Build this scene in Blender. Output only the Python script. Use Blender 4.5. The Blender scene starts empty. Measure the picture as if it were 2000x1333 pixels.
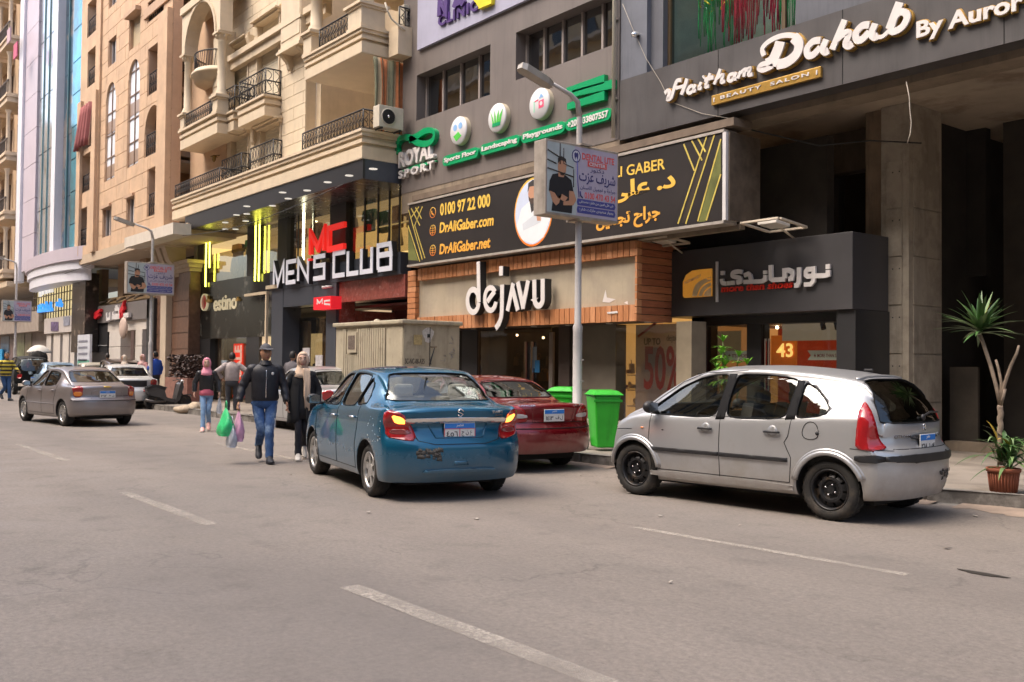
import bpy,bmesh,math,random
from math import sin,cos,pi,radians,atan,tan,sqrt,atan2
from mathutils import Vector,Matrix,Euler
from mathutils.bvhtree import BVHTree
from mathutils.geometry import tessellate_polygon
random.seed(7)
SC=bpy.context.scene
COL=SC.collection
# ------------------------------------------------------------------ camera
FPX,HZN,H0=1880.0,714.0,1.5
TH=atan(1480/FPX)  # angle between the view and the street
PITCH=atan((HZN-666.5)/FPX)
FWD=Vector((-cos(TH)*cos(PITCH),sin(TH)*cos(PITCH),sin(PITCH)))
RGT=Vector((sin(TH),cos(TH),0))
UPV=RGT.cross(FWD)
ROLL=0.010  # the photograph leans a little
RGT,UPV=RGT*cos(ROLL)+UPV*sin(ROLL),UPV*cos(ROLL)-RGT*sin(ROLL)
EYE=Vector((0,0,H0))
cd=bpy.data.cameras.new('camera');cam=bpy.data.objects.new('camera',cd);COL.objects.link(cam)
M3=Matrix((RGT,UPV,-FWD)).transposed()
cam.matrix_world=Matrix.Translation(EYE)@M3.to_4x4()
cd.sensor_width=36;cd.lens=36*FPX/2000
cd.clip_start=0.1;cd.clip_end=2000
cd.dof.use_dof=True;cd.dof.focus_distance=10.5;cd.dof.aperture_fstop=5.0
SC.camera=cam
# ------------------------------------------------------------------ world, sun, exposure
SUN_EL,SUN_AZ=radians(58),radians(200)  # azimuth the light comes from (0=+Y, clockwise)
W=bpy.data.worlds.new('World');SC.world=W;W.use_nodes=True
nt=W.node_tree;nt.nodes.clear()
so=nt.nodes.new('ShaderNodeOutputWorld');bg=nt.nodes.new('ShaderNodeBackground')
sk=nt.nodes.new('ShaderNodeTexSky');sk.sky_type='NISHITA';sk.sun_disc=False
sk.sun_elevation=SUN_EL;sk.sun_rotation=SUN_AZ
sk.air_density=1.0;sk.dust_density=6.0;sk.ozone_density=0.6
nt.links.new(sk.outputs[0],bg.inputs[0]);bg.inputs[1].default_value=0.15
nt.links.new(bg.outputs[0],so.inputs[0])
sl=bpy.data.lights.new('sun','SUN');sl.energy=1.05;sl.angle=radians(55);sl.color=(1.0,0.90,0.79)
sun=bpy.data.objects.new('sun',sl);COL.objects.link(sun)
sd=Vector((sin(SUN_AZ)*cos(SUN_EL),cos(SUN_AZ)*cos(SUN_EL),sin(SUN_EL)))
sun.rotation_euler=(-sd).to_track_quat('-Z','Y').to_euler()
SC.view_settings.view_transform='Standard';SC.view_settings.look='None'
SC.view_settings.exposure=1.36;SC.view_settings.gamma=1;SC.view_settings.use_curve_mapping=False
SC.cycles.max_bounces=6;SC.cycles.transparent_max_bounces=12;SC.cycles.use_denoising=True
SC.cycles.caustics_reflective=False;SC.cycles.caustics_refractive=False

# ------------------------------------------------------------------ picture <-> place
def ray(px,py):return(FWD*FPX+RGT*(px-1000)+UPV*(666.5-py)).normalized()
def PY(px,py,Y):
 d=ray(px,py);t=Y/d.y;return EYE+d*t
def PX(px,py,X):
 d=ray(px,py);t=X/d.x;return EYE+d*t
def PG(px,py,z=0.0):
 d=ray(px,py);t=(z-H0)/d.z;return EYE+d*t
def XZ(px,py,Y):
 p=PY(px,py,Y);return p.x,p.z

# ------------------------------------------------------------------ materials
MATS={}
def _n(t,k,**kw):
 n=t.nodes.new(k)
 for a,b in kw.items():setattr(n,a,b)
 return n
def mat(name,col,rough=0.6,metal=0.0,var=0.10,vs=2.5,bump=0.0,bs=60.0,coat=0.0,stain=0.0,stretch=None,emit=None,es=1.0,alpha=None,trans=0.0,ior=1.45,spec=0.5,col2=None,c2scale=4.0,c2lo=.45,c2hi=.6,rvar=0.0,dust=0.0):
 if name in MATS:return MATS[name]
 m=bpy.data.materials.new(name);m.use_nodes=True
 t=m.node_tree;b=t.nodes['Principled BSDF']
 if len(col)==3:col=(*col,1)
 tc=_n(t,'ShaderNodeTexCoord');src=tc.outputs['Object']
 if stretch:
  mp=_n(t,'ShaderNodeMapping');mp.inputs['Scale'].default_value=stretch
  t.links.new(src,mp.inputs[0]);src=mp.outputs[0]
 out=None
 def rgb(c):
  r=_n(t,'ShaderNodeRGB');r.outputs[0].default_value=(*c[:3],1);return r.outputs[0]
 if var>0 or col2 or stain:
  out=rgb(col)
 if col2:
  no=_n(t,'ShaderNodeTexNoise');no.inputs['Scale'].default_value=c2scale;no.inputs['Detail'].default_value=6;no.inputs['Roughness'].default_value=.65
  t.links.new(src,no.inputs[0])
  mr=_n(t,'ShaderNodeMapRange');mr.inputs[1].default_value=c2lo;mr.inputs[2].default_value=c2hi
  t.links.new(no.outputs[0],mr.inputs[0])
  mx=_n(t,'ShaderNodeMix',data_type='RGBA');t.links.new(mr.outputs[0],mx.inputs[0])
  t.links.new(out,mx.inputs[6]);mx.inputs[7].default_value=(*col2[:3],1);out=mx.outputs[2]
 if var>0:
  no=_n(t,'ShaderNodeTexNoise');no.inputs['Scale'].default_value=vs;no.inputs['Detail'].default_value=8;no.inputs['Roughness'].default_value=.6
  t.links.new(src,no.inputs[0])
  mr=_n(t,'ShaderNodeMapRange');mr.inputs[1].default_value=.3;mr.inputs[2].default_value=.7
  mr.inputs[3].default_value=1-var;mr.inputs[4].default_value=1+var
  t.links.new(no.outputs[0],mr.inputs[0])
  mx=_n(t,'ShaderNodeVectorMath',operation='SCALE');t.links.new(out,mx.inputs[0]);t.links.new(mr.outputs[0],mx.inputs['Scale'])
  out=mx.outputs[0]
  if rvar:
   m2=_n(t,'ShaderNodeMapRange');m2.inputs[1].default_value=.3;m2.inputs[2].default_value=.7
   m2.inputs[3].default_value=max(0.02,rough-rvar);m2.inputs[4].default_value=rough+rvar
   t.links.new(no.outputs[0],m2.inputs[0]);t.links.new(m2.outputs[0],b.inputs['Roughness'])
 if stain>0:  # rain streaks with a shape of their own
  mp=_n(t,'ShaderNodeMapping');mp.inputs['Scale'].default_value=(2.2,2.2,.22)
  t.links.new(tc.outputs['Object'],mp.inputs[0])
  no=_n(t,'ShaderNodeTexNoise');no.inputs['Scale'].default_value=2.0;no.inputs['Detail'].default_value=7;no.inputs['Roughness'].default_value=.7
  t.links.new(mp.outputs[0],no.inputs[0])
  mr=_n(t,'ShaderNodeMapRange');mr.inputs[1].default_value=.5;mr.inputs[2].default_value=.72
  mr.inputs[3].default_value=1;mr.inputs[4].default_value=1-stain
  t.links.new(no.outputs[0],mr.inputs[0])
  mx=_n(t,'ShaderNodeVectorMath',operation='SCALE');t.links.new(out,mx.inputs[0]);t.links.new(mr.outputs[0],mx.inputs['Scale'])
  out=mx.outputs[0]
 if dust:  # road dust clinging to the lower panels
  sp=_n(t,'ShaderNodeSeparateXYZ');t.links.new(tc.outputs['Object'],sp.inputs[0])
  no=_n(t,'ShaderNodeTexNoise');no.inputs['Scale'].default_value=3.5;no.inputs['Detail'].default_value=7;no.inputs['Roughness'].default_value=.75;t.links.new(tc.outputs['Object'],no.inputs[0])
  ma=_n(t,'ShaderNodeMath',operation='MULTIPLY_ADD');ma.inputs[1].default_value=.55;t.links.new(no.outputs[0],ma.inputs[0])
  mi=_n(t,'ShaderNodeMath',operation='MULTIPLY');mi.inputs[1].default_value=-1;t.links.new(sp.outputs[2],mi.inputs[0]);t.links.new(mi.outputs[0],ma.inputs[2])
  mr=_n(t,'ShaderNodeMapRange');mr.inputs[1].default_value=-.30;mr.inputs[2].default_value=.08;mr.inputs[3].default_value=0;mr.inputs[4].default_value=dust;t.links.new(ma.outputs[0],mr.inputs[0])
  mx=_n(t,'ShaderNodeMix',data_type='RGBA');t.links.new(mr.outputs[0],mx.inputs[0]);t.links.new(out,mx.inputs[6]);mx.inputs[7].default_value=(.27,.22,.17,1);out=mx.outputs[2]
  m3=_n(t,'ShaderNodeMath',operation='MULTIPLY_ADD');m3.inputs[1].default_value=.6;m3.inputs[2].default_value=rough;t.links.new(mr.outputs[0],m3.inputs[0]);t.links.new(m3.outputs[0],b.inputs['Roughness']);rvar=1
 if out is not None:t.links.new(out,b.inputs['Base Color'])
 else:b.inputs['Base Color'].default_value=col
 if not rvar:b.inputs['Roughness'].default_value=rough
 b.inputs['Metallic'].default_value=metal
 b.inputs['Specular IOR Level'].default_value=spec
 b.inputs['IOR'].default_value=ior
 if coat:b.inputs['Coat Weight'].default_value=coat;b.inputs['Coat Roughness'].default_value=0.04
 if bump:
  no=_n(t,'ShaderNodeTexNoise');no.inputs['Scale'].default_value=bs;no.inputs['Detail'].default_value=5
  t.links.new(src,no.inputs[0])
  bu=_n(t,'ShaderNodeBump');bu.inputs['Strength'].default_value=bump;bu.inputs['Distance'].default_value=.01
  t.links.new(no.outputs[0],bu.inputs['Height']);t.links.new(bu.outputs[0],b.inputs['Normal'])
 if emit:
  b.inputs['Emission Color'].default_value=(*emit[:3],1);b.inputs['Emission Strength'].default_value=es
 if trans:b.inputs['Transmission Weight'].default_value=trans
 if alpha is not None:b.inputs['Alpha'].default_value=alpha
 MATS[name]=m;return m
def glass(name,tint=(.5,.55,.55),amount=.35,rough=.02,body=(.02,.03,.03)):
 """thin pane: partly see-through, partly a dark tinted gloss"""
 if name in MATS:return MATS[name]
 m=bpy.data.materials.new(name);m.use_nodes=True;t=m.node_tree;t.nodes.clear()
 o=_n(t,'ShaderNodeOutputMaterial');mix=_n(t,'ShaderNodeMixShader');tr=_n(t,'ShaderNodeBsdfTransparent')
 pr=_n(t,'ShaderNodeBsdfPrincipled');pr.inputs['Base Color'].default_value=(.72,.76,.76,1);pr.inputs['Metallic'].default_value=1;pr.inputs['Roughness'].default_value=rough
 pr.inputs['IOR'].default_value=1.52
 tr.inputs[0].default_value=(*tint,1)
 lw=_n(t,'ShaderNodeLayerWeight');lw.inputs['Blend'].default_value=.5
 po=_n(t,'ShaderNodeMath',operation='POWER');po.inputs[1].default_value=3.2;t.links.new(lw.outputs['Facing'],po.inputs[0])
 fr=_n(t,'ShaderNodeMath',operation='MULTIPLY');fr.inputs[1].default_value=.9;t.links.new(po.outputs[0],fr.inputs[0])
 ma=_n(t,'ShaderNodeMath',operation='ADD');ma.use_clamp=True;ma.inputs[1].default_value=amount
 no=_n(t,'ShaderNodeTexNoise');no.inputs['Scale'].default_value=1.3;no.inputs['Detail'].default_value=2
 tc=_n(t,'ShaderNodeTexCoord');t.links.new(tc.outputs['Object'],no.inputs[0])
 bu=_n(t,'ShaderNodeBump');bu.inputs['Strength'].default_value=.05;bu.inputs['Distance'].default_value=.05
 t.links.new(no.outputs[0],bu.inputs['Height']);t.links.new(bu.outputs[0],pr.inputs['Normal'])
 t.links.new(fr.outputs[0],ma.inputs[0]);t.links.new(ma.outputs[0],mix.inputs[0])
 t.links.new(tr.outputs[0],mix.inputs[1]);t.links.new(pr.outputs[0],mix.inputs[2]);t.links.new(mix.outputs[0],o.inputs[0])
 MATS[name]=m;return m
def lit(name,col,s):return mat(name,(*[c*.6 for c in col],),rough=.5,var=0,emit=col,es=s)

# ------------------------------------------------------------------ objects
def tag(o,label=None,cat=None,group=None,kind=None):
 if label:o['label']=label
 if cat:o['category']=cat
 if group:o['group']=group
 if kind:o['kind']=kind
 return o
def thing(name,label,cat,loc=(0,0,0),rz=0.0,group=None):
 o=bpy.data.objects.new(name,None);COL.objects.link(o);o.empty_display_size=.2
 o.location=loc;o.rotation_euler=(0,0,rz);o['_w']=1
 return tag(o,label,cat,group)
def wpos(o):
 v=Vector((0,0,0))
 while o is not None:v=v+o.location;o=o.parent
 return v
def link(name,me,m=None,parent=None,kind=None):
 o=bpy.data.objects.new(name,me);COL.objects.link(o)
 if m is not None:
  if len(me.materials):me.materials.clear()
  for k in(m if isinstance(m,(list,tuple)) else[m]):me.materials.append(k)
 if parent is not None:o.parent=parent
 if kind:o['kind']=kind
 return o
def dup(o,parent=None):
 c=o.copy();COL.objects.link(c)
 if parent is not None:c.parent=parent
 for ch in list(o.children):dup(ch,c)
 return c
class MB:
 def __init__(s):s.v=[];s.f=[];s.mi=[];s.cm=0;s.sm=[]
 def add(s,vs,fs,smooth=False):
  b=len(s.v);s.v+=[Vector(v) for v in vs]
  for f in fs:s.f.append([b+i for i in f]);s.mi.append(s.cm);s.sm.append(smooth)
  return s
 def box(s,x0,y0,z0,x1,y1,z1):
  if x0>x1:x0,x1=x1,x0
  if y0>y1:y0,y1=y1,y0
  if z0>z1:z0,z1=z1,z0
  return s.add([(x0,y0,z0),(x1,y0,z0),(x1,y1,z0),(x0,y1,z0),(x0,y0,z1),(x1,y0,z1),(x1,y1,z1),(x0,y1,z1)],
    [(0,3,2,1),(4,5,6,7),(0,1,5,4),(1,2,6,5),(2,3,7,6),(3,0,4,7)])
 def prism(s,pts,vec,smooth=False):
  """pts: planar 3-D loop, vec: extrusion"""
  n=len(pts);vec=Vector(vec);a=[Vector(p) for p in pts]
  b=[p+vec for p in a]
  tri=tessellate_polygon([a]);nn=Vector((0,0,0))
  for i in range(n):nn+=a[i].cross(a[(i+1)%n])
  flip=nn.dot(vec)>0
  fs=[]
  for t in tri:
   c=(a[t[1]]-a[t[0]]).cross(a[t[2]]-a[t[0]])
   t=t if(c.dot(vec)<0) else(t[0],t[2],t[1])
   fs.append(tuple(t));fs.append((t[0]+n,t[2]+n,t[1]+n))
  base=len(s.v);s.add(a+b,fs)
  for i in range(n):
   j=(i+1)%n
   q=(i,j,j+n,i+n) if not flip else(i,i+n,j+n,j)
   s.f.append([base+k for k in q]);s.mi.append(s.cm);s.sm.append(smooth)
  return s
 def tube(s,pts,r,n=8,cap=True):
  pts=[Vector(p) for p in pts]
  rs=r if isinstance(r,(list,tuple)) else[r]*len(pts)
  base=len(s.v);prev=None
  for i,p in enumerate(pts):
   d=(pts[min(i+1,len(pts)-1)]-pts[max(i-1,0)]).normalized()
   if prev is None:a=d.orthogonal().normalized()
   else:
    a=(prev-d*prev.dot(d));a=a.normalized() if a.length>1e-6 else d.orthogonal().normalized()
   prev=a;b=d.cross(a)
   for k in range(n):
    s.v.append(p+(a*cos(2*pi*k/n)+b*sin(2*pi*k/n))*rs[i])
  for i in range(len(pts)-1):
   for k in range(n):
    s.f.append([base+i*n+k,base+i*n+(k+1)%n,base+(i+1)*n+(k+1)%n,base+(i+1)*n+k]);s.mi.append(s.cm);s.sm.append(True)
  if cap:
   s.f.append([base+k for k in range(n)][::-1]);s.mi.append(s.cm);s.sm.append(False)
   s.f.append([base+(len(pts)-1)*n+k for k in range(n)]);s.mi.append(s.cm);s.sm.append(False)
  return s
 def lathe(s,prof,c=(0,0,0),axis='z',n=24,a0=0,a1=2*pi):
  """prof: list of (r, h)"""
  c=Vector(c);base=len(s.v);full=abs(a1-a0-2*pi)<1e-6;m=n if full else n+1
  for r,h in prof:
   for k in range(m):
    a=a0+(a1-a0)*k/n;x,y=r*cos(a),r*sin(a)
    s.v.append(c+(Vector((x,y,h)) if axis=='z' else Vector((x,h,y)) if axis=='y' else Vector((h,x,y))))
  for i in range(len(prof)-1):
   for k in range(n):
    k2=(k+1)%m
    q=[base+i*m+k,base+i*m+k2,base+(i+1)*m+k2,base+(i+1)*m+k]
    s.f.append(q if axis!='y' else q[::-1]);s.mi.append(s.cm);s.sm.append(True)
  return s
 def sphere(s,c,r,n=12,sc=(1,1,1)):
  c=Vector(c);base=len(s.v);h=n//2
  for i in range(h+1):
   a=pi*i/h
   for k in range(n):
    b=2*pi*k/n
    s.v.append(c+Vector((r*sc[0]*sin(a)*cos(b),r*sc[1]*sin(a)*sin(b),r*sc[2]*cos(a))))
  for i in range(h):
   for k in range(n):
    s.f.append([base+i*n+k,base+(i+1)*n+k,base+(i+1)*n+(k+1)%n,base+i*n+(k+1)%n]);s.mi.append(s.cm);s.sm.append(True)
  return s
 def build(s,name,m=None,parent=None,local=False,kind=None,bevel=0):
  off=Vector((0,0,0)) if(local or parent is None) else wpos(parent)
  if parent is None and not local and s.v:
   lo=Vector((min(v.x for v in s.v),min(v.y for v in s.v),min(v.z for v in s.v)))
   hi=Vector((max(v.x for v in s.v),max(v.y for v in s.v),0));off=Vector(((lo.x+hi.x)/2,(lo.y+hi.y)/2,lo.z))
  me=bpy.data.meshes.new(name);me.from_pydata([v-off for v in s.v],[],s.f)
  me.polygons.foreach_set('material_index',s.mi);me.polygons.foreach_set('use_smooth',s.sm)
  me.update()
  o=link(name,me,m,parent,kind)
  if parent is None:o.location=off
  if bevel:
   b=o.modifiers.new('b','BEVEL');b.width=bevel;b.segments=2;b.limit_method='ANGLE';b.angle_limit=radians(40)
  return o
def box(name,a,b,m,parent=None,bevel=0,**k):return MB().box(*a,*b).build(name,m,parent,bevel=bevel,**k)

# sheets that stand upright on a plane: u runs right along +X, v runs up; out is -Y
def up_poly(mb,pts,Y,d):
 """polygon (x,z) on plane Y, thickness d towards the street"""
 mb.prism([(x,Y,z) for x,z in pts],(0,-d,0));return mb
def ribbon(mb,pts,w,Y,d,closed=False,jit=0.0,frame=None):
 """mitred stroke of width w through (x,z) points"""
 P=[Vector((p[0],p[1])) for p in pts];n=len(P);L=[];R=[]
 for i in range(n):
  a=P[i-1] if(i>0 or closed) else None;b=P[(i+1)%n] if(i<n-1 or closed) else None
  d1=(P[i]-a).normalized() if a is not None else None;d2=(b-P[i]).normalized() if b is not None else None
  if d1 is None:d1=d2
  if d2 is None:d2=d1
  n1=Vector((-d1.y,d1.x));n2=Vector((-d2.y,d2.x));m=n1+n2
  m=m.normalized() if m.length>1e-5 else n1
  k=(w[i] if isinstance(w,(list,tuple)) else w)/2/max(.5,m.dot(n1))
  L.append(P[i]+m*k);R.append(P[i]-m*k)
 y0,y1=Y-jit,Y-d-jit
 vs=[];
 for i in range(n):vs+=[(L[i].x,y1,L[i].y),(R[i].x,y1,R[i].y),(L[i].x,y0,L[i].y),(R[i].x,y0,R[i].y)]
 fs=[]
 for i in range(n if closed else n-1):
  a=4*i;b=4*((i+1)%n)
  fs+=[(a,a+1,b+1,b),(a+2,a,b,b+2),(a+1,a+3,b+3,b+1),(a+2,b+2,b+3,a+3)]
 if not closed:e=4*(n-1);fs+=[(0,2,3,1),(e,e+1,e+3,e+2)]
 mb.add(vs,fs);return mb
def text_mesh(s,depth=.02,off=0.0,shear=0.0,spacing=1.0):
 c=bpy.data.curves.new('t','FONT');c.body=s;c.extrude=depth/2;c.offset=off;c.shear=shear;c.space_character=spacing;c.resolution_u=3
 o=bpy.data.objects.new('t',c);COL.objects.link(o);bpy.context.view_layer.update()
 me=bpy.data.meshes.new_from_object(o.evaluated_get(bpy.context.evaluated_depsgraph_get()))
 bpy.data.objects.remove(o);bpy.data.curves.remove(c);return me
def text_box(s,p0,ux,uz,out,w,h,depth,name,m,parent=None,off=0.0,shear=0.0,spacing=1.0,local=False):
 """lettering stretched to fill w x h from corner p0; ux, uz unit axes, out = facing"""
 me=text_mesh(s,1.0,off,shear,spacing)
 xs=[v.co.x for v in me.vertices];ys=[v.co.y for v in me.vertices]
 a,b,c,d=min(xs),max(xs),min(ys),max(ys)
 p0,ux,uz,out=Vector(p0),Vector(ux),Vector(uz),Vector(out)
 o0=Vector((0,0,0)) if(local or parent is None) else wpos(parent)
 base=p0 if parent is None else Vector((0,0,0))
 for v in me.vertices:
  q=p0+ux*((v.co.x-a)/(b-a)*w)+uz*((v.co.y-c)/(d-c)*h)+out*((v.co.z+.5)*depth)
  v.co=q-o0-base
 me.update();me.name=name
 o=link(name,me,m,parent)
 if parent is None:o.location=base
 return o
def split_parts(o,frac=.45):
 """break joined lettering into one object per letter, by overlap along the line of writing"""
 me=o.data;bm=bmesh.new();bm.from_mesh(me);bm.verts.ensure_lookup_table();seen=set();isl=[]
 for v in bm.verts:
  if v.index in seen:continue
  st=[v];seen.add(v.index);c=[]
  while st:
   q=st.pop();c.append(q.index)
   for e in q.link_edges:
    w=e.other_vert(q)
    if w.index not in seen:seen.add(w.index);st.append(w)
  isl.append(c)
 lo=[min(v.co[k] for v in bm.verts) for k in range(3)];hi=[max(v.co[k] for v in bm.verts) for k in range(3)];ax=max(range(3),key=lambda k:hi[k]-lo[k])
 R_=sorted([[min(bm.verts[i].co[ax] for i in c),max(bm.verts[i].co[ax] for i in c),list(c)] for c in isl]);out=[]
 for r in R_:
  p=out[-1] if out else None
  if p and min(p[1],r[1])-max(p[0],r[0])>frac*max(1e-6,min(p[1]-p[0],r[1]-r[0])):p[0]=min(p[0],r[0]);p[1]=max(p[1],r[1]);p[2]+=r[2]
  else:out.append(r)
 if len(out)>1:
  for k,r in enumerate(out):
   b2=bm.copy();b2.verts.ensure_lookup_table();ks=set(r[2]);bmesh.ops.delete(b2,geom=[v for v in b2.verts if v.index not in ks],context='VERTS')
   m2=bpy.data.meshes.new('letter');b2.to_mesh(m2);b2.free()
   for m in me.materials:m2.materials.append(m)
   c=bpy.data.objects.new('letter',m2);COL.objects.link(c);c.parent=o.parent;c.location=o.location;c.rotation_euler=o.rotation_euler
  bpy.data.objects.remove(o);bm.free();return None
 bm.free();o.name='letter';return o
def ar(s):
 """shape Arabic letters into their joined forms, in left-to-right drawing order"""
 F={'ا':'\ufe8d\ufe8e','ب':'\ufe8f\ufe90\ufe91\ufe92','ت':'\ufe95\ufe96\ufe97\ufe98','ج':'\ufe9d\ufe9e\ufe9f\ufea0','ح':'\ufea1\ufea2\ufea3\ufea4','د':'\ufea9\ufeaa','ر':'\ufead\ufeae','ز':'\ufeaf\ufeb0','س':'\ufeb1\ufeb2\ufeb3\ufeb4','ش':'\ufeb5\ufeb6\ufeb7\ufeb8','ع':'\ufec9\ufeca\ufecb\ufecc','ف':'\ufed1\ufed2\ufed3\ufed4','ق':'\ufed5\ufed6\ufed7\ufed8','ك':'\ufed9\ufeda\ufedb\ufedc','ل':'\ufedd\ufede\ufedf\ufee0','م':'\ufee1\ufee2\ufee3\ufee4','ن':'\ufee5\ufee6\ufee7\ufee8','ه':'\ufee9\ufeea\ufeeb\ufeec','و':'\ufeed\ufeee','ى':'\ufeef\ufef0','ي':'\ufef1\ufef2\ufef3\ufef4','أ':'\ufe83\ufe84','ة':'\ufe93\ufe94','ط':'\ufec1\ufec2\ufec3\ufec4','ص':'\ufeb9\ufeba\ufebb\ufebc'}
 o=''
 for i,ch in enumerate(s):
  if ch not in F:o+=ch;continue
  pj=i>0 and s[i-1] in F and len(F[s[i-1]])==4;nj=i<len(s)-1 and s[i+1] in F
  f=F[ch]
  k=(1 if pj else 0) if len(f)==2 else((3 if nj else 1) if pj else(2 if nj else 0))
  o+=f[k]
 return o[::-1]
def plane_text(s,px0,py0,px1,py1,Y,depth,name,m,parent=None,h=None,**k):
 """bottom-left (px0,py0) to bottom-right (px1,py1) on wall plane Y, letter height h metres"""
 a,b=PY(px0,py0,Y),PY(px1,py1,Y);ux=(b-a).normalized()
 return text_box(s,a,ux,(0,0,1),(0,-1,0),(b-a).length,h,depth,name,m,parent,**k)

# ------------------------------------------------------------------ cars
def interp(keys,x):
 """monotone cubic through (x, y) keys"""
 n=len(keys)
 if x<=keys[0][0]:return keys[0][1]
 if x>=keys[-1][0]:return keys[-1][1]
 i=0
 while keys[i+1][0]<x:i+=1
 d=[(keys[k+1][1]-keys[k][1])/(keys[k+1][0]-keys[k][0]) for k in range(n-1)]
 def mt(k):
  if k==0:return d[0]
  if k==n-1:return d[-1]
  if d[k-1]*d[k]<=0:return 0
  return 2*d[k-1]*d[k]/(d[k-1]+d[k])
 h=keys[i+1][0]-keys[i][0];t=(x-keys[i][0])/h
 a,b=keys[i][1],keys[i+1][1];m0,m1=mt(i)*h,mt(i+1)*h
 return a*(2*t**3-3*t**2+1)+m0*(t**3-2*t**2+t)+b*(-2*t**3+3*t**2)+m1*(t**3-t**2)
def catmull(P,per=4):
 out=[]
 for i in range(len(P)-1):
  p0=P[max(i-1,0)];p1=P[i];p2=P[i+1];p3=P[min(i+2,len(P)-1)]
  for k in range(per):
   t=k/per
   out.append(tuple(.5*((2*p1[c])+(-p0[c]+p2[c])*t+(2*p0[c]-5*p1[c]+4*p2[c]-p3[c])*t*t+(-p0[c]+3*p1[c]-3*p2[c]+p3[c])*t**3) for c in range(2)))
 out.append(tuple(P[-1]));return out
def smooth_poly(P,it=2,closed=True,c=None):
 for k_ in range(it):
  c=.13 if k_==0 and it>1 else.22
  Q=[];n=len(P)
  for i in range(n if closed else n-1):
   a,b=P[i],P[(i+1)%n]
   Q+=[tuple((1-c)*a[k]+c*b[k] for k in range(len(a))),tuple(c*a[k]+(1-c)*b[k] for k in range(len(a)))]
  P=Q if closed else[P[0]]+Q+[P[-1]]
 return P
def car_section(S,s,ins=0.0,floor=None):
 L2=S['L']/2
 W=interp(S['w'],s)-ins;zt=interp(S['top'],s)-ins;zb=interp(S['bot'],s);zs=min(interp(S['belt'],s),zt-.035)
 wr=min(interp(S['wr'],s)-ins,W-.05)
 if floor is not None:zb=floor;zs=max(zs,zb+.02)
 er=min(.07,(zt-zs)*.45);cr=S.get('crown',.035)
 g=zt-zs
 P=[(0,zb),(W*.55,zb),(W-.09,zb),(W-.025,zb+.055),(W-.004,zb+(zs-zb)*.30),(W,zb+(zs-zb)*.58),(W-.018,zs-.09 if zs-.09>zb+(zs-zb)*.6 else zb+(zs-zb)*.8),(W-.045,zs),
   (W-.045+(wr-W+.045)*.38,zs+(g-er)*.42),(wr+.012,zt-er-cr*.8),(wr-.03,zt-cr*1.0),(wr*.62,zt-cr*.34),(wr*.3,zt-cr*.08),(0,zt)]
 return catmull(P,4)
def car_x(S,s,y,z,W):
 L2=S['L']/2;x=s
 db=(s+L2)/.55
 if db<1:k=(1-db)**2;x+=k*(interp(S['rear'],z)+S.get('plan',.16)*(abs(y)/W)**3.2)
 df=(L2-s)/.6
 if df<1:k=(1-df)**2;x-=k*(interp(S['front'],z)+S.get('fplan',.24)*(abs(y)/W)**2.6)
 return x
def car_loft(S,name,s0=None,s1=None,ins=0.0,floor=None,n=64,caps=8):
 L2=S['L']/2;s0=-L2 if s0 is None else s0;s1=L2 if s1 is None else s1
 ss=[s0+(s1-s0)*(.5-.5*cos(pi*(i/n)))*1.0 if False else s0+(s1-s0)*i/n for i in range(n+1)]
 if ins==0:ss=sorted(set([round(v,4) for v in ss]+[-L2+.015,-L2+.04,-L2+.08,L2-.015,L2-.04,L2-.08]))
 vs=[];fs=[];rings=[]
 for s in ss:
  sec=car_section(S,s,ins,floor);W=interp(S['w'],s);r=[]
  full=sec+[(-y,z) for y,z in sec[-2:0:-1]]
  for y,z in full:r.append(len(vs));vs.append((car_x(S,s,y,z,W) if ins==0 else s,y,z))
  rings.append((r,sec,s,W))
 m=len(rings[0][0])
 for a,b in zip(rings,rings[1:]):
  for k in range(m):fs.append((a[0][k],a[0][(k+1)%m],b[0][(k+1)%m],b[0][k]))
 for(r,sec,s,W),rev in((rings[0],True),(rings[-1],False)):
  h=len(sec)-1;rows=[[r[0]]*(caps+1)]
  for j in range(1,h):
   y,z=sec[j];row=[r[j]]
   for c in range(1,caps):
    yy=y*(1-2*c/caps);row.append(len(vs));vs.append((car_x(S,s,yy,z,W) if ins==0 else s,yy,z))
   row.append(r[m-j]);rows.append(row)
  rows.append([r[h]]*(caps+1))
  for a,b in zip(rows,rows[1:]):
   for c in range(caps):
    q=[a[c],a[c+1],b[c+1],b[c]];q=[q[i] for i in range(4) if q[i]!=q[i-1]]
    if len(q)>2:fs.append(tuple(q if not rev else q[::-1]))
 me=bpy.data.meshes.new(name);me.from_pydata(vs,[],fs);me.update()
 bm=bmesh.new();bm.from_mesh(me);bmesh.ops.recalc_face_normals(bm,faces=bm.faces);bm.to_mesh(me);bm.free()
 me.polygons.foreach_set('use_smooth',[True]*len(me.polygons));return me
def bvh_of(me):return BVHTree.FromPolygons([v.co.copy() for v in me.vertices],[tuple(p.vertices) for p in me.polygons])
def boolean(me,cutters,solver='EXACT'):
 o=bpy.data.objects.new('b',me);COL.objects.link(o);cs=[]
 for c in cutters:
  co=bpy.data.objects.new('c',c);COL.objects.link(co);cs.append(co)
  m=o.modifiers.new('x','BOOLEAN');m.operation='DIFFERENCE';m.solver=solver;m.object=co
  try:m.material_mode='TRANSFER'
  except Exception:pass
 bpy.context.view_layer.update()
 r=bpy.data.meshes.new_from_object(o.evaluated_get(bpy.context.evaluated_depsgraph_get()))
 for x in cs+[o]:bpy.data.objects.remove(x)
 return r
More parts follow.
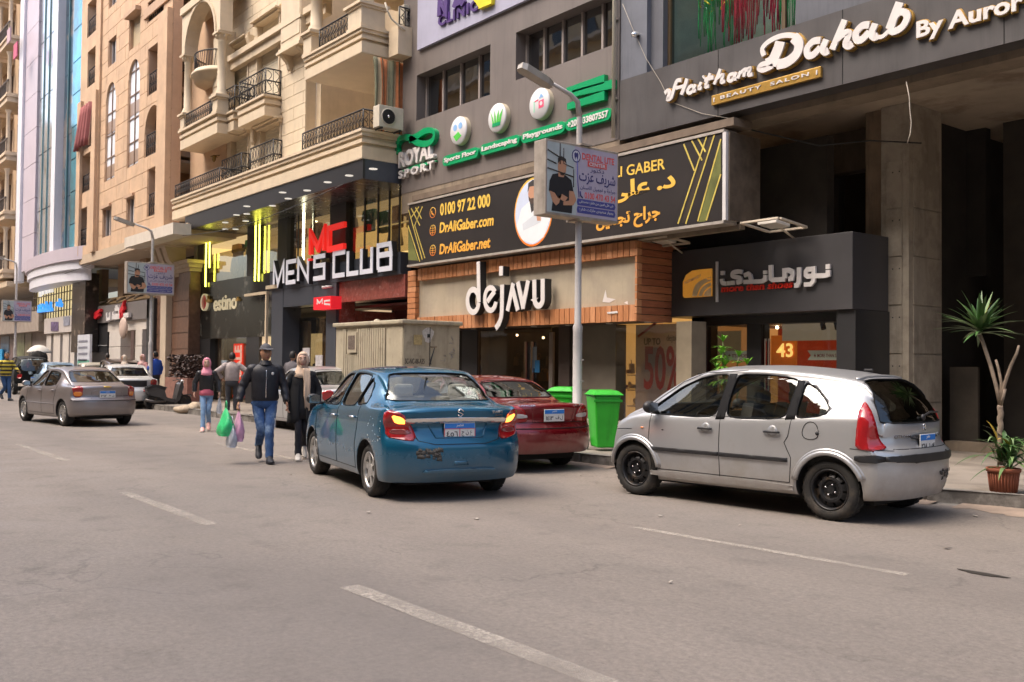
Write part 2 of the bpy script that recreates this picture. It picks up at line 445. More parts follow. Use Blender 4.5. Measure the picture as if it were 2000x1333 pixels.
FR={'L':(Vector((0,3,0)),Vector((1,0,0)),Vector((0,0,1)),Vector((0,-1,0))),
  'R':(Vector((0,-3,0)),Vector((1,0,0)),Vector((0,0,1)),Vector((0,1,0))),
  'B':(Vector((-5,0,0)),Vector((0,1,0)),Vector((0,0,1)),Vector((1,0,0))),
  'F':(Vector((5,0,0)),Vector((0,1,0)),Vector((0,0,1)),Vector((-1,0,0)))}
ZMAP=[None]
def cast(bv,fr,a,b):
 if ZMAP[0]:b=ZMAP[0](b)
 o,u,v,d=fr;h=bv.ray_cast(o+u*a+v*b,d)
 if h[0] is None:return None
 n=h[1];n=n if n.dot(d)<0 else-n
 return h[0],n
def drape(bv,fr,poly,off,thick=0.0,res=.09,mb=None):
 """polygon (a, b) laid onto the body along fr's direction"""
 fr=FR[fr] if isinstance(fr,str) else fr
 bm=bmesh.new();vv=[bm.verts.new((p[0],p[1],0)) for p in poly]
 for t in tessellate_polygon([[Vector((p[0],p[1],0)) for p in poly]]):
  try:bm.faces.new([vv[i] for i in t])
  except ValueError:pass
 for _ in range(5):
  e=[x for x in bm.edges if x.calc_length()>res]
  if not e:break
  bmesh.ops.subdivide_edges(bm,edges=e,cuts=1);bmesh.ops.triangulate(bm,faces=[f for f in bm.faces if len(f.verts)>3])
 bm.verts.index_update();out=[];last=None
 for v in bm.verts:
  h=cast(bv,fr,v.co.x,v.co.y)
  if h is None:h=last or(fr[0]+fr[1]*v.co.x+fr[2]*v.co.y+fr[3]*2,-fr[3])
  last=h;out.append(h[0]+h[1]*off if off>=0 else h[0]+h[1]*off)
 norm=[]
 faces=[[v.index for v in f.verts] for f in bm.faces]
 edges=[[v.index for v in e.verts] for e in bm.edges if len(e.link_faces)==1];bm.free()
 mb=mb or MB()
 a,b,c=[out[i] for i in faces[0]]
 fl=(b-a).cross(c-a).dot(fr[3])>0
 if fl:faces=[f[::-1] for f in faces]
 if thick:
  n=len(out);nn=[Vector((0,0,0)) for _ in out]
  for f in faces:
   a,b,c=[out[i] for i in f];q=(b-a).cross(c-a)
   for i in f:nn[i]+=q
  low=[p-(nn[i].normalized() if nn[i].length else-fr[3])*thick for i,p in enumerate(out)]
  mb.add(out+low,faces+[],True)
  base=len(mb.v)-2*n
  for i,j in edges:mb.f.append([base+i,base+j,base+j+n,base+i+n]);mb.mi.append(mb.cm);mb.sm.append(False)
 else:mb.add(out,faces,True)
 return mb
def drape_line(bv,fr,pts,r,off=0.0,closed=False,step=.05,mb=None,n=6):
 fr=FR[fr] if isinstance(fr,str) else fr
 if closed:pts=list(pts)+[pts[0]]
 Q=[]
 for a,b in zip(pts,pts[1:]):
  k=max(1,int(sqrt((a[0]-b[0])**2+(a[1]-b[1])**2)/step))
  for i in range(k):Q.append((a[0]+(b[0]-a[0])*i/k,a[1]+(b[1]-a[1])*i/k))
 Q.append(pts[-1]);P=[]
 for a,b in Q:
  h=cast(bv,fr,a,b)
  if h:P.append(h[0]+h[1]*off)
 mb=mb or MB()
 if len(P)>1:mb.tube(P,r,n)
 return mb
def poly_cutter(poly,fr,d0,d1,m=None):
 o,u,v,d=FR[fr];mb=MB()
 mb.prism([o+u*a+v*b+d*d0 for a,b in poly],d*(d1-d0))
 me=bpy.data.meshes.new('k');me.from_pydata(mb.v,[],mb.f);me.update()
 bm=bmesh.new();bm.from_mesh(me);bmesh.ops.recalc_face_normals(bm,faces=bm.faces);bm.to_mesh(me);bm.free()
 if m:me.materials.append(m)
 return me
def cyl_cutter(c,r,y0,y1,m,n=32):
 mb=MB();mb.prism([(c[0]+r*cos(2*pi*k/n),y0,c[1]+r*sin(2*pi*k/n)) for k in range(n)],(0,y1-y0,0))
 me=bpy.data.meshes.new('k');me.from_pydata(mb.v,[],mb.f);me.update()
 bm=bmesh.new();bm.from_mesh(me);bmesh.ops.recalc_face_normals(bm,faces=bm.faces);bm.to_mesh(me);bm.free()
 me.materials.append(m);return me
M_TYRE=mat('tyre_rubber',(.022,.021,.02),.85,var=.25,vs=14,col2=(.075,.062,.05),c2scale=6,c2lo=.5,c2hi=.75)
M_DARK=mat('underbody_black',(.012,.012,.012),.8,var=.1)
M_BLKP=mat('black_plastic',(.022,.022,.024),.45,var=.12,vs=9)
M_CHR=mat('chrome',(.75,.75,.76),.12,1.0,var=.04)
M_RUB=mat('window_rubber',(.010,.010,.011),.7,var=0,spec=.2)
M_SEAT=mat('seat_fabric_grey',(.16,.15,.145),.9,var=.2,vs=10)
M_SEATB=mat('seat_fabric_beige',(.42,.38,.32),.9,var=.15,vs=10)
M_CG=glass('car_glass',(.66,.70,.67),.12)
M_CGD=glass('car_glass_dark',(.20,.23,.23),.10)
M_RED=mat('tail_lens_red',(.32,.008,.012),.12,var=.12,vs=18,coat=1)
M_REDL=mat('tail_lens_lit',(.9,.15,.03),.2,var=.1,emit=(1.0,.22,.03),es=2.6)
M_AMB=mat('tail_lens_amber',(.75,.22,.02),.15,var=.1,coat=1)
M_CLR=mat('lens_clear',(.62,.58,.56),.1,var=.1,coat=1)
M_PLB=mat('plate_blue',(.03,.2,.62),.5,var=.1)
M_PLW=mat('plate_white',(.72,.71,.68),.5,var=.06,vs=12)
M_INK=mat('plate_ink',(.03,.03,.03),.6,var=0)
M_GAP=mat('panel_gap',(.01,.01,.01),.9,var=0)
M_SEAM=mat('dirt_scuff',(.07,.065,.06),.9,var=.3,vs=30)
def plate(parent,bv,S,yc,zc,w=.36,h=.17,two=False,left='٤٥٦',right='ع ن ج',tilt=0):
 hit=cast(bv,FR['B'],yc,zc);x=hit[0].x-.03
 pl=MB().box(x,yc-w/2,zc-h/2,x+.012,yc+w/2,zc+h/2).build('number_plate',M_PLW,parent,local=True,bevel=.004)
 MB().box(x-.003,yc-w/2+.006,zc+h*.14,x,yc+w/2-.006,zc+h/2-.006).build('plate_band',M_PLB,pl,local=True)
 o0=(x-.001,0,0)
 # seen from behind, text runs from +y to -y
 text_box('مصر' if False else ar('مصر'),(x-.003,yc+w*.12,zc+h*.2),(0,-1,0),(0,0,1),(-1,0,0),w*.24,h*.2,.002,'plate_text',M_PLW,pl,local=True)
 text_box(left,(x,yc+w*.42,zc-h*.38),(0,-1,0),(0,0,1),(-1,0,0),w*.36,h*.34,.003,'plate_number',M_INK,pl,off=.01,local=True)
 text_box(ar(right),(x,yc-w*.06,zc-h*.38),(0,-1,0),(0,0,1),(-1,0,0),w*.36,h*.36,.003,'plate_letters',M_INK,pl,off=.01,local=True)
 if two:
  f=MB();e=.004;rd=mat('plate_red_line',(.6,.05,.08),.5,var=0)
  for a,b,c,d in((-w/2,w/2,zc-h/2,zc-h/2+e*1.6),(-w/2,w/2,zc+h*.11,zc+h*.14),(-w/2,-w/2+e*1.5,zc-h/2+e*1.7,zc+h*.105),(w/2-e*1.5,w/2,zc-h/2+e*1.7,zc+h*.105),(-e,e,zc-h/2+e*1.7,zc+h*.105)):
   f.box(x-.005,yc+a,c,x-.001,yc+b,d)
  f.build('plate_frame',rd,pl,local=True,kind=None)
def wheel(parent,x,y,R,w,style,side,metal):
 """wheel root is the tyre; outer face points to side*y"""
 s=side;rr=R*S_RIM[style]
 t=MB();prof=[(rr,-w/2+.012),(rr+.02,-w/2),(R-.035,-w/2-.004),(R-.008,-w/2+.025),(R,-w/2+.05),(R,w/2-.05),(R-.008,w/2-.025),(R-.035,w/2+.004),(rr+.02,w/2),(rr,w/2-.012)]
 t.lathe([(a,b*s) for a,b in prof]+[(rr,-(w/2-.012)*s)],(x,y,R),'y',40)
 wo=bpy.data.objects.new('wheel',None);COL.objects.link(wo);wo.parent=parent
 t.build('tyre',M_TYRE,wo,local=True)
 g=MB()
 for k in range(28):  # tread blocks
  a=2*pi*k/28;q=[]
  for da,dr in((-.07,-.002),(.07,-.002),(.07,.004),(-.07,.004)):q.append((x+(R+dr)*cos(a+da),y-w*.36,R+(R+dr)*sin(a+da)))
  g.prism(q,(0,w*.30,0));g.prism([(p[0],p[1]+w*.42,p[2]) for p in q],(0,w*.30,0))
 tr=g.build('tread',M_TYRE,wo,local=True,kind='stuff')
 f=y+s*(w/2-.012)  # outer rim edge plane
 r=MB()
 r.lathe([(rr,-s*.0),(rr+.004,s*.006),(rr-.012,s*.006),(rr-.02,-s*.02),(rr-.03,-s*.09)],(x,f,R),'y',40)
 def disc(r0,h0,r1,h1,keep=lambda k:True,n=40):
  for k in range(n):
   if not keep(k):continue
   a0,a1=2*pi*k/n,2*pi*(k+1)/n;q=[]
   for a,rad,h in((a0,r0,h0),(a1,r0,h0),(a1,r1,h1),(a0,r1,h1)):q.append((x+rad*cos(a),f+s*h,R+rad*sin(a)))
   r.add(q,[(0,1,2,3),(3,2,1,0)][:1],True)
 if style=='steel':
  disc(rr-.03,-.05,rr-.075,-.022,lambda k:k%4!=0)
  disc(rr-.075,-.022,rr*.5,-.018);disc(rr*.5,-.018,rr*.42,-.045);disc(rr*.42,-.045,.045,-.05);disc(.045,-.05,.04,-.02);disc(.04,-.02,.001,-.018)
  nb=4
 elif style=='alloy':
  for k in range(6):
   for da in(-.13,.13):
    a=2*pi*k/6+.3;p=[]
    for rad,off,h in((.05,-.016,-.01),(.05,.016,-.01),(rr-.018,.017,-.012),(rr-.018,-.017,-.012)):
     aa=a+da*(rad/rr)**.6;p.append((x+rad*cos(aa)-off*sin(aa),f+s*h,R+rad*sin(aa)+off*cos(aa)))
    r.prism(p,(0,-s*.03,0))
  disc(.075,-.008,.001,-.004);disc(.075,-.04,.074,-.008);nb=5
 else:
  for k in range(7):
   a=2*pi*k/7;p=[]
   for rad,off,h in((.04,-.02,-.012),(.04,.02,-.012),(rr-.02,.028,-.015),(rr-.02,-.028,-.015)):p.append((x+rad*cos(a)-off*sin(a),f+s*h,R+rad*sin(a)+off*cos(a)))
   r.prism(p,(0,-s*.02,0))
  disc(.06,-.01,.001,-.006);nb=4
 r.build('rim',metal,wo,local=True)
 h=MB();h.lathe([(rr-.032,0),(.001,0)],(x,f-s*.088,R),'y',24);h.build('brake_disc',M_DARK,wo,local=True)
 b=MB()
 for k in range(nb):
  a=2*pi*k/nb+.4;c=(x+.055*cos(a),f-s*.03,R+.055*sin(a));b.lathe([(.009,0),(.009,s*.02),(.001,s*.022)],c,'y',8)
 b.build('wheel_nuts',M_CHR,wo,local=True,kind='stuff')
 return wo
S_RIM={'steel':.66,'alloy':.68,'cover':.66}
def seats(parent,xs,zf,m,wd=.46,head=True):
 for x,rear in xs:
  for y in((-.34,.34)):
   s=MB();s.box(x,y-wd/2,zf,x+.48,y+wd/2,zf+.16)
   s.prism([(x-.02,y-wd/2,zf+.1),(x+.1,y-wd/2,zf+.1),(x-.04,y-wd/2,zf+.62),(x-.14,y-wd/2,zf+.62)],(0,wd,0))
   so=s.build('seat',m,parent,local=True,bevel=.05)
   if head:MB().box(x-.17,y-.12,zf+.62,x-.09,y+.12,zf+.77).build('headrest',m,so,local=True,bevel=.04)
def make_car(S):
 L2=S['L']/2
 root=thing(S.get('name','parked_car'),S['label'],'car',(S['pos'][0],S['pos'][1],S['pos'][2] if len(S['pos'])>2 else 0),S['rz'],S.get('group'))
 A=car_loft(S,'body',n=S.get('n',64));bv=bvh_of(A)
 A.materials.clear();A.materials.append(S['paint']);A.materials.append(M_DARK)
 R=S['R'];xf,xr=S['axles'];cut=[]
 for xa in(xf,xr):
  for sd in(1,-1):cut.append(cyl_cutter((xa,R*1.0+.005),R+S.get('arch',.045),sd*(S['hw']-.27),sd*(S['hw']+.3),M_DARK))
 ca=S['cabin']
 C=car_loft(S,'c',ca[0],ca[1],.045,S['floor'],n=26,caps=4);C.materials.append(M_DARK);cut.append(C)
 for w in S['side_windows']:
  P=smooth_poly(w,2)
  cut.append(poly_cutter(P,'L',1.6,2.7,M_DARK));cut.append(poly_cutter(P,'R',1.6,2.7,M_DARK))
 RW=smooth_poly(S['rear_window'],2);cut.append(poly_cutter(RW,'B',2.0,5+S['rw_in'],M_DARK))
 if 'windshield' in S:WS=smooth_poly(S['windshield'],2);cut.append(poly_cutter(WS,'F',2.0,5-S['ws_in'],M_DARK))
 body=boolean(A,cut)
 if len(body.polygons)<500:print('BOOLEAN WEAK',S['label'])
 body.name='body';bo=link('body',body,None,root)
 for s,fr in(('L','L'),('R','R')):
  if s=='R' and S.get('lite'):continue
  for w in S['side_windows']:
   P=smooth_poly(w,2);g=drape(bv,fr,P,-.012,res=.12).build('side_window',S.get('glass',M_CG),root,local=True)
   drape_line(bv,fr,P,.007,0,True).build('window_seal',M_RUB,g,local=True)
 g=drape(bv,'B',RW,-.008,res=.12).build('rear_window',S.get('rglass',S.get('glass',M_CG)),root,local=True)
 drape_line(bv,'B',RW,.007,0,True).build('window_seal',M_RUB,g,local=True)
 if 'windshield' in S:drape(bv,'F',WS,-.008,res=.12).build('windscreen',M_CG,root,local=True)
 for xa in(xf,xr):
  for sd in(1,-1):wheel(root,xa,sd*(S['hw']-.125),R,.185,S['wheel'],sd,S['rim_mat'])
 seats(root,S['seats'],S['floor']-.02,S.get('seat_mat',M_SEAT))
 gp=MB()
 for ln in S.get('gaps',[]):drape_line(bv,ln[0],ln[1],.0045,0.0005,mb=gp,n=4,step=.06)
 gp.build('panel_gap',M_GAP,root,local=True,kind='stuff')
 for sd in((1,-1) if not S.get('lite') else(1,)):
  fr='L' if sd>0 else 'R'
  for x,z in S['handles']:
   h=cast(bv,FR[fr],x,z);p=h[0]
   hb=MB().tube([(x-.09,p.y+sd*.012,z),(x-.07,p.y+sd*.03,z+.004),(x+.07,p.y+sd*.03,z+.004),(x+.09,p.y+sd*.012,z)],.013,8).build('door_handle',S['handle_mat'],root,local=True)
  mx,mz=S['mirror'];y0=cast(bv,FR[fr],mx,mz-.06)[0].y
  mm=MB().sphere((mx,y0+sd*.13,mz),.1,14,(.62,.95,.72)).build('wing_mirror',S['mirror_mat'],root,local=True)
  MB().tube([(mx,y0-sd*.02,mz-.06),(mx,y0+sd*.07,mz-.04)],.022,6).build('mirror_arm',M_BLKP,mm,local=True)
  MB().box(mx-.066,y0+sd*.06,mz-.05,mx-.062,y0+sd*.2,mz+.05).build('mirror_glass',M_CHR,mm,local=True)
 MB().box(-L2+.35,-S['hw']+.3,.16,L2-.3,S['hw']-.3,.3).build('underbody',M_DARK,root,local=True)
 sw=S['floor']+.33
 st=MB();st.lathe([(.17+.014*cos(a),.014*sin(a)) for a in[2*pi*k/8 for k in range(9)]],(0,0,0),'x',20);st.box(-.01,-.16,-.015,.01,.16,.015)
 rt=Matrix.Rotation(radians(25),4,'Y');px=S['seats'][0][0]+.62
 st.v=[rt@v+Vector((px,.34,sw)) for v in st.v];st.build('steering_wheel',M_BLKP,root,local=True)
 MB().box(px+.14,-.62,S['floor'],px+.55,.62,sw+.04).build('dashboard',M_BLKP,root,local=True,bevel=.05)
 if 'windshield' in S:MB().box(px+.28,-.1,S['top'][len(S['top'])//2][1]-.16,px+.3,.1,S['top'][len(S['top'])//2][1]-.1).build('mirror_inside',M_BLKP,root,local=True)
 S['extra'](root,bv,S) if S.get('extra') else None
 return root
def patch(root,bv,fr,poly,name,m,off=.006,th=.012,it=1,res=.07,parent=None):
 P=smooth_poly(poly,it) if it else poly
 return drape(bv,fr,P,off,th,res).build(name,m,parent or root,local=True)
def glyph(root,bv,fr,strokes,w,name,m,off=.006):
 mb=MB()
 for s in strokes:drape_line(bv,fr,s,w,off,mb=mb,step=.02,n=6)
 return mb.build(name,m,root,local=True)
def badge(root,bv,yc,zc,w,h,s,m=M_CHR,name='badge'):
 hit=cast(bv,FR['B'],yc,zc)
 hl=cast(bv,FR['B'],yc+w/2,zc)[0];hr=cast(bv,FR['B'],yc-w/2,zc)[0]
 u=(hr-hl).normalized();n=hit[1];v=n.cross(u).normalized()
 if v.z<0:v=-v
 return text_box(s,hl-v*h/2+n*.003,u,v,n,(hr-hl).length,h,.008,name,m,root,off=.01,local=True)
def FQ(ang,dist=4):
 """projection frame looking from behind-left at ang degrees off the rear axis"""
 a=radians(ang);d=Vector((cos(a),-sin(a),0));u=Vector((-sin(a),-cos(a),0))*-1
 return(-d*dist,u,Vector((0,0,1)),d)

def squash(S,z0,k):
 f=lambda z:z if z<z0 else z0+(z-z0)*k
 for q in('top','belt'):S[q]=[(x,f(z)) for x,z in S[q]]
 S['side_windows']=[[(x,f(z)) for x,z in w] for w in S['side_windows']]
 for q in('rear_window','windshield'):S[q]=[(x,f(z)) for x,z in S[q]]

# ---- silver hatchback (nearest, parked at the right)
P_SIL=mat('silver_paint',(.45,.455,.465),.30,.55,var=.06,vs=1.2,coat=.2,dust=.55,col2=(.36,.34,.30),c2scale=2.2,c2lo=.56,c2hi=.85)
P_BLU=mat('teal_blue_paint',(.002,.098,.185),.24,.4,var=.10,vs=1.0,coat=.8,dust=.28)
P_REDP=mat('dark_red_paint',(.19,.004,.010),.26,.35,var=.12,vs=2,coat=1,dust=.35)
P_GRY=mat('warm_grey_paint',(.27,.245,.245),.32,.5,var=.07,vs=1.5,coat=.7,dust=.4)
P_WHT=mat('pearl_white_paint',(.66,.655,.64),.32,.3,var=.05,coat=.8)
M_STEEL=mat('wheel_steel_black',(.025,.025,.027),.42,.4,var=.2,vs=20,col2=(.10,.07,.045),c2scale=9,c2lo=.55,c2hi=.7)
M_ALLOY=mat('wheel_alloy',(.55,.54,.52),.3,.8,var=.12,vs=20)
FZ=[(0,0),(.2,.2),(.31,.34),(.483,.565),(.585,.715),(.775,.83),(.895,.970),(1.0,1.065),(1.2,1.235),(1.41,1.42),(1.7,1.7)]
def fz(z):return interp(FZ,z)
def arc(cx,cz,r,a0,a1,n=14):return[(cx+r*cos(radians(a0+(a1-a0)*i/n)),cz+r*sin(radians(a0+(a1-a0)*i/n))) for i in range(n+1)]
def ex_hatch(root,bv,S):
 ZMAP[0]=fz
 for fr in('L','R'):
  patch(root,bv,fr,[(-.02,.87),(.095,.865),(.025,1.42),(-.072,1.425)],'door_pillar',M_RUB,.004,.004,0)
  patch(root,bv,fr,[(-.865,.905),(-.755,.895),(-.81,1.365),(-.885,1.35)],'door_pillar',M_RUB,.004,.004,0)
  for x0,x1 in((.035,.96),(-.80,.015)):patch(root,bv,fr,[(x0,.468),(x1,.468),(x1,.498),(x0,.498)],'rub_strip',M_BLKP,.018,.02,0,res=.2)
  for xa in S['axles']:
   mb=MB()
   ZMAP[0]=None
   for k,rad in((0,.362),(1,.392)):
    drape_line(bv,fr,arc(xa,.305,rad,8 if xa>0 else 12,172 if xa>0 else 160,22),.026 if k==0 else.02,.004-k*.012,mb=mb,n=10)
   mb.build('wheel_arch_lip',P_SIL,root,local=True);ZMAP[0]=fz
  patch(root,bv,fr,[(.97,.245),(-.86,.245),(-.86,.30),(.97,.30)],'sill',P_SIL,.018,.02,1)
 drape_line(bv,'L',arc(-1.05,.80,.09,0,360,20),.004,.001,n=4).build('fuel_flap',M_GAP,root,local=True)
 patch(root,bv,'L',arc(-1.125,.80,.018,0,330,8),'fuel_lock',M_BLKP,.008,.01,0)
 patch(root,bv,'L',arc(.80,.70,.014,0,330,8),'door_hole',M_INK,.003,.004,0)
 patch(root,bv,'L',arc(1.10,.72,.022,0,330,8),'side_repeater',M_AMB,.008,.01,0)
 for h in HATCH_RAW['handles']:
  patch(root,bv,'L',arc(h[0],h[1],.062,0,340,12),'handle_cup',mat('silver_shadow',(.30,.30,.30),.4,.5,var=.1),.0025,.004,0)
 # tall tail lamps wrapped round the rear corners
 for sg in(1,-1):
  fr=FQ(38);
  if sg<0:fr=(Vector((fr[0].x,-fr[0].y,0)),Vector((fr[1].x,-fr[1].y,0)),fr[2],Vector((fr[3].x,-fr[3].y,0)))
  def uv(x,y,z):p=Vector((x,y*sg,z))-fr[0];return(p.dot(fr[1]),z)
  pts=[uv(-1.50,.62,1.14),uv(-1.56,.645,1.08),uv(-1.66,.70,.90),uv(-1.75,.69,.72),uv(-1.80,.66,.60),uv(-1.66,.80,.585),uv(-1.52,.81,.60),uv(-1.49,.78,.80),uv(-1.47,.72,1.0)]
  la=patch(root,bv,fr,pts,'tail_light',M_RED,.012,.02,1,res=.05)
 # rear: spoiler lip, wiper, handle, plate, bumper strip
 drape_line(bv,'B',[(-.50,1.375),(-.3,1.405),(0,1.412),(.3,1.405),(.50,1.375)],.017,.004).build('spoiler_lip',P_SIL,root,local=True)
 w=drape_line(bv,'B',[(.0,.955),(-.2,.99),(-.47,.985)],.011,.022).build('rear_wiper',M_BLKP,root,local=True)
 h=cast(bv,FR['B'],0,.95)[0];MB().sphere(h+Vector((-.01,0,0)),.035,10,(.6,1,1)).build('wiper_pivot',M_BLKP,w,local=True)
 patch(root,bv,'B',[(-.27,.745),(.27,.745),(.25,.80),(-.25,.80)],'plate_shade',M_BLKP,.03,.03,1)
 badge(root,bv,.40,.79,.24,.03,'PICASSO' if False else 'CITROEN')
 badge(root,bv,-.40,.79,.07,.035,'C3')
 glyph(root,bv,'B',[[(.03,.86),(.0,.895),(-.03,.86)],[(.03,.835),(.0,.87),(-.03,.835)]],.006,'emblem',M_CHR)
 glyph(root,bv,'B',[[(.03-k*.0,z),(.0,z+.01)] for k,z in()],.006,'emblem',M_CHR) if False else None
 fr='B'
 patch(root,bv,'B',[(-.70,.505),(.70,.505),(.70,.555),(-.70,.555)],'bumper_strip',M_BLKP,.02,.03,1)
 for sg,f2 in((1,'L'),(-1,'R')):patch(root,bv,f2,[(-1.76,.505),(-1.52,.508),(-1.52,.55),(-1.76,.555)],'bumper_strip',M_BLKP,.02,.03,1)
 for f2 in('L','R'):patch(root,bv,f2,[(1.60,.50),(1.82,.50),(1.82,.555),(1.60,.545)],'bumper_strip',M_BLKP,.015,.02,1)
 for sg in(1,-1):patch(root,bv,'F',[(sg*.42,.66),(sg*.74,.68),(sg*.72,.80),(sg*.5,.76)],'headlight',M_CLR,.008,.02,1)
 patch(root,bv,'L',[(1.62,.66),(1.76,.64),(1.74,.74),(1.58,.78)],'headlight',M_CLR,.006,.015,1)
 rnd=random.Random(3);mb=MB()
 for k in range(26):
  a,b=-.16-rnd.random()*.34,.36+rnd.random()*.07;s=.01+rnd.random()*.02
  drape(bv,'B',[(a-s,b-s*.4),(a+s,b-s*.5),(a+s*.8,b+s*.6),(a-s*.7,b+s*.4)],.002+.0006*k%5,.001,1,mb)
 mb.build('scuff',M_SEAM,root,local=True,kind='stuff')
 patch(root,bv,'B',arc(-.55,.30,.03,0,340,10),'towing_hole',M_INK,.003,.004,0)
 MB().box(-1.28,-.06,1.478,-1.18,-.03,1.50).build('antenna_foot',M_BLKP,root,local=True,bevel=.008)
 ZMAP[0]=None;plate(root,bv,S,0.0,.775,.34,.17,left='٢٦٨',right='س ر')
 MB().box(-1.25,-.45,1.04,-1.05,.45,1.06).build('parcel_shelf',M_SEAT,root,local=True)
HATCH=dict(label='silver hatchback with black steel wheels parked at the kerb in front of the shoe shop',L=3.85,hw=.83,R=.305,axles=(1.22,-1.24),rz=0,pos=(0,0),
 w=[(-1.925,.76),(-1.7,.805),(-1.2,.83),(0,.832),(1.2,.82),(1.6,.79),(1.925,.70)],
 wr=[(-1.925,.63),(-1.75,.59),(-1.45,.555),(-.9,.60),(0,.615),(.6,.605),(1.0,.63),(1.35,.66),(1.925,.56)],
 top=[(-1.925,.84),(-1.90,.90),(-1.80,1.02),(-1.62,1.25),(-1.48,1.385),(-1.30,1.435),(-.9,1.49),(-.3,1.528),(.1,1.522),(.5,1.45),(.9,1.24),(1.2,1.02),(1.32,.965),(1.6,.85),(1.8,.74),(1.925,.62)],
 belt=[(-1.925,.80),(-1.6,.97),(-.8,.935),(.2,.895),(1.1,.865),(1.5,.79),(1.925,.56)],
 bot=[(-1.925,.24),(-1.5,.22),(-.8,.215),(1.2,.205),(1.6,.21),(1.925,.25)],
 rear=[(.2,.10),(.32,.03),(.45,.0),(.57,.0),(.62,.07),(.8,.10),(1.0,.05),(1.2,.0)],front=[(.2,.08),(.4,0),(.6,.03),(.8,.12),(1.2,.2)],plan=.20,fplan=.34,crown=.05,
 cabin=(-1.50,1.02),floor=.50,rw_in=-1.15,ws_in=.5,
 side_windows=[[(.98,.885),(.09,.875),(.02,1.415),(.20,1.41),(.42,1.36),(.68,1.235),(.90,1.06),(1.04,.93)],[(-.76,.90),(-.015,.88),(-.07,1.42),(-.45,1.42),(-.74,1.385),(-.82,1.355)],[(-1.20,.985),(-1.10,.945),(-.86,.915),(-.89,1.345),(-1.02,1.28),(-1.16,1.14),(-1.22,1.05)]],
 rear_window=[(-.64,.90),(.64,.90),(.64,.95),(.50,1.36),(.3,1.385),(-.3,1.385),(-.50,1.36),(-.64,.95)],
 windshield=[(-.60,1.0),(.60,1.0),(.48,1.40),(.2,1.43),(-.2,1.43),(-.48,1.40)],
 seats=((-.08,0),(-1.0,1)),handles=((.16+.05,.775),(-.62,.785)),handle_mat=M_BLKP,mirror=(.93,.97),mirror_mat=M_BLKP,wheel='steel',rim_mat=M_STEEL,paint=P_SIL,extra=ex_hatch,rglass=M_CGD,
 gaps=[('L',[(.03,.885),(.03,.60),(.02,.30)]),('L',[(.99,.885),(1.0,.55),(.95,.31)]),('L',[(-.83,.91),(-.80,.74),(-.76,.62),(-.84,.50),(-.82,.31)]),('L',[(-.82,.31),(.95,.31)]),('L',[(1.01,.885),(-.85,.91)]),
   ('B',[(-.58,.60),(.58,.60)]),('L',[(-1.47,.60),(-1.80,.585)]),('L',[(1.26,.68),(1.45,.66),(1.75,.6)]),('L',[(1.12,.97),(.66,1.31),(.35,1.43),(-.2,1.465)])])
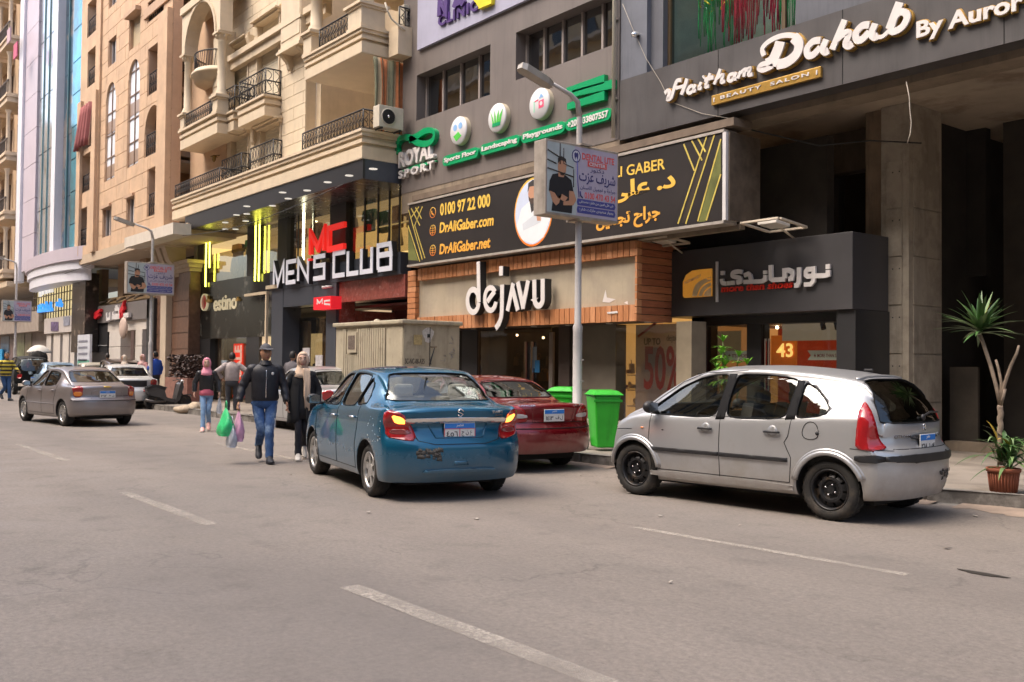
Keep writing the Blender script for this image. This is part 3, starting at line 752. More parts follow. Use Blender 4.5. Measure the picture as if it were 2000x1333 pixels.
def ex_dzire(root,bv,S):
 for sg in(1,-1):
  fr=FQ(32)
  if sg<0:fr=(Vector((fr[0].x,-fr[0].y,0)),Vector((fr[1].x,-fr[1].y,0)),fr[2],Vector((fr[3].x,-fr[3].y,0)))
  def uv(x,y,z):p=Vector((x,y*sg,z))-fr[0];return(p.dot(fr[1]),z)
  o=[uv(-1.73,.80,1.00),uv(-1.93,.68,.97),uv(-1.97,.63,.86),uv(-2.0,.54,.665),uv(-1.93,.72,.68),uv(-1.76,.80,.71),uv(-1.70,.80,.86)]
  la=patch(root,bv,fr,o,'tail_light',M_RED,.012,.02,1,res=.05)
  patch(root,bv,fr,[uv(-1.82,.765,.955),uv(-1.93,.675,.92),uv(-1.95,.655,.85),uv(-1.86,.74,.855)],'indicator_lens',M_REDL,.016,.004,1,res=.05,parent=la)
  patch(root,bv,fr,[uv(-1.80,.785,.79),uv(-1.955,.64,.79),uv(-1.975,.60,.735),uv(-1.82,.785,.735)],'reverse_lens',mat('tail_lens_smoked',(.20,.05,.05),.15,var=.1,coat=1),.015,.004,1,res=.05,parent=la)
 h=MB()
 ch=patch(root,bv,'B',[(-.60,.865),(.60,.865),(.61,.915),(.0,.925),(-.61,.915)],'chrome_trim',M_CHR,.02,.03,0,res=.06)
 plate(root,bv,S,0.0,.775,.37,.17,two=True,left='٤٥٦',right='ع ن ج')
 glyph(root,bv,'B',[[(-.035,.985),(.0,1.01),(.035,.985),(-.03,.955),(.0,.93),(.035,.955)]],.0075,'emblem',M_CHR,.008)
 badge(root,bv,-.47,.975,.15,.028,'SWIFT');badge(root,bv,-.49,.94,.10,.016,'DZIRE')
 glyph(root,bv,'B',[[(.36,.86),(.28,.70),(-.28,.70),(-.36,.86)]],.009,'plate_recess_edge',P_BLU,.002)
 patch(root,bv,'B',[(-.44,.325),(.44,.325),(.40,.36),(-.40,.36)],'lower_lip',P_BLU,.03,.03,1)
 patch(root,bv,'B',[(-.09,.40),(.09,.40),(.08,.445),(-.08,.445)],'towing_cover',P_BLU,.006,.01,0)
 rnd=random.Random(5);mb=MB()
 for k in range(34):
  a,b=.33+rnd.random()*.16,.47+rnd.random()*.10;
  if rnd.random()<.3:a=.24+rnd.random()*.09
  s=.014+rnd.random()*.02
  drape(bv,'B',[(a-s,b-s*.7),(a+s,b-s*.5),(a+s*.8,b+s*.9),(a-s*.7,b+s*.6)],.002+.0005*(k%6),.001,1,mb)
 mb.build('scuff',M_SEAM,root,local=True,kind='stuff')
 MB().tube([(-1.02,.0,1.50),(-1.02,0,1.525),(-1.16,0,1.70)],[.018,.012,.004],8).build('antenna',M_BLKP,root,local=True)
 for f2 in('L','R'):
  patch(root,bv,f2,[(-.065,.985),(-.005,.98),(-.045,1.44),(-.095,1.44)],'door_pillar',P_BLU,.003,.004,0)
 MB().box(-1.36,-.5,1.03,-1.1,.5,1.045).build('parcel_shelf',M_SEATB,root,local=True)
 for x,z,f2 in((-1.70,.52,'L'),(1.6,.66,'L')):pass
 for f2 in('L',):
  mb=MB();rnd=random.Random(8)
  for k in range(22):
   a,b=-1.25-rnd.random()*.42,.62+rnd.random()*.30;s=.004+rnd.random()*.012
   drape(bv,f2,[(a-s,b-s*.4),(a+s,b-s*.3),(a,b+s)],.001,.001,1,mb)
  mb.build('paint_chips',mat('paint_chip',(.5,.5,.48),.8,var=.2),root,local=True,kind='stuff')
DZIRE=dict(label='teal blue sedan with lit tail lamps and chrome boot strip standing in the road',L=3.995,hw=.845,R=.30,axles=(1.20,-1.22),rz=0,pos=(0,0),
 w=[(-2.0,.79),(-1.8,.82),(-1.2,.845),(0,.842),(1.2,.835),(1.7,.80),(2.0,.70)],
 wr=[(-2.0,.70),(-1.75,.70),(-1.50,.66),(-1.1,.60),(-.5,.605),(.4,.60),(.9,.63),(1.3,.68),(2.0,.58)],
 top=[(-2.0,.995),(-1.975,1.03),(-1.9,1.055),(-1.60,1.075),(-1.46,1.10),(-1.25,1.27),(-1.02,1.44),(-.80,1.52),(-.3,1.55),(.15,1.53),(.45,1.45),(.85,1.22),(1.15,1.04),(1.5,.96),(1.8,.84),(2.0,.66)],
 belt=[(-2.0,.95),(-1.7,1.02),(-1.2,1.01),(-.2,.985),(1.0,.94),(1.5,.84),(2.0,.60)],
 bot=[(-2.0,.215),(-1.6,.20),(-.8,.20),(1.2,.19),(1.6,.2),(2.0,.24)],
 rear=[(.2,.10),(.33,.02),(.5,.0),(.62,.0),(.69,.05),(.72,.07),(.84,.10),(.90,.055),(1.0,.04),(1.1,.04)],front=[(.2,.08),(.4,0),(.6,.03),(.8,.12),(1.2,.2)],plan=.20,fplan=.34,crown=.045,
 cabin=(-1.38,1.0),floor=.52,rw_in=-.95,ws_in=.4,
 side_windows=[[(.92,.985),(.0,.98),(-.04,1.44),(.20,1.43),(.44,1.35),(.72,1.18),(.90,1.04)],[(-.66,1.01),(-.07,.99),(-.10,1.445),(-.45,1.445),(-.74,1.41),(-.74,1.2)],[(-1.06,1.055),(-.70,1.02),(-.78,1.40),(-.92,1.30),(-1.02,1.16)]],
 rear_window=[(-.64,1.10),(.64,1.10),(.62,1.17),(.50,1.44),(.3,1.455),(-.3,1.455),(-.50,1.44),(-.62,1.17)],
 windshield=[(-.60,1.06),(.60,1.06),(.48,1.42),(.2,1.45),(-.2,1.45),(-.48,1.42)],
 seats=((-.08,0),(-.92,1)),handles=((.12,.86),(-.68,.875)),handle_mat=M_CHR,mirror=(.84,1.03),mirror_mat=M_BLKP,wheel='alloy',rim_mat=M_ALLOY,paint=P_BLU,extra=ex_dzire,seat_mat=M_SEATB,
 gaps=[('L',[(.0,.975),(-.02,.60),(-.02,.29)]),('L',[(.97,.94),(1.0,.55),(.92,.29)]),('L',[(-.88,1.03),(-.86,.75),(-.80,.56),(-.82,.29)]),('L',[(-.82,.29),(.92,.29)]),
   ('B',[(.68,1.02),(.56,.86),(.48,.67),(.30,.63),(-.30,.63),(-.48,.67),(-.56,.86),(-.68,1.02)]),('L',[(-1.60,.70),(-1.70,.71)]),('B',[(-.62,1.085),(.62,1.085)])])
HATCH_RAW=dict(HATCH)
for q in('top','belt'):HATCH[q]=[(x,fz(z)) for x,z in HATCH[q]]
HATCH['side_windows']=[[(x,fz(z)) for x,z in w] for w in HATCH['side_windows']]
for q in('rear_window','windshield'):HATCH[q]=[(x,fz(z)) for x,z in HATCH[q]]
HATCH['rear']=[(fz(z),v) for z,v in HATCH['rear']];HATCH['handles']=tuple((x,fz(z)) for x,z in HATCH['handles']);HATCH['mirror']=(.93,1.04)
HATCH['gaps']=[(f,[(x,fz(z)) for x,z in l]) for f,l in HATCH['gaps']]
squash(DZIRE,.98,.88)
DZIRE['w']=[(x,w*1.01) for x,w in DZIRE['w']]
def ex_red(root,bv,S):
 for sg in(1,-1):
  fr=FQ(20)
  if sg<0:fr=(Vector((fr[0].x,-fr[0].y,0)),Vector((fr[1].x,-fr[1].y,0)),fr[2],Vector((fr[3].x,-fr[3].y,0)))
  def uv(x,y,z):p=Vector((x,y*sg,z))-fr[0];return(p.dot(fr[1]),z)
  la=patch(root,bv,fr,[uv(-1.95,.80,.94),uv(-2.1,.52,.92),uv(-2.1,.44,.76),uv(-2.1,.47,.70),uv(-1.93,.81,.70)],'tail_light',M_RED,.012,.02,1,res=.05)
  patch(root,bv,fr,[uv(-2.0,.76,.83),uv(-2.1,.46,.82),uv(-2.1,.44,.765),uv(-2.0,.77,.765)],'reverse_lens',M_CLR,.016,.004,1,res=.05,parent=la)
 plate(root,bv,S,0.0,.80,.35,.17,left='١٤١٣',right='ل ف')
 badge(root,bv,.42,.935,.24,.025,S['b1']);badge(root,bv,-.46,.93,.16,.02,S['b2'])
 glyph(root,bv,'B',[[(.36,.94),(.34,.71),(-.34,.71),(-.40,.94)]],.006,'boot_crease',S['paint'],.001)
 drape_line(bv,'B',[(-.8,.62),(.8,.62)],.008,.002).build('bumper_seam',M_GAP,root,local=True)
SEDG=[('L',[(.0,.90),(-.02,.60),(-.02,.27)]),('L',[(.95,.88),(.98,.55),(.90,.27)]),('L',[(-.92,.95),(-.86,.75),(-.80,.56),(-.82,.27)]),('L',[(-.82,.27),(.90,.27)]),('B',[(.64,.97),(.55,.70),(-.55,.70),(-.64,.97)])]
def sedan(**k):
 L=k['L'];h=L/2;H=k.get('H',1.41);hw=k.get('hw',.84);bz=k.get('bz',.97);rr=k.get('roof',.80);f=H/1.41
 S=dict(L=L,hw=hw,R=.295,axles=(1.28,-1.27),arch=.04,
  w=[(-h,hw-.07),(-h+.3,hw-.02),(-1.2,hw),(1.2,hw-.01),(h-.3,hw-.04),(h,hw-.14)],
  wr=[(-h,hw-.13),(-h+.5,hw-.16),(-1.2,.60),(-.6,.58),(.4,.58),(.9,.62),(1.4,.68),(h,.58)],
  top=[(-h,bz-.06),(-h+.03,bz-.02),(-h+.12,bz),(-h+.50,bz+.01),(-1.42,bz+.04),(-1.1,bz+.20),(-rr,H-.055),(-.45,H-.005),(-.1,H),(.25,H-.04),(.6,H-.18),(1.05,bz-.02),(1.2,bz-.07),(1.6,.86),(h-.15,.76),(h,.62)],
  belt=[(-h,bz-.10),(-1.6,bz-.05),(-.9,bz-.045),(1.0,.87),(1.6,.78),(h,.55)],
  bot=[(-h,.27),(-1.6,.22),(-.8,.19),(1.2,.18),(1.7,.2),(h,.24)],
  rear=[(.2,.10),(.32,.03),(.45,0),(.60,.0),(.64,.05),(.70,.09),(.9,.07),(1.0,.07)],front=[(.2,.08),(.4,0),(.6,.03),(.8,.12),(1.2,.2)],plan=.22,fplan=.3,crown=.04,
  cabin=(-1.35,1.0),floor=.48,rw_in=-.9,ws_in=.35,
  side_windows=[[(.86,.90),(.03,.895),(-.0,H-.11),(.22,H-.12),(.5,H-.24)],[(-.60,.925),(-.06,.90),(-.08,H-.105),(-.45,H-.11),(-.76,H-.17),(-.84,1.10),(-.80,.95)]],
  rear_window=[(-.58,bz+.055),(.58,bz+.055),(.55,bz+.13),(.47,H-.10),(.3,H-.08),(-.3,H-.08),(-.47,H-.10),(-.55,bz+.13)],
  windshield=[(-.60,.96),(.60,.96),(.48,H-.13),(.2,H-.11),(-.2,H-.11),(-.48,H-.13)],
  seats=((-.08,0),(-.76,1)),handles=((.12,.80),(-.72,.815)),handle_mat=k['paint'],mirror=(.80,.95),mirror_mat=k['paint'],wheel='cover',rim_mat=M_ALLOY,gaps=SEDG,rz=0,pos=(0,0),n=52)
 S.update(k);return S
def ex_lanos(root,bv,S):
 for sg in(1,-1):
  fr=FQ(24)
  if sg<0:fr=(Vector((fr[0].x,-fr[0].y,0)),Vector((fr[1].x,-fr[1].y,0)),fr[2],Vector((fr[3].x,-fr[3].y,0)))
  def uv(x,y,z):p=Vector((x,y*sg,z))-fr[0];return(p.dot(fr[1]),z)
  la=patch(root,bv,fr,[uv(-1.9,.80,.93),uv(-2.05,.60,.93),uv(-2.1,.65,.68),uv(-1.95,.78,.67)],'tail_light',M_RED,.012,.02,1,res=.05)
  patch(root,bv,fr,[uv(-1.93,.78,.80),uv(-2.06,.62,.80),uv(-2.1,.66,.69),uv(-1.96,.77,.69)],'indicator_lens',M_AMB,.016,.004,1,res=.05,parent=la)
 plate(root,bv,S,0.0,.74,.36,.16,left='٣١٢',right='ن ط')
 glyph(root,bv,'B',[[(.36,.64),(.34,.80),(.25,.835),(-.25,.835),(-.34,.80),(-.38,.64)]],.007,'boot_crease',S['paint'],.001)
 patch(root,bv,'B',[(-.09,.90),(-.02,.89),(.02,.89),(.09,.90),(.09,.915),(.02,.925),(-.02,.925),(-.09,.915)],'emblem',mat('emblem_gold',(.55,.36,.08),.3,.7,var=0),.01,.01,0)
 drape_line(bv,'B',[(-.8,.60),(.8,.60)],.008,.002).build('bumper_seam',M_GAP,root,local=True)
 drape_line(bv,'L',[(1.1,.50),(-.85,.50)],.009,.004).build('side_crease',S['paint'],root,local=True)
def ex_accent(root,bv,S):
 for sg in(1,-1):
  fr=FQ(24)
  if sg<0:fr=(Vector((fr[0].x,-fr[0].y,0)),Vector((fr[1].x,-fr[1].y,0)),fr[2],Vector((fr[3].x,-fr[3].y,0)))
  def uv(x,y,z):p=Vector((x,y*sg,z))-fr[0];return(p.dot(fr[1]),z)
  patch(root,bv,fr,[uv(-1.95,.79,.93),uv(-2.1,.60,.94),uv(-2.1,.60,.76),uv(-2.1,.66,.70),uv(-1.98,.79,.72)],'tail_light',M_RED,.012,.02,1,res=.05)
 patch(root,bv,'B',[(-.42,.70),(.42,.70),(.42,.90),(-.42,.90)],'plate_panel',M_BLKP,.004,.006,0)

# ------------------------------------------------------------------ building planes (metres in front of the camera, towards the shops)
YG,YW,YN,YC,YM=12.6,12.68,13.67,14.75,11.45
def R(tlx,tly,brx,bry,Y):
 x0,z1=XZ(tlx,tly,Y);x1,z0=XZ(brx,bry,Y);return x0,z0,x1,z1
def pl(pts,ox,oy,s,Y):return[XZ(ox+x/s,oy+y/s,Y) for x,y in pts]
def wall(mb,x0,x1,z0,z1,Y,d,holes=()):
 """wall slab on plane Y running back by d, with rectangular holes cut clean through"""
 hs=[(max(a,x0),max(b,z0),min(c,x1),min(e,z1)) for a,b,c,e in holes];hs=[h for h in hs if h[2]>h[0] and h[3]>h[1]]
 xs=sorted(set([x0,x1]+[v for h in hs for v in(h[0],h[2])]));zs=sorted(set([z0,z1]+[v for h in hs for v in(h[1],h[3])]))
 def solid(i,j):
  if i<0 or j<0 or i>=len(xs)-1 or j>=len(zs)-1:return False
  cx,cz=(xs[i]+xs[i+1])/2,(zs[j]+zs[j+1])/2
  return not any(h[0]<cx<h[2] and h[1]<cz<h[3] for h in hs)
 for i in range(len(xs)-1):
  for j in range(len(zs)-1):
   if not solid(i,j):continue
   a,b,c,e=xs[i],xs[i+1],zs[j],zs[j+1]
   mb.add([(a,Y,c),(b,Y,c),(b,Y,e),(a,Y,e),(a,Y+d,c),(b,Y+d,c),(b,Y+d,e),(a,Y+d,e)],[(0,1,2,3),(5,4,7,6)])
   k=len(mb.v)-8
   for t,q in(((i-1,j),(0,3,7,4)),((i+1,j),(1,5,6,2)),((i,j-1),(0,4,5,1)),((i,j+1),(3,2,6,7))):
    if not solid(*t):mb.f.append([k+v for v in q]);mb.mi.append(mb.cm);mb.sm.append(False)
 return mb
def panels(parent,x0,x1,z0,z1,Y,pw,ph,m,holes=(),gap=.012,t=.02,name='stone_panel',stag=True,jit=.003,most=300):
 """facing slabs laid over a wall, trimmed round the openings; every slab is an object"""
 n=0;rnd=random.Random(int(abs(x0*10+z0))+1);j=0;z=z0
 while z<z1-.02:
  ze=min(z+ph,z1);x=x0-(pw*.5 if(stag and j%2) else 0)
  while x<x1-.02:
   a,b=max(x,x0),min(x+pw,x1);segs=[(a,b,z,ze)]
   for h in holes:
    out=[]
    for(p,q,r,s) in segs:
     if h[0]>=q or h[2]<=p or h[1]>=s or h[3]<=r:out.append((p,q,r,s));continue
     if h[0]>p:out.append((p,h[0],r,s))
     if h[2]<q:out.append((h[2],q,r,s))
     m0,m1=max(p,h[0]),min(q,h[2])
     if h[1]>r:out.append((m0,m1,r,h[1]))
     if h[3]<s:out.append((m0,m1,h[3],s))
    segs=out
   for(p,q,r,s) in segs:
    if q-p>.05 and s-r>.05 and n<most:
     d=t+rnd.random()*jit
     MB().box(p+gap/2,Y-d,r+gap/2,q-gap/2,Y+.004,s-gap/2).build(name,m,parent);n+=1
   x+=pw
  z=ze;j+=1
# ------------------------------------------------------------------ ground, road, pavement
def road_mat():
 m=bpy.data.materials.new('asphalt_dusty');m.use_nodes=True;t=m.node_tree;b=t.nodes['Principled BSDF']
 tc=_n(t,'ShaderNodeTexCoord');P=tc.outputs['Object']
 def noise(sc,det=6,ro=.6,stretch=None):
  n=_n(t,'ShaderNodeTexNoise');n.inputs['Scale'].default_value=sc;n.inputs['Detail'].default_value=det;n.inputs['Roughness'].default_value=ro
  s=P
  if stretch:mp=_n(t,'ShaderNodeMapping');mp.inputs['Scale'].default_value=stretch;t.links.new(P,mp.inputs[0]);s=mp.outputs[0]
  t.links.new(s,n.inputs[0]);return n.outputs[0]
 def rng(v,a,b_,c,d):r=_n(t,'ShaderNodeMapRange');r.inputs[1].default_value=a;r.inputs[2].default_value=b_;r.inputs[3].default_value=c;r.inputs[4].default_value=d;t.links.new(v,r.inputs[0]);return r.outputs[0]
 def mix(f,a,b_):
  x=_n(t,'ShaderNodeMix',data_type='RGBA')
  t.links.new(f,x.inputs[0])
  for i,v in((6,a),(7,b_)):
   if isinstance(v,tuple):x.inputs[i].default_value=(*v,1)
   else:t.links.new(v,x.inputs[i])
  return x.outputs[2]
 def scl(c,f):x=_n(t,'ShaderNodeVectorMath',operation='SCALE');t.links.new(c,x.inputs[0]);t.links.new(f,x.inputs['Scale']);return x.outputs[0]
 base=mix(rng(noise(.35,5,.6,(.35,1,1)),.4,.65,0,1),(.208,.178,.154),(.174,.152,.134))
 sep=_n(t,'ShaderNodeSeparateXYZ');t.links.new(P,sep.inputs[0])
 # pale dust lying thicker towards the kerb and between the lanes
 ad=_n(t,'ShaderNodeMath',operation='ADD');t.links.new(sep.outputs[1],ad.inputs[0]);t.links.new(rng(noise(.8,5,.6,(.3,1,1)),.3,.7,-1.6,1.6),ad.inputs[1])
 base=mix(rng(ad.outputs[0],7.0,11.5,0,.75),base,(.225,.185,.155))
 base=mix(rng(noise(2.2,7,.7),.54,.75,0,.6),base,(.10,.088,.08))
 # wheel tracks polished along the lane
 wv=_n(t,'ShaderNodeMath',operation='SINE');mm=_n(t,'ShaderNodeMath',operation='MULTIPLY');mm.inputs[1].default_value=3.6;t.links.new(sep.outputs[1],mm.inputs[0]);t.links.new(mm.outputs[0],wv.inputs[0])
 base=scl(base,rng(wv.outputs[0],-1,1,.965,1.035))
 base=scl(base,rng(noise(24,6,.85),.3,.7,.66,1.34))
 st=_n(t,'ShaderNodeTexVoronoi');st.inputs['Scale'].default_value=55;t.links.new(P,st.inputs[0])
 base=mix(rng(st.outputs[0],.0,.20,.8,0),base,(.30,.265,.23))
 vo=_n(t,'ShaderNodeTexVoronoi');vo.inputs['Scale'].default_value=13;t.links.new(P,vo.inputs[0])
 base=mix(rng(vo.outputs[0],.0,.10,.8,0),base,(.05,.045,.042))
 # hairline cracks and mended, darker patches
 ve=_n(t,'ShaderNodeTexVoronoi');ve.feature='DISTANCE_TO_EDGE';ve.inputs['Scale'].default_value=.38
 wp=_n(t,'ShaderNodeVectorMath',operation='ADD');nz=_n(t,'ShaderNodeTexNoise');nz.inputs['Scale'].default_value=1.6;nz.inputs['Detail'].default_value=6;t.links.new(P,nz.inputs[0]);t.links.new(P,wp.inputs[0]);t.links.new(nz.outputs['Color'],wp.inputs[1]);t.links.new(wp.outputs[0],ve.inputs[0])
 ck=_n(t,'ShaderNodeMath',operation='MULTIPLY');t.links.new(rng(ve.outputs[0],.0,.006,.42,0),ck.inputs[0]);t.links.new(rng(noise(.45,3),.48,.56,0,1),ck.inputs[1])
 base=mix(ck.outputs[0],base,(.045,.04,.037))
 base=mix(rng(noise(.22,4,.5,(.5,1.4,1)),.50,.62,0,.38),base,(.12,.106,.098))
 t.links.new(base,b.inputs['Base Color'])
 t.links.new(rng(noise(1.1),.3,.7,.62,.86),b.inputs['Roughness'])
 bu=_n(t,'ShaderNodeBump');bu.inputs['Strength'].default_value=.55;bu.inputs['Distance'].default_value=.006
 t.links.new(noise(120,3,.7),bu.inputs['Height']);t.links.new(bu.outputs[0],b.inputs['Normal'])
 return m
M_ROAD=road_mat()
M_PAVE=mat('pavement_dusty',(.23,.20,.17),.85,var=.2,vs=1.6,bump=.3,bs=50,col2=(.14,.12,.10),c2scale=1.3,c2lo=.5,c2hi=.7)
M_KERB=mat('kerb_stone',(.22,.205,.185),.8,var=.25,vs=5,bump=.4,bs=30,col2=(.11,.10,.09),c2scale=3)
M_SAND=mat('gutter_sand',(.26,.20,.155),.95,var=.25,vs=3,bump=.3)
MB().box(-400,-200,-.30,200,300,-.02).build('ground',mat('ground_earth',(.16,.14,.12),.9,var=.2,vs=.2),kind='structure')
KL=[(-130,9.9),(-16,9.9),(-10.7,10.0),(-4.6,10.62),(-4.35,10.8)]
def ky(x):return interp([(a,b) for a,b in KL],x)
rd=MB();rd.add([(-130,-9,0),(30,-9,0),(30,30,0),(-4.2,30,0),(-4.2,10.9,0),(-4.6,10.66,0),(-10.7,10.05,0),(-16,9.95,0),(-130,9.95,0)],[tuple(range(9))])
rd.build('road',M_ROAD,kind='structure')
pv=MB();pv.prism([(a,b+.12,.146) for a,b in KL]+[(-4.35,30,.146),(-130,30,.146)],(0,0,-.14));pv.build('pavement',M_PAVE,kind='structure')
kb=thing('kerb',None,None,(-20,9.9,0));kb['kind']='structure'
x=-4.42;k=0;rk=random.Random(2)
while x>-48:
 w=.78+rk.random()*.5;a,b=ky(x),ky(x-w);dz=rk.random()*.012-.006;dy=rk.random()*.02
 q=[(x-.012,a+dy,0),(x-w+.006,b+dy,0),(x-w+.006,b+.17,0),(x-.012,a+.17,0)]
 MB().prism(q,(0,0,.155+dz)).build('kerb_stone',M_KERB,kb,bevel=.014);x-=w
MB().prism([(-4.40,10.75,0),(-4.22,10.8,0),(-4.22,14,0),(-4.40,14,0)],(0,0,.15)).build('kerb_stone',M_KERB,kb,bevel=.014)
# sand heaped in the gutter
rs=random.Random(4)
for i in range(5):
 x0=-4.0-i*1.55;mb=MB();n=16
 top=[(x0-1.3*k/n,ky(x0-1.3*k/n)-.05-rs.random()*.2-(.25 if i==0 else.05)*sin(pi*k/n)) for k in range(n+1)]
 mb.add([(a,b,.004) for a,b in top]+[(a,ky(a)+.06,.03) for a,b in top],[(k,k+n+1,k+n+2,k+1) for k in range(n)])
 mb.build('gutter_sand',M_SAND,kind='stuff')
# lane markings, worn
def paint_mat():
 m=bpy.data.materials.new('worn_road_paint');m.use_nodes=True;t=m.node_tree;b=t.nodes['Principled BSDF'];b.inputs['Roughness'].default_value=.8
 tc=_n(t,'ShaderNodeTexCoord');n=_n(t,'ShaderNodeTexNoise');n.inputs['Scale'].default_value=22;n.inputs['Detail'].default_value=8;n.inputs['Roughness'].default_value=.8
 t.links.new(tc.outputs['Object'],n.inputs[0]);r=_n(t,'ShaderNodeMapRange');r.inputs[1].default_value=.42;r.inputs[2].default_value=.6;r.inputs[3].default_value=.95;r.inputs[4].default_value=.35
 n2=_n(t,'ShaderNodeTexNoise');n2.inputs['Scale'].default_value=1.7;n2.inputs['Detail'].default_value=3;t.links.new(tc.outputs['Object'],n2.inputs[0])
 r2=_n(t,'ShaderNodeMapRange');r2.inputs[1].default_value=.35;r2.inputs[2].default_value=.65;r2.inputs[3].default_value=.9;r2.inputs[4].default_value=.35;t.links.new(n2.outputs[0],r2.inputs[0])
 mu=_n(t,'ShaderNodeMath',operation='MULTIPLY');t.links.new(n.outputs[0],r.inputs[0]);t.links.new(r.outputs[0],mu.inputs[0]);t.links.new(r2.outputs[0],mu.inputs[1]);t.links.new(mu.outputs[0],b.inputs['Alpha'])
 b.inputs['Base Color'].default_value=(.44,.395,.34,1);return m
M_PAINT=paint_mat()
def dash(p0,p1,w):
 a,b=PG(*p0),PG(*p1);d=(b-a).normalized();n=Vector((-d.y,d.x,0))*w/2;z=Vector((0,0,.004))
 mb=MB();k=14;vs=[];rr=random.Random(int(a.x*7))
 for i in range(k+1):
  p=a.lerp(b,i/k);e=rr.random()*.018;f=rr.random()*.018;vs+=[p-n*(1-e/w)+z,p+n*(1-f/w)+z]
 mb.add(vs,[(2*i,2*i+2,2*i+3,2*i+1) for i in range(k)]);return mb.build('lane_marking',M_PAINT,kind='structure')
dash((682,1146),(1190,1338),.16);dash((242,962),(412,1026),.15);dash((35,868),(128,901),.15);dash((1240,1031),(1772,1124),.11);dash((420,866),(600,903),.13);dash((-60,835),(-5,852),.15)
# litter and small marks on the asphalt
rl=random.Random(11)
for i,(px,py) in enumerate([(720,1003),(932,1016),(1135,931),(930,1015),(1165,945),(1228,965),(1290,1010),(1445,1029),(1850,1073),(1905,1010),(1310,1140),(568,930)]):
 p=PG(px,py);s=.018+rl.random()*.022;a=rl.random()*3
 q=[p+Vector((s*cos(a+t)*(1 if j%2 else.5),s*sin(a+t),.006+rl.random()*.012)) for j,t in enumerate((0,1.4,2.9,4.5))]
 MB().prism(q,(0,0,.004)).build('litter_scrap',mat('litter_paper',(.36,.32,.28),.8,var=.1),kind='stuff')
p=PG(1918,1122);MB().prism([p+Vector((.17*cos(a)*(1+.3*sin(3*a)),.05*sin(a),.004)) for a in[2*pi*k/14 for k in range(14)]],(.0,0,.002)).build('oil_stain',mat('oil_dark',(.035,.03,.025),.6,var=.2),kind='stuff')

# ------------------------------------------------------------------ right: dark concrete building with an arcade, salon band above
M_BAND=mat('band_composite_grey',(.085,.08,.082),.38,var=.14,vs=1.2,stain=.25,rvar=.1)
M_CONC=mat('arcade_concrete',(.24,.19,.14),.85,var=.22,vs=2.2,bump=.35,bs=25,stain=.35)
M_MARB=mat('column_marble',(.42,.37,.30),.55,var=.16,vs=2.0,stain=.3,col2=(.27,.235,.19),c2scale=2)
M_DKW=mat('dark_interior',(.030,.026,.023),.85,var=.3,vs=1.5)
M_FRD=mat('frame_dark',(.03,.03,.032),.4,var=.1)
M_WIRE=mat('cable_grey',(.42,.38,.32),.6,var=.1)
XS,zB=XZ(1209,275,YG)
XR=3.5;ZT=XZ(1212,158,YG)[1]
sb=thing('salon_building','dark concrete building over the open arcade, with the beauty salon band and tinsel window','building',(-4,YG,0))
p=R(1286,-60,1544,52,YG);wx0,wx1=XZ(1286,60,YG)[0],XZ(1545,20,YG)[0]
MB().box(XS+.01,YG,zB,XR,YG+.35,ZT).build('fascia_band',M_BAND,sb)
for k in range(1,7):
 xx=XS+k*2.35;MB().box(xx-.006,YG-.004,zB,xx+.006,YG-.001,ZT).build('panel_joint',M_GAP,sb)
mb=MB();wall(mb,XS+.01,XR,ZT,16,YG+.12,.3,[(XZ(1286,60,YG)[0],ZT+.02,wx1,13)])
mb.build('upper_wall',mat('upper_panel_grey',(.11,.115,.135),.4,var=.15,vs=1.5,stain=.3),sb)
MB().box(XS+.01,YG+.02,ZT,XZ(1262,60,YG)[0],YG+.119,16).build('panel',mat('upper_panel_blue',(.14,.15,.18),.4,var=.1,stain=.3),sb)
wx0=XZ(1286,60,YG)[0]
ga=R(1286,0,1545,50,YG)
MB().box(wx0,YG+.30,ZT,wx1,YG+.32,13).build('window',glass('salon_glass',(.85,.9,.87),.04),sb)
MB().box(wx0-.45,YG+.33,ZT-.4,wx0-.35,YG+2.39,13).build('room_side',mat('room_wall_grey',(.45,.5,.47)),sb)
MB().box(wx0-.45,YG+2.4,ZT-.4,wx1+3,YG+2.5,13).build('room_wall',mat('room_wall_grey',(.45,.50,.47),.8,var=.3,vs=1),sb)
MB().box(wx0-.3,YG+.5,ZT-.5,wx1+3,YG+2.4,ZT-.4).build('room_floor',M_DKW,sb)
for xx in(wx0+.03,XZ(1512,30,YG)[0],wx1-.03):MB().box(xx-.035,YG+.24,ZT,xx+.035,YG+.29,13).build('window_frame',mat('frame_bronze',(.12,.085,.05),.4,.3,var=.1),sb)
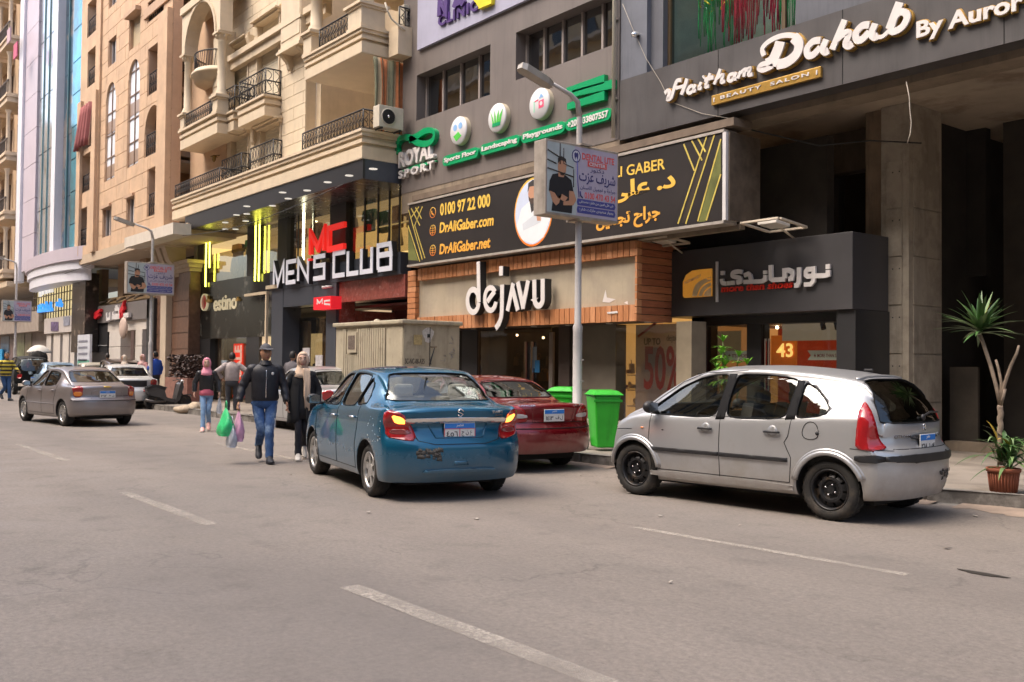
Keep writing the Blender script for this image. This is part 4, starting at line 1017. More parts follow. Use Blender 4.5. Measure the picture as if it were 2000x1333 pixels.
# tinsel curtains behind the glass
tin=thing('tinsel_curtain','red, green and gold tinsel streamers hanging inside the salon window','decoration',((wx0+wx1)/2,YG+.7,ZT))
rt=random.Random(21)
mats=[mat('tinsel_green',(.02,.42,.15),.3,.2,var=.3,vs=30),mat('tinsel_red',(.70,.03,.10),.3,.2,var=.3,vs=30),mat('tinsel_gold',(.85,.6,.06),.3,.3,var=.2,vs=30),mat('tinsel_silver',(.5,.6,.7),.2,.7,var=.2)]
for mi,nm in enumerate(('green_streamers','red_streamers','gold_streamers','silver_streamers')):
 mb=MB()
 for k in range((90,90,60,26)[mi]):
  u=rt.random();x=wx0+.38+(wx1-wx0-.55)*((u*.35 if rt.random()<.5 else.72+u*.28) if mi==0 else(.28+u*.5) if mi==1 else u*.7)
  zt=9.6;zb=ZT+.15+rt.random()*(1.1 if mi<2 else.6)+(.7 if mi>1 else 0);y=YG+.5+rt.random()*.3;P=[]
  for j in range(9):P.append((x+rt.uniform(-.02,.02),y+rt.uniform(-.02,.02),zt+(zb-zt)*j/8))
  if mi<2:mb.tube(P,.007+rt.random()*.006,4)
  else:
   for j in range(7):
    z=zb+rt.random()*1.5;mb.tube([(x+rt.uniform(-.07,.07),y-.05,z),(x+rt.uniform(-.09,.09),y-.05,z+.05),(x+rt.uniform(-.09,.09),y-.05,z+.11)],.013,4)
 mb.build(nm,mats[mi],tin,kind='stuff')
# soffit, beams and columns
zS=zB+.16
MB().box(XS+.01,YG+.36,zS,XR,YG+9,zS+.25).build('soffit',mat('soffit_plaster',(.44,.37,.29),.9,var=.2,vs=.9,stain=0,col2=(.26,.20,.15),c2scale=.8,c2lo=.5,c2hi=.65),sb)
MB().box(XS+.01,YG+.37,zB-.10,XR,YG+.85,zS-.002).build('edge_beam',M_CONC,sb)
def hexx(px,py,Y):return XZ(px,py,Y)[0]
cxa,cxb=hexx(1721,600,YC),hexx(1775,600,YC)
col=MB().box(cxa,YC,.14,cxb,YC+1.05,zS-.003).build('column',M_MARB,sb)
for k,(z0,z1) in enumerate([(.15,.95),(.96,1.75),(1.76,2.55),(2.56,3.35),(3.36,4.15),(4.16,4.95)]):
 MB().box(cxa+.10,YC-.022,z0,cxb-.11,YC-.001,z1-.008).build('marble_slab',M_MARB,col,bevel=.004)
 MB().box(cxb+.001,YC+.12,z0,cxb+.02,YC+1.0,z1-.008).build('marble_slab',M_MARB,col,bevel=.004)
 hb=MB()
 for dz in(.2,):
  for dx in(.22,.34):hb.lathe([(.012,0),(.012,-.004),(.0005,-.004)],(cxa+dx,YC-.022,z1-dz),'y',8)
 hb.build('anchor_hole',M_INK,col,kind='stuff')
# mezzanine: second column, grey partition, dark openings
Y2=YC+1.0
x1,x2=hexx(1524,400,Y2),hexx(1553,400,Y2)
c2=MB().box(x1,Y2,3.2,x2,Y2+.5,zS-.003).build('column',mat('column_plaster_brown',(.26,.19,.13),.85,var=.2,vs=3,stain=.4),sb)
MB().box(hexx(1562,400,Y2+.1),Y2+.3,3.2,hexx(1626,400,Y2+.1),Y2+.5,zS-.3).build('partition',mat('partition_grey',(.17,.16,.14),.8,var=.15),sb)
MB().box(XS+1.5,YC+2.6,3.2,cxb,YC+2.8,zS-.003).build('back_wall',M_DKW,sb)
MB().box(hexx(1430,350,Y2-.1),Y2,zS-.75,cxa,Y2+.3,zS-.003).build('cross_beam',M_CONC,sb)
MB().box(XS+.3,YC+.4,3.28,cxa-.02,YC+2.6,3.4).build('mezzanine_floor',M_CONC,sb)
MB().box(hexx(1700,400,YC)-.15,YC+.1,3.4,cxa-.002,YC+.35,zS-.003).build('column_rib',mat('column_plaster_brown',(.17,.125,.09),.85),sb)
# entrance hall right of the column
YB=YC+4.2
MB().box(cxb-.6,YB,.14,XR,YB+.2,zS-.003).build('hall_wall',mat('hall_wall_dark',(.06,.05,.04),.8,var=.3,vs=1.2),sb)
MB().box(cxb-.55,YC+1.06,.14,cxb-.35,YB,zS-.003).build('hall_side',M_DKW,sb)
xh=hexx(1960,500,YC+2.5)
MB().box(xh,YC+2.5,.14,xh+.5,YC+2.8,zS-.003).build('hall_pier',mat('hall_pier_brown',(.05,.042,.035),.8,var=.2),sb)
MB().box(hexx(1845,700,YC+1.06),YC+1.06,.146,XR,YC+1.35,.30).build('hall_step',M_CONC,sb)
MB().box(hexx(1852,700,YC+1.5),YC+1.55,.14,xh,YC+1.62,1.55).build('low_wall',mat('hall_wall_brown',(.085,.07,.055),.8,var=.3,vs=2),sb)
MB().box(XR,YG+.4,.14,XR+.3,YB,zS).build('side_wall',M_CONC,sb)
MB().box(XR,YG,zB,XR+.3,YG+9,16).build('side_wall',M_CONC,sb)
# cables
cb=thing('hanging_cable','thin pale cable dangling from the soffit edge before the marble column','cable',(*PY(1778,175,YG)[:2],4.5))
P=[PY(a,b,YG+.1) for a,b in((1770,160),(1776,190),(1777,215),(1780,240),(1778,262),(1772,280))]
MB().tube(P,.008,6).build('cable',M_WIRE,cb)
cb=thing('slack_cable','thin cable running across the arcade soffit','cable',(-6,YG+.4,5))
MB().tube([PY(1340,222,YG+.1),PY(1450,250,YG+.4),PY(1600,285,YG+.9),PY(1700,275,YG+1.6),PY(1800,280,YG+1.9)],.012,6).build('cable',M_INK,cb)
cb=thing('wall_wire','thin wire swagged across the grey panel left of the salon lettering','cable',(XS,YG,6))
MB().tube([PY(1216,8,YG-.02),PY(1235,55,YG-.02),PY(1262,115,YG-.02),PY(1290,160,YG-.02),PY(1302,185,YG-.02),PY(1312,200,YG-.02),PY(1370,222,YG-.02),PY(1425,232,YG-.02)],.005,5).build('wire',M_WIRE,cb)
cc=thing('security_camera','small white dome camera on the grey panel beside the salon window','camera',PY(1246,70,YG+.1))
MB().lathe([(.001,-.16),(.05,-.13),(.055,-.06),(.05,0)],PY(1246,70,YG+.015),'y',14).build('housing',M_CHR,cc);MB().sphere(PY(1246,70,YG-.15),.03,8).build('lens',M_INK,cc)
# ------------------------------------------------------------------ salon lettering
M_GOLD=mat('sign_gold',(.62,.38,.10),.3,.6,var=.15,vs=10)
M_SIGNW=mat('sign_face_white',(.66,.63,.62),.4,var=.05,vs=5)
sg=thing('salon_sign','script lettering Haitham Dahab in white on gold backs, fixed to the dark band','sign',(*XZ(1450,120,YG)[:1],YG,5.6))
def cap_letters(parent,s,p0,p1,h,Y,name,off=.025,shear=0.0,spacing=1.0,m1=None,m2=None,back=.05,grow=.06):
 a,b=PY(*p0,Y),PY(*p1,Y);w=b.x-a.x;zz=(a.z+b.z)/2
 text_box(s,(a.x-grow*h*.3,Y-.001,zz-grow*h*.5),(1,0,0),(0,0,1),(0,-1,0),w+grow*h*.6,h+grow*h,back,name+'_back',m1 or M_GOLD,parent,off=off+.028,shear=shear,spacing=spacing)
 return split_parts(text_box(s,(a.x,Y-back-.002,zz),(1,0,0),(0,0,1),(0,-1,0),w,h,.02,name,m2 or M_SIGNW,parent,off=off,shear=shear,spacing=spacing))
def zoomstroke(name,strokes,w,ox,oy,s,Y,d,m,parent,jit=.0015,back=None,split=False):
 mb=MB();mb2=MB()
 for i,st in enumerate(strokes):
  ww=w
  if isinstance(st[0],(int,float)):ww,st=st[0],st[1]
  P=pl(st,ox,oy,s,Y);ribbon(mb,P,ww,Y,d,jit=jit*i)
  if back:ribbon(mb2,P,(ww if not isinstance(ww,(list,tuple)) else max(ww))+back[1],Y+back[3],back[2],jit=0.0006*i)
 if back:split_parts(mb2.build(name+'_back',back[0],parent))
 return split_parts(mb.build(name,m,parent)) if split else mb.build(name,m,parent)
def cr(P,per=5):return catmull(P,per)
# Haitham (script, thick-thin strokes), traced in its own slanted hand
Yl=YG-.07
gb=(M_GOLD,.03,.055,.069)
H_=[(.07,cr([(252,452),(262,440),(268,452),(262,478),(275,470),(285,430),(295,400),(310,398)])),(.06,[(290,432),(318,424)]),(.075,cr([(330,392),(322,425),(310,462)])),
  (.06,cr([(352,425),(340,428),(332,448),(342,456),(356,438)])),(.06,cr([(360,420),(352,445),(362,446)])),(.06,cr([(380,412),(372,436),(382,438)])),(.055,[(386,392),(390,386)]),
  (.06,cr([(412,375),(400,412),(396,432),(408,430)])),(.07,[(392,402),(424,392)]),(.06,cr([(448,358),(436,395),(426,424)])),(.06,cr([(436,398),(456,385),(452,415),(464,412)])),
  (.06,cr([(496,382),(482,386),(476,406),(486,412),(498,396)])),(.06,cr([(504,376),(496,402),(506,404)])),
  (.06,cr([(520,372),(510,404)])),(.06,cr([(518,382),(536,366),(530,398)])),(.06,cr([(534,376),(552,362),(548,390),(562,388)]))]
def scale_strokes(st,f):return[(w,[f(*p) for p in P]) for w,P in st]
# map the sketch box x 250..562 to the place of the word x 245..690 in the enlarged view
def fH(x,y):
 u=(x-250)/312;v=(y-(455-u*65));return(248+u*436,(462-u*94)+v*1.12)
zoomstroke('letters_haitham',scale_strokes(H_,fH),.1,1200,0,2.5,Yl,.03,M_SIGNW,sg,back=gb,split=True)
D_=[(.19,cr([(815,205),(800,250),(775,300),(745,318)])),(.08,cr([(735,275),(728,240),(760,205),(820,178),(880,178),(912,205)])),(.16,cr([(880,185),(905,215),(895,265),(850,305),(800,318)])),(.08,cr([(800,318),(760,312),(725,318),(712,338),(735,345),(780,325)]))]
zoomstroke('letter_d',D_,.15,1200,0,2.5,Yl,.03,M_SIGNW,sg,back=gb,split=True)
A_=[(.105,cr([(1010,200),(975,205),(945,240),(950,272),(975,270),(1010,235)])),(.105,cr([(1040,195),(1022,240),(1035,258),(1050,250)])),
  (.105,cr([(1130,100),(1100,170),(1068,245)])),(.105,cr([(1085,200),(1130,165),(1150,170),(1135,215),(1150,228),(1168,215)])),
  (.105,cr([(1250,125),(1215,130),(1185,165),(1190,198),(1215,195),(1250,160)])),(.105,cr([(1280,118),(1262,165),(1275,185),(1292,178)])),(.06,cr([(1284,184),(1315,182),(1348,152)])),
  (.13,cr([(1400,15),(1378,70),(1350,145)])),(.10,cr([(1362,110),(1395,66),(1425,66),(1436,90),(1412,135),(1370,158),(1346,145)]))]
zoomstroke('letters_ahab',A_,.1,1200,0,2.5,Yl,.03,M_SIGNW,sg,back=gb,split=True)
cap_letters(sg,'By Auror',(1200+1487/2.5,226/2.5),(1200+2010/2.5,68/2.5),.30,YG,'letters_by',off=.03,back=.05,grow=.1)
for tx,dx in(('s',0),):pass
xb=XZ(1200+2030/2.5,60/2.5,YG)[0];text_box('as',(xb,YG-.05,XZ(2000,50,YG)[1]-.05),(1,0,0),(0,0,1),(0,-1,0),.5,.24,.02,'letters_more',M_SIGNW,sg,off=.03)
bs=thing('salon_plaque','long gold plaque reading BEAUTY SALON under the script lettering','sign',(XZ(1500,170,YG)[0],YG,5.7))
a=XZ(1394,206,YG);b=XZ(1607,131,YG);z0=XZ(1607,152,YG)[1];z1=XZ(1607,131,YG)[1]
MB().box(a[0],YG-.06,z0,b[0],YG-.001,z1).build('plaque',M_GOLD,bs,bevel=.006)
split_parts(text_box('| BEAUTY  SALON |',(a[0]+.05,YG-.061,z0+.045),(1,0,0),(0,0,1),(0,-1,0),b[0]-a[0]-.1,(z1-z0)-.09,.012,'letters',M_SIGNW,bs,off=.015,spacing=1.25))
# ------------------------------------------------------------------ shoe shop box sign and shopfront
M_SHOE=mat('shoe_shop_charcoal',(.060,.058,.062),.42,var=.10,vs=1.5,rvar=.08)
sh=thing('shoe_shop_sign_box','charcoal box fascia of the shoe shop with white and red lettering','shop sign',(-9.5,YN,2.3))
nx0,nx1=XZ(1312,560,YN)[0],XZ(1665,530,YN)[0];nz1,nz0=XZ(1665,452,YN)[1],XZ(1665,604,YN)[1]
YNB=YC-.03
MB().box(nx0-.25,YN,nz0,nx1,YNB,nz1).build('fascia',M_SHOE,sh,bevel=.006)
NM=[(.078,[(1762,275),(1762,328)]),(.078,[(1765,342),(1762,395),(1735,405),(1615,408)]),(.072,[(1598,300),(1600,340),(1595,470),(1565,505),(1490,508)]),(.078,[(1600,330),(1530,335),(1512,360),(1512,400),(1530,415),(1600,410)]),
  (.078,[(1432,312),(1432,420),(1432,478),(1415,515),(1380,520)]),(.078,[(1352,345),(1360,390),(1350,440),(1310,447)]),(.085,[(1360,365),(1310,345),(1268,350),(1270,440)]),(.078,[(1275,445),(1200,452),(1130,455),(1110,440),(1108,285)]),
  (.072,[(1045,348),(1045,388)]),(.072,[(1047,400),(1045,450),(1010,470),(930,475),(800,480)]),(.072,[(805,405),(850,385),(872,405),(885,470)]),
  (.078,cr([(780,365),(730,360),(680,375),(675,410),(720,425),(755,435),(760,470),(720,485)])),(.072,[(690,488),(650,490)]),(.072,[(645,492),(610,495)]),(.072,cr([(600,497),(565,495),(552,470),(550,445)])),(.072,[(540,378),(578,376)])]
zoomstroke('letters_arabic',NM,.11,1320,470,5.882,YN-.02,.045,M_SIGNW,sh,split=True)
red=mat('sign_red',(.72,.03,.015),.35,var=.05,coat=.4)
a=XZ(1320+530/5.882,470+598/5.882,YN);b=XZ(1320+1355/5.882,470+550/5.882,YN)
text_box('more than shoes',(a[0],YN-.001,a[1]),(1,0,0),(0,0,1),(0,-1,0),b[0]-a[0],.125,.03,'letters_red',red,sh,off=.02,shear=.15)
P=pl([(480,245),(480,708)],1320,470,5.882,YN);mb=MB();ribbon(mb,P,.045,YN,.03);mb.build('divider',M_SIGNW,sh)
lg=pl([(95,640),(95,480),(130,400),(200,350),(290,335),(420,325),(420,640),(300,650),(110,660)],1320,470,5.882,YN)
mb=MB();up_poly(mb,lg,YN,.035);mb.build('emblem',mat('emblem_orange',(.72,.30,.04),.35,var=.2,vs=2,emit=(.9,.4,.06),es=.10),sh)
lg=pl([(205,645)]+cr([(215,580),(245,510),(310,460),(420,420)],4)+[(420,640)],1320,470,5.882,YN)
mb=MB();up_poly(mb,lg,YN-.036,.004);mb.build('emblem_shape',mat('emblem_cream',(.80,.62,.38),.4,var=.2,vs=6),sh)
zoomstroke('emblem_lines',[(.03,cr([(250,640),(280,560),(340,500),(420,470)])),(.03,cr([(310,640),(330,590),(370,550),(420,520)])),(.03,cr([(360,445),(390,440),(418,450)]))],.03,1320,470,5.882,YN-.042,.003,mat('emblem_orange',(1,1,1)),sh)
text_box('NORMANDY',(XZ(1320+140/5.882,0,YN)[0],YN-.041,XZ(1345,556,YN)[1]),(.96,0,.28),(-.28,0,.96),(0,-1,0),.42,.055,.004,'emblem_letters',mat('emblem_cream',(.8,.6,.38)),sh,off=.01)
# shopfront beneath
sf=thing('shoe_shopfront','dark framed shoe shop front with red walls inside','shopfront',(-9.5,YN+.5,.15))
Yf=YN+.62
sx0,sx1=XZ(1358,650,Yf)[0],nx1+.02
gx0,gx1=XZ(1490,650,Yf)[0],XZ(1672,650,Yf)[0]
MB().box(gx1,YN+.06,.15,XZ(1737,650,YNB)[0],YNB+.1,nz0-.003).build('frame',M_FRD,sf)
MB().box(sx0-.0,Yf-.1,.15,sx0+.30,Yf+.3,nz0-.003).build('frame',M_FRD,sf)
MB().box(XZ(1462,650,Yf)[0],Yf-.05,.15,gx0,Yf+.2,nz0-.003).build('frame',M_FRD,sf)
MB().box(sx0,Yf-.1,nz0-.16,gx1,Yf+.25,nz0-.004).build('frame',M_FRD,sf)
MB().box(sx0,Yf-.1,.15,gx1,Yf+.2,.45).build('sill',M_FRD,sf)
MB().box(sx0+.302,Yf,.45,gx0-.02,Yf+.012,nz0-.16).build('window',glass('shop_glass_dark',(.6,.58,.55),.12),sf)
MB().box(gx0,Yf,.45,gx1,Yf+.012,nz0-.16).build('window',glass('shop_glass',(.85,.83,.8),.05),sf)
MB().box(sx0,Yf+2.6,.15,gx1+.1,Yf+2.7,2.4).build('inner_wall',mat('shop_red_glow_wall',(.26,.018,.010),.5,var=.5,vs=2.5,emit=(.6,.05,.01),es=.10),sf)  # faint red emission in the wall stands for the shop lighting
MB().box(gx1+.1,Yf+.2,.15,gx1+.16,Yf+2.7,2.4).build('inner_wall',mat('shop_red_glow_wall2',(.35,.02,.012),.5,var=.2,emit=(.6,.04,.01),es=.08),sf)  # side wall emits as well, with no lamp behind it
MB().box(sx0,Yf+.1,2.32,gx1+.1,Yf+2.6,2.38).build('ceiling',mat('shop_ceiling',(.5,.45,.38),.7,var=.1),sf)
MB().box(gx0+.05,Yf+.5,nz0-.45,gx1+.09,Yf+.55,2.31).build('valance',mat('shop_valance_glow',(.40,.35,.28),.7,var=.08,emit=(.5,.42,.3),es=.12),sf)  # valance given a weak glow in place of interior lamps
MB().box(sx0,Yf+.1,.2,gx1+.1,Yf+2.6,.3).build('floor',M_DKW,sf)
for i,px in enumerate((1605,1632,1662)):
 c=PY(px,632,Yf+.3);l=MB();l.tube([c+Vector((0,0,.12)),c+Vector((0,0,.05))],.015,6);l.tube([c+Vector((0,0,.05)),c+Vector((.06,-.03,-.10))],.045,10);l.build('spotlight',M_BLKP,sf)
for px,py in((1539,653),(1518,640)):c=PY(px,py,Yf+1.2);MB().sphere(c,.03,8).build('lamp',lit('warm_bulb',(1,.8,.5),9),sf)
c0,c1=R(1510,660,1548,716,Yf+1.0)[:2],None
q=R(1506,656,1556,722,Yf+1.6);MB().box(q[0],Yf+1.6,q[1],q[2],Yf+1.62,q[3]).build('poster',mat('poster_orange',(.55,.12,.01),.5,var=.3,vs=2,emit=(.8,.2,.02),es=.10),sf)
q=R(1512,671,1544,698,Yf+1.5);text_box('43',(q[0],Yf+1.58,q[1]),(1,0,0),(0,0,1),(0,-1,0),q[2]-q[0],q[3]-q[1],.01,'poster_number',mat('poster_yellow',(.8,.55,.12),.5,var=0,emit=(1,.7,.2),es=.5),sf,off=.02)
for(l,t,r,b),s in(((1576,685,1666,704),'★ MORE THAN SHOES ★'),((1412,686,1476,704),'★ ITS SHOES ★')):
 q=R(l,t,r,b,Yf-.02);w,h=q[2]-q[0],q[3]-q[1]
 mb=MB();up_poly(mb,[(q[0],q[1]),(q[2],q[1]),(q[2]-.07,q[1]+h/2),(q[2],q[3]),(q[0],q[3]),(q[0]+.07,q[1]+h/2)],Yf-.003,.003);o=mb.build('window_ribbon',mat('ribbon_grey',(.30,.33,.27),.6,var=.05),sf)
 text_box(s,(q[0]+w*.14,Yf-.0065,q[1]+h*.28),(1,0,0),(0,0,1),(0,-1,0),w*.74,h*.45,.002,'ribbon_text',mat('ribbon_ink',(.12,.02,.015),.6,var=0),o,off=.012)
q=R(1400,648,1452,705,Yf+.6);MB().box(q[0],Yf+.5,q[1],q[2],Yf+.53,q[3]).build('poster',mat('poster_sand',(.38,.30,.20),.6,var=.3,vs=3,emit=(.6,.45,.25),es=.12),sf)
for px in(1497,1504):q=R(px,662,px+2.5,735,Yf);MB().box(q[0],Yf-.06,.9,q[2],Yf-.03,q[3]).build('door_handle',M_CHR,sf)
# flood lamp frames above the two fascias
def flood(c,w,d,tilt,label):
 r=thing('flood_lamp',label,'lamp',c,0,'square flood lamps on brackets over the shop signs');m=mat('flood_frame_cream',(.58,.50,.40),.6,var=.15,vs=6)
 h=w/2;fr=MB()
 for a,b in(((-h,-d),(h,-d)),((-h,0),(h,0))):fr.box(a[0],a[1]-.025,0,b[0],b[1]+.025,.03)
 for s in(-1,1):fr.box(s*h-.03,-d+.026,.002,s*h+.03,-.026,.032)
 fr.build('frame',m,r,local=True);fr=MB().box(-h*.5,-d*.75,.0,h*.5,-d*.25,.06);fr.build('lamp_head',mat('flood_glass',(.7,.66,.6),.3,var=.1),r,local=True,bevel=.01)
 MB().tube([(0,-d*.3,.02),(0,.22,-.10)],.018,6).build('bracket',m,r,local=True);r.rotation_euler=(tilt,0,0);return r
flood(PY(1545,452,YN-.05)+Vector((0,-.1,.0)),.75,.75,radians(-6),'cream square flood lamp tilted over the charcoal shoe shop fascia')
flood(PY(1318,480,YN-.25),.7,.6,radians(-6),'cream square flood lamp just above the right end of the timber frame')

# ------------------------------------------------------------------ grey clinic block with the sports sign
M_GREY=mat('clad_warm_grey',(.165,.142,.132),.5,var=.12,vs=.9,stain=.22,rvar=.08)
M_GFR=mat('window_frame_grey',(.30,.26,.24),.5,var=.08)
M_WDK=glass('window_brown_glass',(.25,.2,.17),.3,body=(.03,.02,.015))
Xg0,Xg1=XZ(785,300,YG)[0],XS
zg=XZ(1203,274,YG)[1]
gb_=thing('clinic_building','warm grey clad building with two dark strip windows above the sports sign','building',((Xg0+Xg1)/2,YG,0))
h1=R(814,152,957,178,YG);h2=R(1008,64,1201,85,YG)
z_w1=XZ(957,87,YG)[1];z_w2b=XZ(1008,157,YG)[1]
h1=(h1[0],XZ(820,234,YG)[1],h1[2],z_w1);h2=(h2[0],z_w2b,h2[2],XZ(1008,64,YG)[1])
wall(MB(),Xg0,Xg1-.01,zg,15,YG,.4,[h1,h2]).build('front_wall',M_GREY,gb_)
MB().box(Xg0,YG+.401,zg,Xg0+.25,YG+8,15).build('side_wall',M_GREY,gb_)
MB().box(Xg0,YG+.01,zg-.5,Xg1,YG+8,zg-.002).build('floor_slab',M_CONC,gb_)
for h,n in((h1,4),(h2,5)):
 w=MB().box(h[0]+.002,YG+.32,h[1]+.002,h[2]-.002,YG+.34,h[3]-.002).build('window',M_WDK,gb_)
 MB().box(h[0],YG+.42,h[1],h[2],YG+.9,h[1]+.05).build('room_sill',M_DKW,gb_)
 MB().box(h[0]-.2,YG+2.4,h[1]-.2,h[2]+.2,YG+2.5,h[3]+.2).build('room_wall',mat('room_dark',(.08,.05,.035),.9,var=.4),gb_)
 for k in range(n+1):
  x=h[0]+.03+(h[2]-h[0]-.06)*k/n;MB().box(x-.028,YG+.26,h[1]+.004,x+.028,YG+.318,h[3]-.004).build('window_frame',M_GFR,w)
# lilac clinic panel, upper left
cp=thing('clinic_sign','pale lilac sign panel with purple clinic lettering at the top of the grey block','sign',(XZ(900,30,YG)[0],YG,9))
a=XZ(820,100,YG);b=XZ(1008,10,YG)
MB().box(a[0],YG-.08,a[1],XZ(1030,0,YG)[0]+1,YG-.001,12).build('panel',mat('sign_lilac',(.36,.36,.47),.5,var=.05,stain=.1),cp)
pu=mat('sign_purple',(.07,.03,.16),.4,var=.1);yl=mat('sign_yellow',(.75,.62,.02),.4,var=.1)
zoomstroke('letters',[(.16,[(325,115),(325,5),(370,100),(370,-10)]),(.16,[(425,60),(455,-25),(490,35)]),(.12,[(440,35),(480,15)])],.16,770,0,3.508,YG-.08,.08,pu,cp,split=True)
zoomstroke('letter_yellow',[(.16,[(600,15),(690,-20)]),(.16,[(602,45),(690,8)]),(.12,[(560,-30),(610,40)])],.16,770,0,3.508,YG-.08,.10,yl,cp)
split_parts(plane_text('CLINIC',770+310/3.508,190/3.508,770+585/3.508,72/3.508,YG-.08,.05,'letters_small',pu,cp,h=.26,off=.04,spacing=1.2))
# ------------------------------------------------------------------ sports sign pieces
M_GRN=mat('sign_green',(.0,.30,.11),.35,var=.05,coat=.3);M_SIGNB=mat('sign_side_dark',(.03,.03,.03),.6,var=0)
rs_=thing('sports_sign','ROYAL SPORT lettering in white under a green ribbon emblem','sign',(XZ(820,310,YG)[0],YG,5.8))
zo=(770,0,3.508,YG)
g1=[(.14,cr([(48,1060),(40,1000),(70,955),(130,950),(190,985),(250,990),(290,965),(300,920),(280,900),(235,905),(180,940),(130,965)]))]
mb=MB();ribbon(mb,pl(g1[0][1],*zo),[.10+.06*abs(sin(i*.09)) for i in range(len(g1[0][1]))],YG,.12);mb.build('ribbon_emblem',M_GRN,rs_)
split_parts(plane_text('ROYAL',770+50/3.508,1160/3.508,770+292/3.508,1085/3.508,YG,.10,'letters',M_SIGNW,rs_,h=.40,off=.04))
split_parts(plane_text('SPORT',770+50/3.508,1232/3.508,770+292/3.508,1160/3.508,YG,.10,'letters_small',M_SIGNW,rs_,h=.20,off=.035,spacing=1.35))
mb=MB();ribbon(mb,pl(cr([(60,1180),(140,1150),(220,1130),(300,1105)]),*zo),[.02+.05*sin(pi*i/15)+.01 for i in range(16)],YG,.06);mb.build('underline',M_GRN,rs_)
def disc_sign(cx,cy,rw,rh,label,art):
 c=PY(770+cx/3.508,cy/3.508,YG);r=thing('round_sign',label,'sign',c,0,'round white picture signs on the grey wall')
 zt=XZ(770+cx/3.508,(cy-rh)/3.508,YG)[1];R_=zt-c.z
 mb=MB();mb.lathe([(R_,0),(R_,-.12),(R_-.015,-.135),(.001,-.136)],(0,0,0),'y',32);mb.build('disc',mat('disc_white',(.62,.62,.64),.4,var=.04),r,local=True)
 mb=MB();mb.lathe([(R_+.006,-.0),(R_+.006,-.11)],(0,0,0),'y',32);mb.build('disc_rim',mat('disc_rim_cream',(.55,.48,.36),.5),r,local=True)
 art(r,R_);return r
def lp(r,pts,m,name,y=-.1365,d=.004):
 mb=MB();mb.prism([(a,y,b) for a,b in pts],(0,-d,0));mb.build(name,m,r,local=True)
sky_=mat('print_sky_blue',(.25,.45,.75),.5,var=0);gr_=mat('print_green',(.08,.5,.06),.5,var=0);pk_=mat('print_pink',(.75,.08,.18),.5,var=0)
def circ(cx,cz,r,n=16,sx=1):return[(cx+r*sx*cos(2*pi*k/n),cz+r*sin(2*pi*k/n)) for k in range(n)]
def art1(r,R_):
 lp(r,circ(-R_*.35,R_*.25,R_*.24),sky_,'print_balloon');lp(r,circ(R_*.30,R_*.30,R_*.24),sky_,'print_balloon')
 lp(r,[(-R_*.55,-R_*.35),(R_*.05,-R_*.10),(R_*.45,-R_*.45),(-R_*.2,-R_*.75)],gr_,'print_pitch')
def art2(r,R_):
 for x0,lean in((-.3,-.35),(-.1,-.12),(.1,.15),(.3,.38)):lp(r,[(R_*(x0-.11),-R_*.55),(R_*(x0+.11),-R_*.55),(R_*(x0+lean*.6+.08),R_*.1),(R_*(x0+lean*1.1),R_*.52),(R_*(x0+lean*.4-.1),R_*.1)],gr_,'print_grass_blade',y=-.1365-.002*(x0+.3))
 lp(r,[(-R_*.45,-R_*.6),(R_*.45,-R_*.6),(R_*.45,-R_*.35),(-R_*.45,-R_*.35)],M_GRN,'print_grass_base',y=-.141)
def art3(r,R_):
 lp(r,[(R_*.0,-R_*.35),(R_*.5,-R_*.30),(R_*.5,R_*.2),(R_*.0,R_*.15)],pk_,'print_house');lp(r,circ(R_*.25,-R_*.05,R_*.13),mat('disc_white',(1,1,1)),'print_house_hole',y=-.141)
 lp(r,[(R_*.0,R_*.3),(R_*.22,R_*.62),(R_*.48,R_*.35)],sky_,'print_roof');lp(r,[(-R_*.5,R_*.2),(-R_*.42,R_*.2),(-R_*.42,-R_*.5),(-R_*.5,-R_*.5)],mat('print_mint',(.3,.7,.5),.5,var=0),'print_slide')
 lp(r,[(-R_*.4,R_*.22),(-R_*.05,R_*.28),(-R_*.05,R_*.20),(-R_*.4,R_*.14)],pk_,'print_bar')
disc_sign(470,902,60,95,'round white sign with two blue balls and a green square, leftmost of the three',art1)
disc_sign(735,815,60,98,'round white sign with a tuft of green grass blades',art2)
disc_sign(1025,718,68,105,'round white sign with a pink playhouse and blue roof',art3)
def pill(x0,y0,x1,y1,hpx,s,label):
 """pill centre line from (x0,y0) to (x1,y1) in the enlarged view"""
 a=PY(770+x0/3.508,y0/3.508,YG);b=PY(770+x1/3.508,y1/3.508,YG);zc=(a.z+b.z)/2
 hh=(XZ(770+x1/3.508,(y1-hpx)/3.508,YG)[1]-b.z);r=thing('name_sign',label,'sign',((a.x+b.x)/2,YG,zc),0,'green name bars on the grey wall')
 w=(b.x-a.x)/2;P=[(-w+hh+hh*cos(t),hh*sin(t)) for t in[pi/2+pi*k/8 for k in range(9)]]+[(w-hh+hh*cos(t),hh*sin(t)) for t in[-pi/2+pi*k/8 for k in range(9)]]
 mb=MB();mb.prism([(p,0,q) for p,q in P],(0,-.10,0));mb.build('bar',M_GRN,r,local=True)
 split_parts(text_box(s,(-w+hh*.6,-.1005,-hh*.55),(1,0,0),(0,0,1),(0,-1,0),2*w-hh*1.2,hh*1.15,.012,'letters',M_SIGNW,r,off=.03,local=True))
pill(355,1108,600,1052,36,'Sports Floor','green bar reading Sports Floor')
pill(612,1035,882,965,38,'Landscaping','green bar reading Landscaping')
pill(895,952,1195,875,40,'Playgrounds','green bar reading Playgrounds, partly behind the lamp post sign')
pill(1198,870,1512,780,42,'+201033807557','green bar with the phone number, rightmost on the grey wall')
st_=thing('green_stripes','three slanted green stripes above the phone number bar','sign',(XZ(1155,180,YG)[0],YG,7))
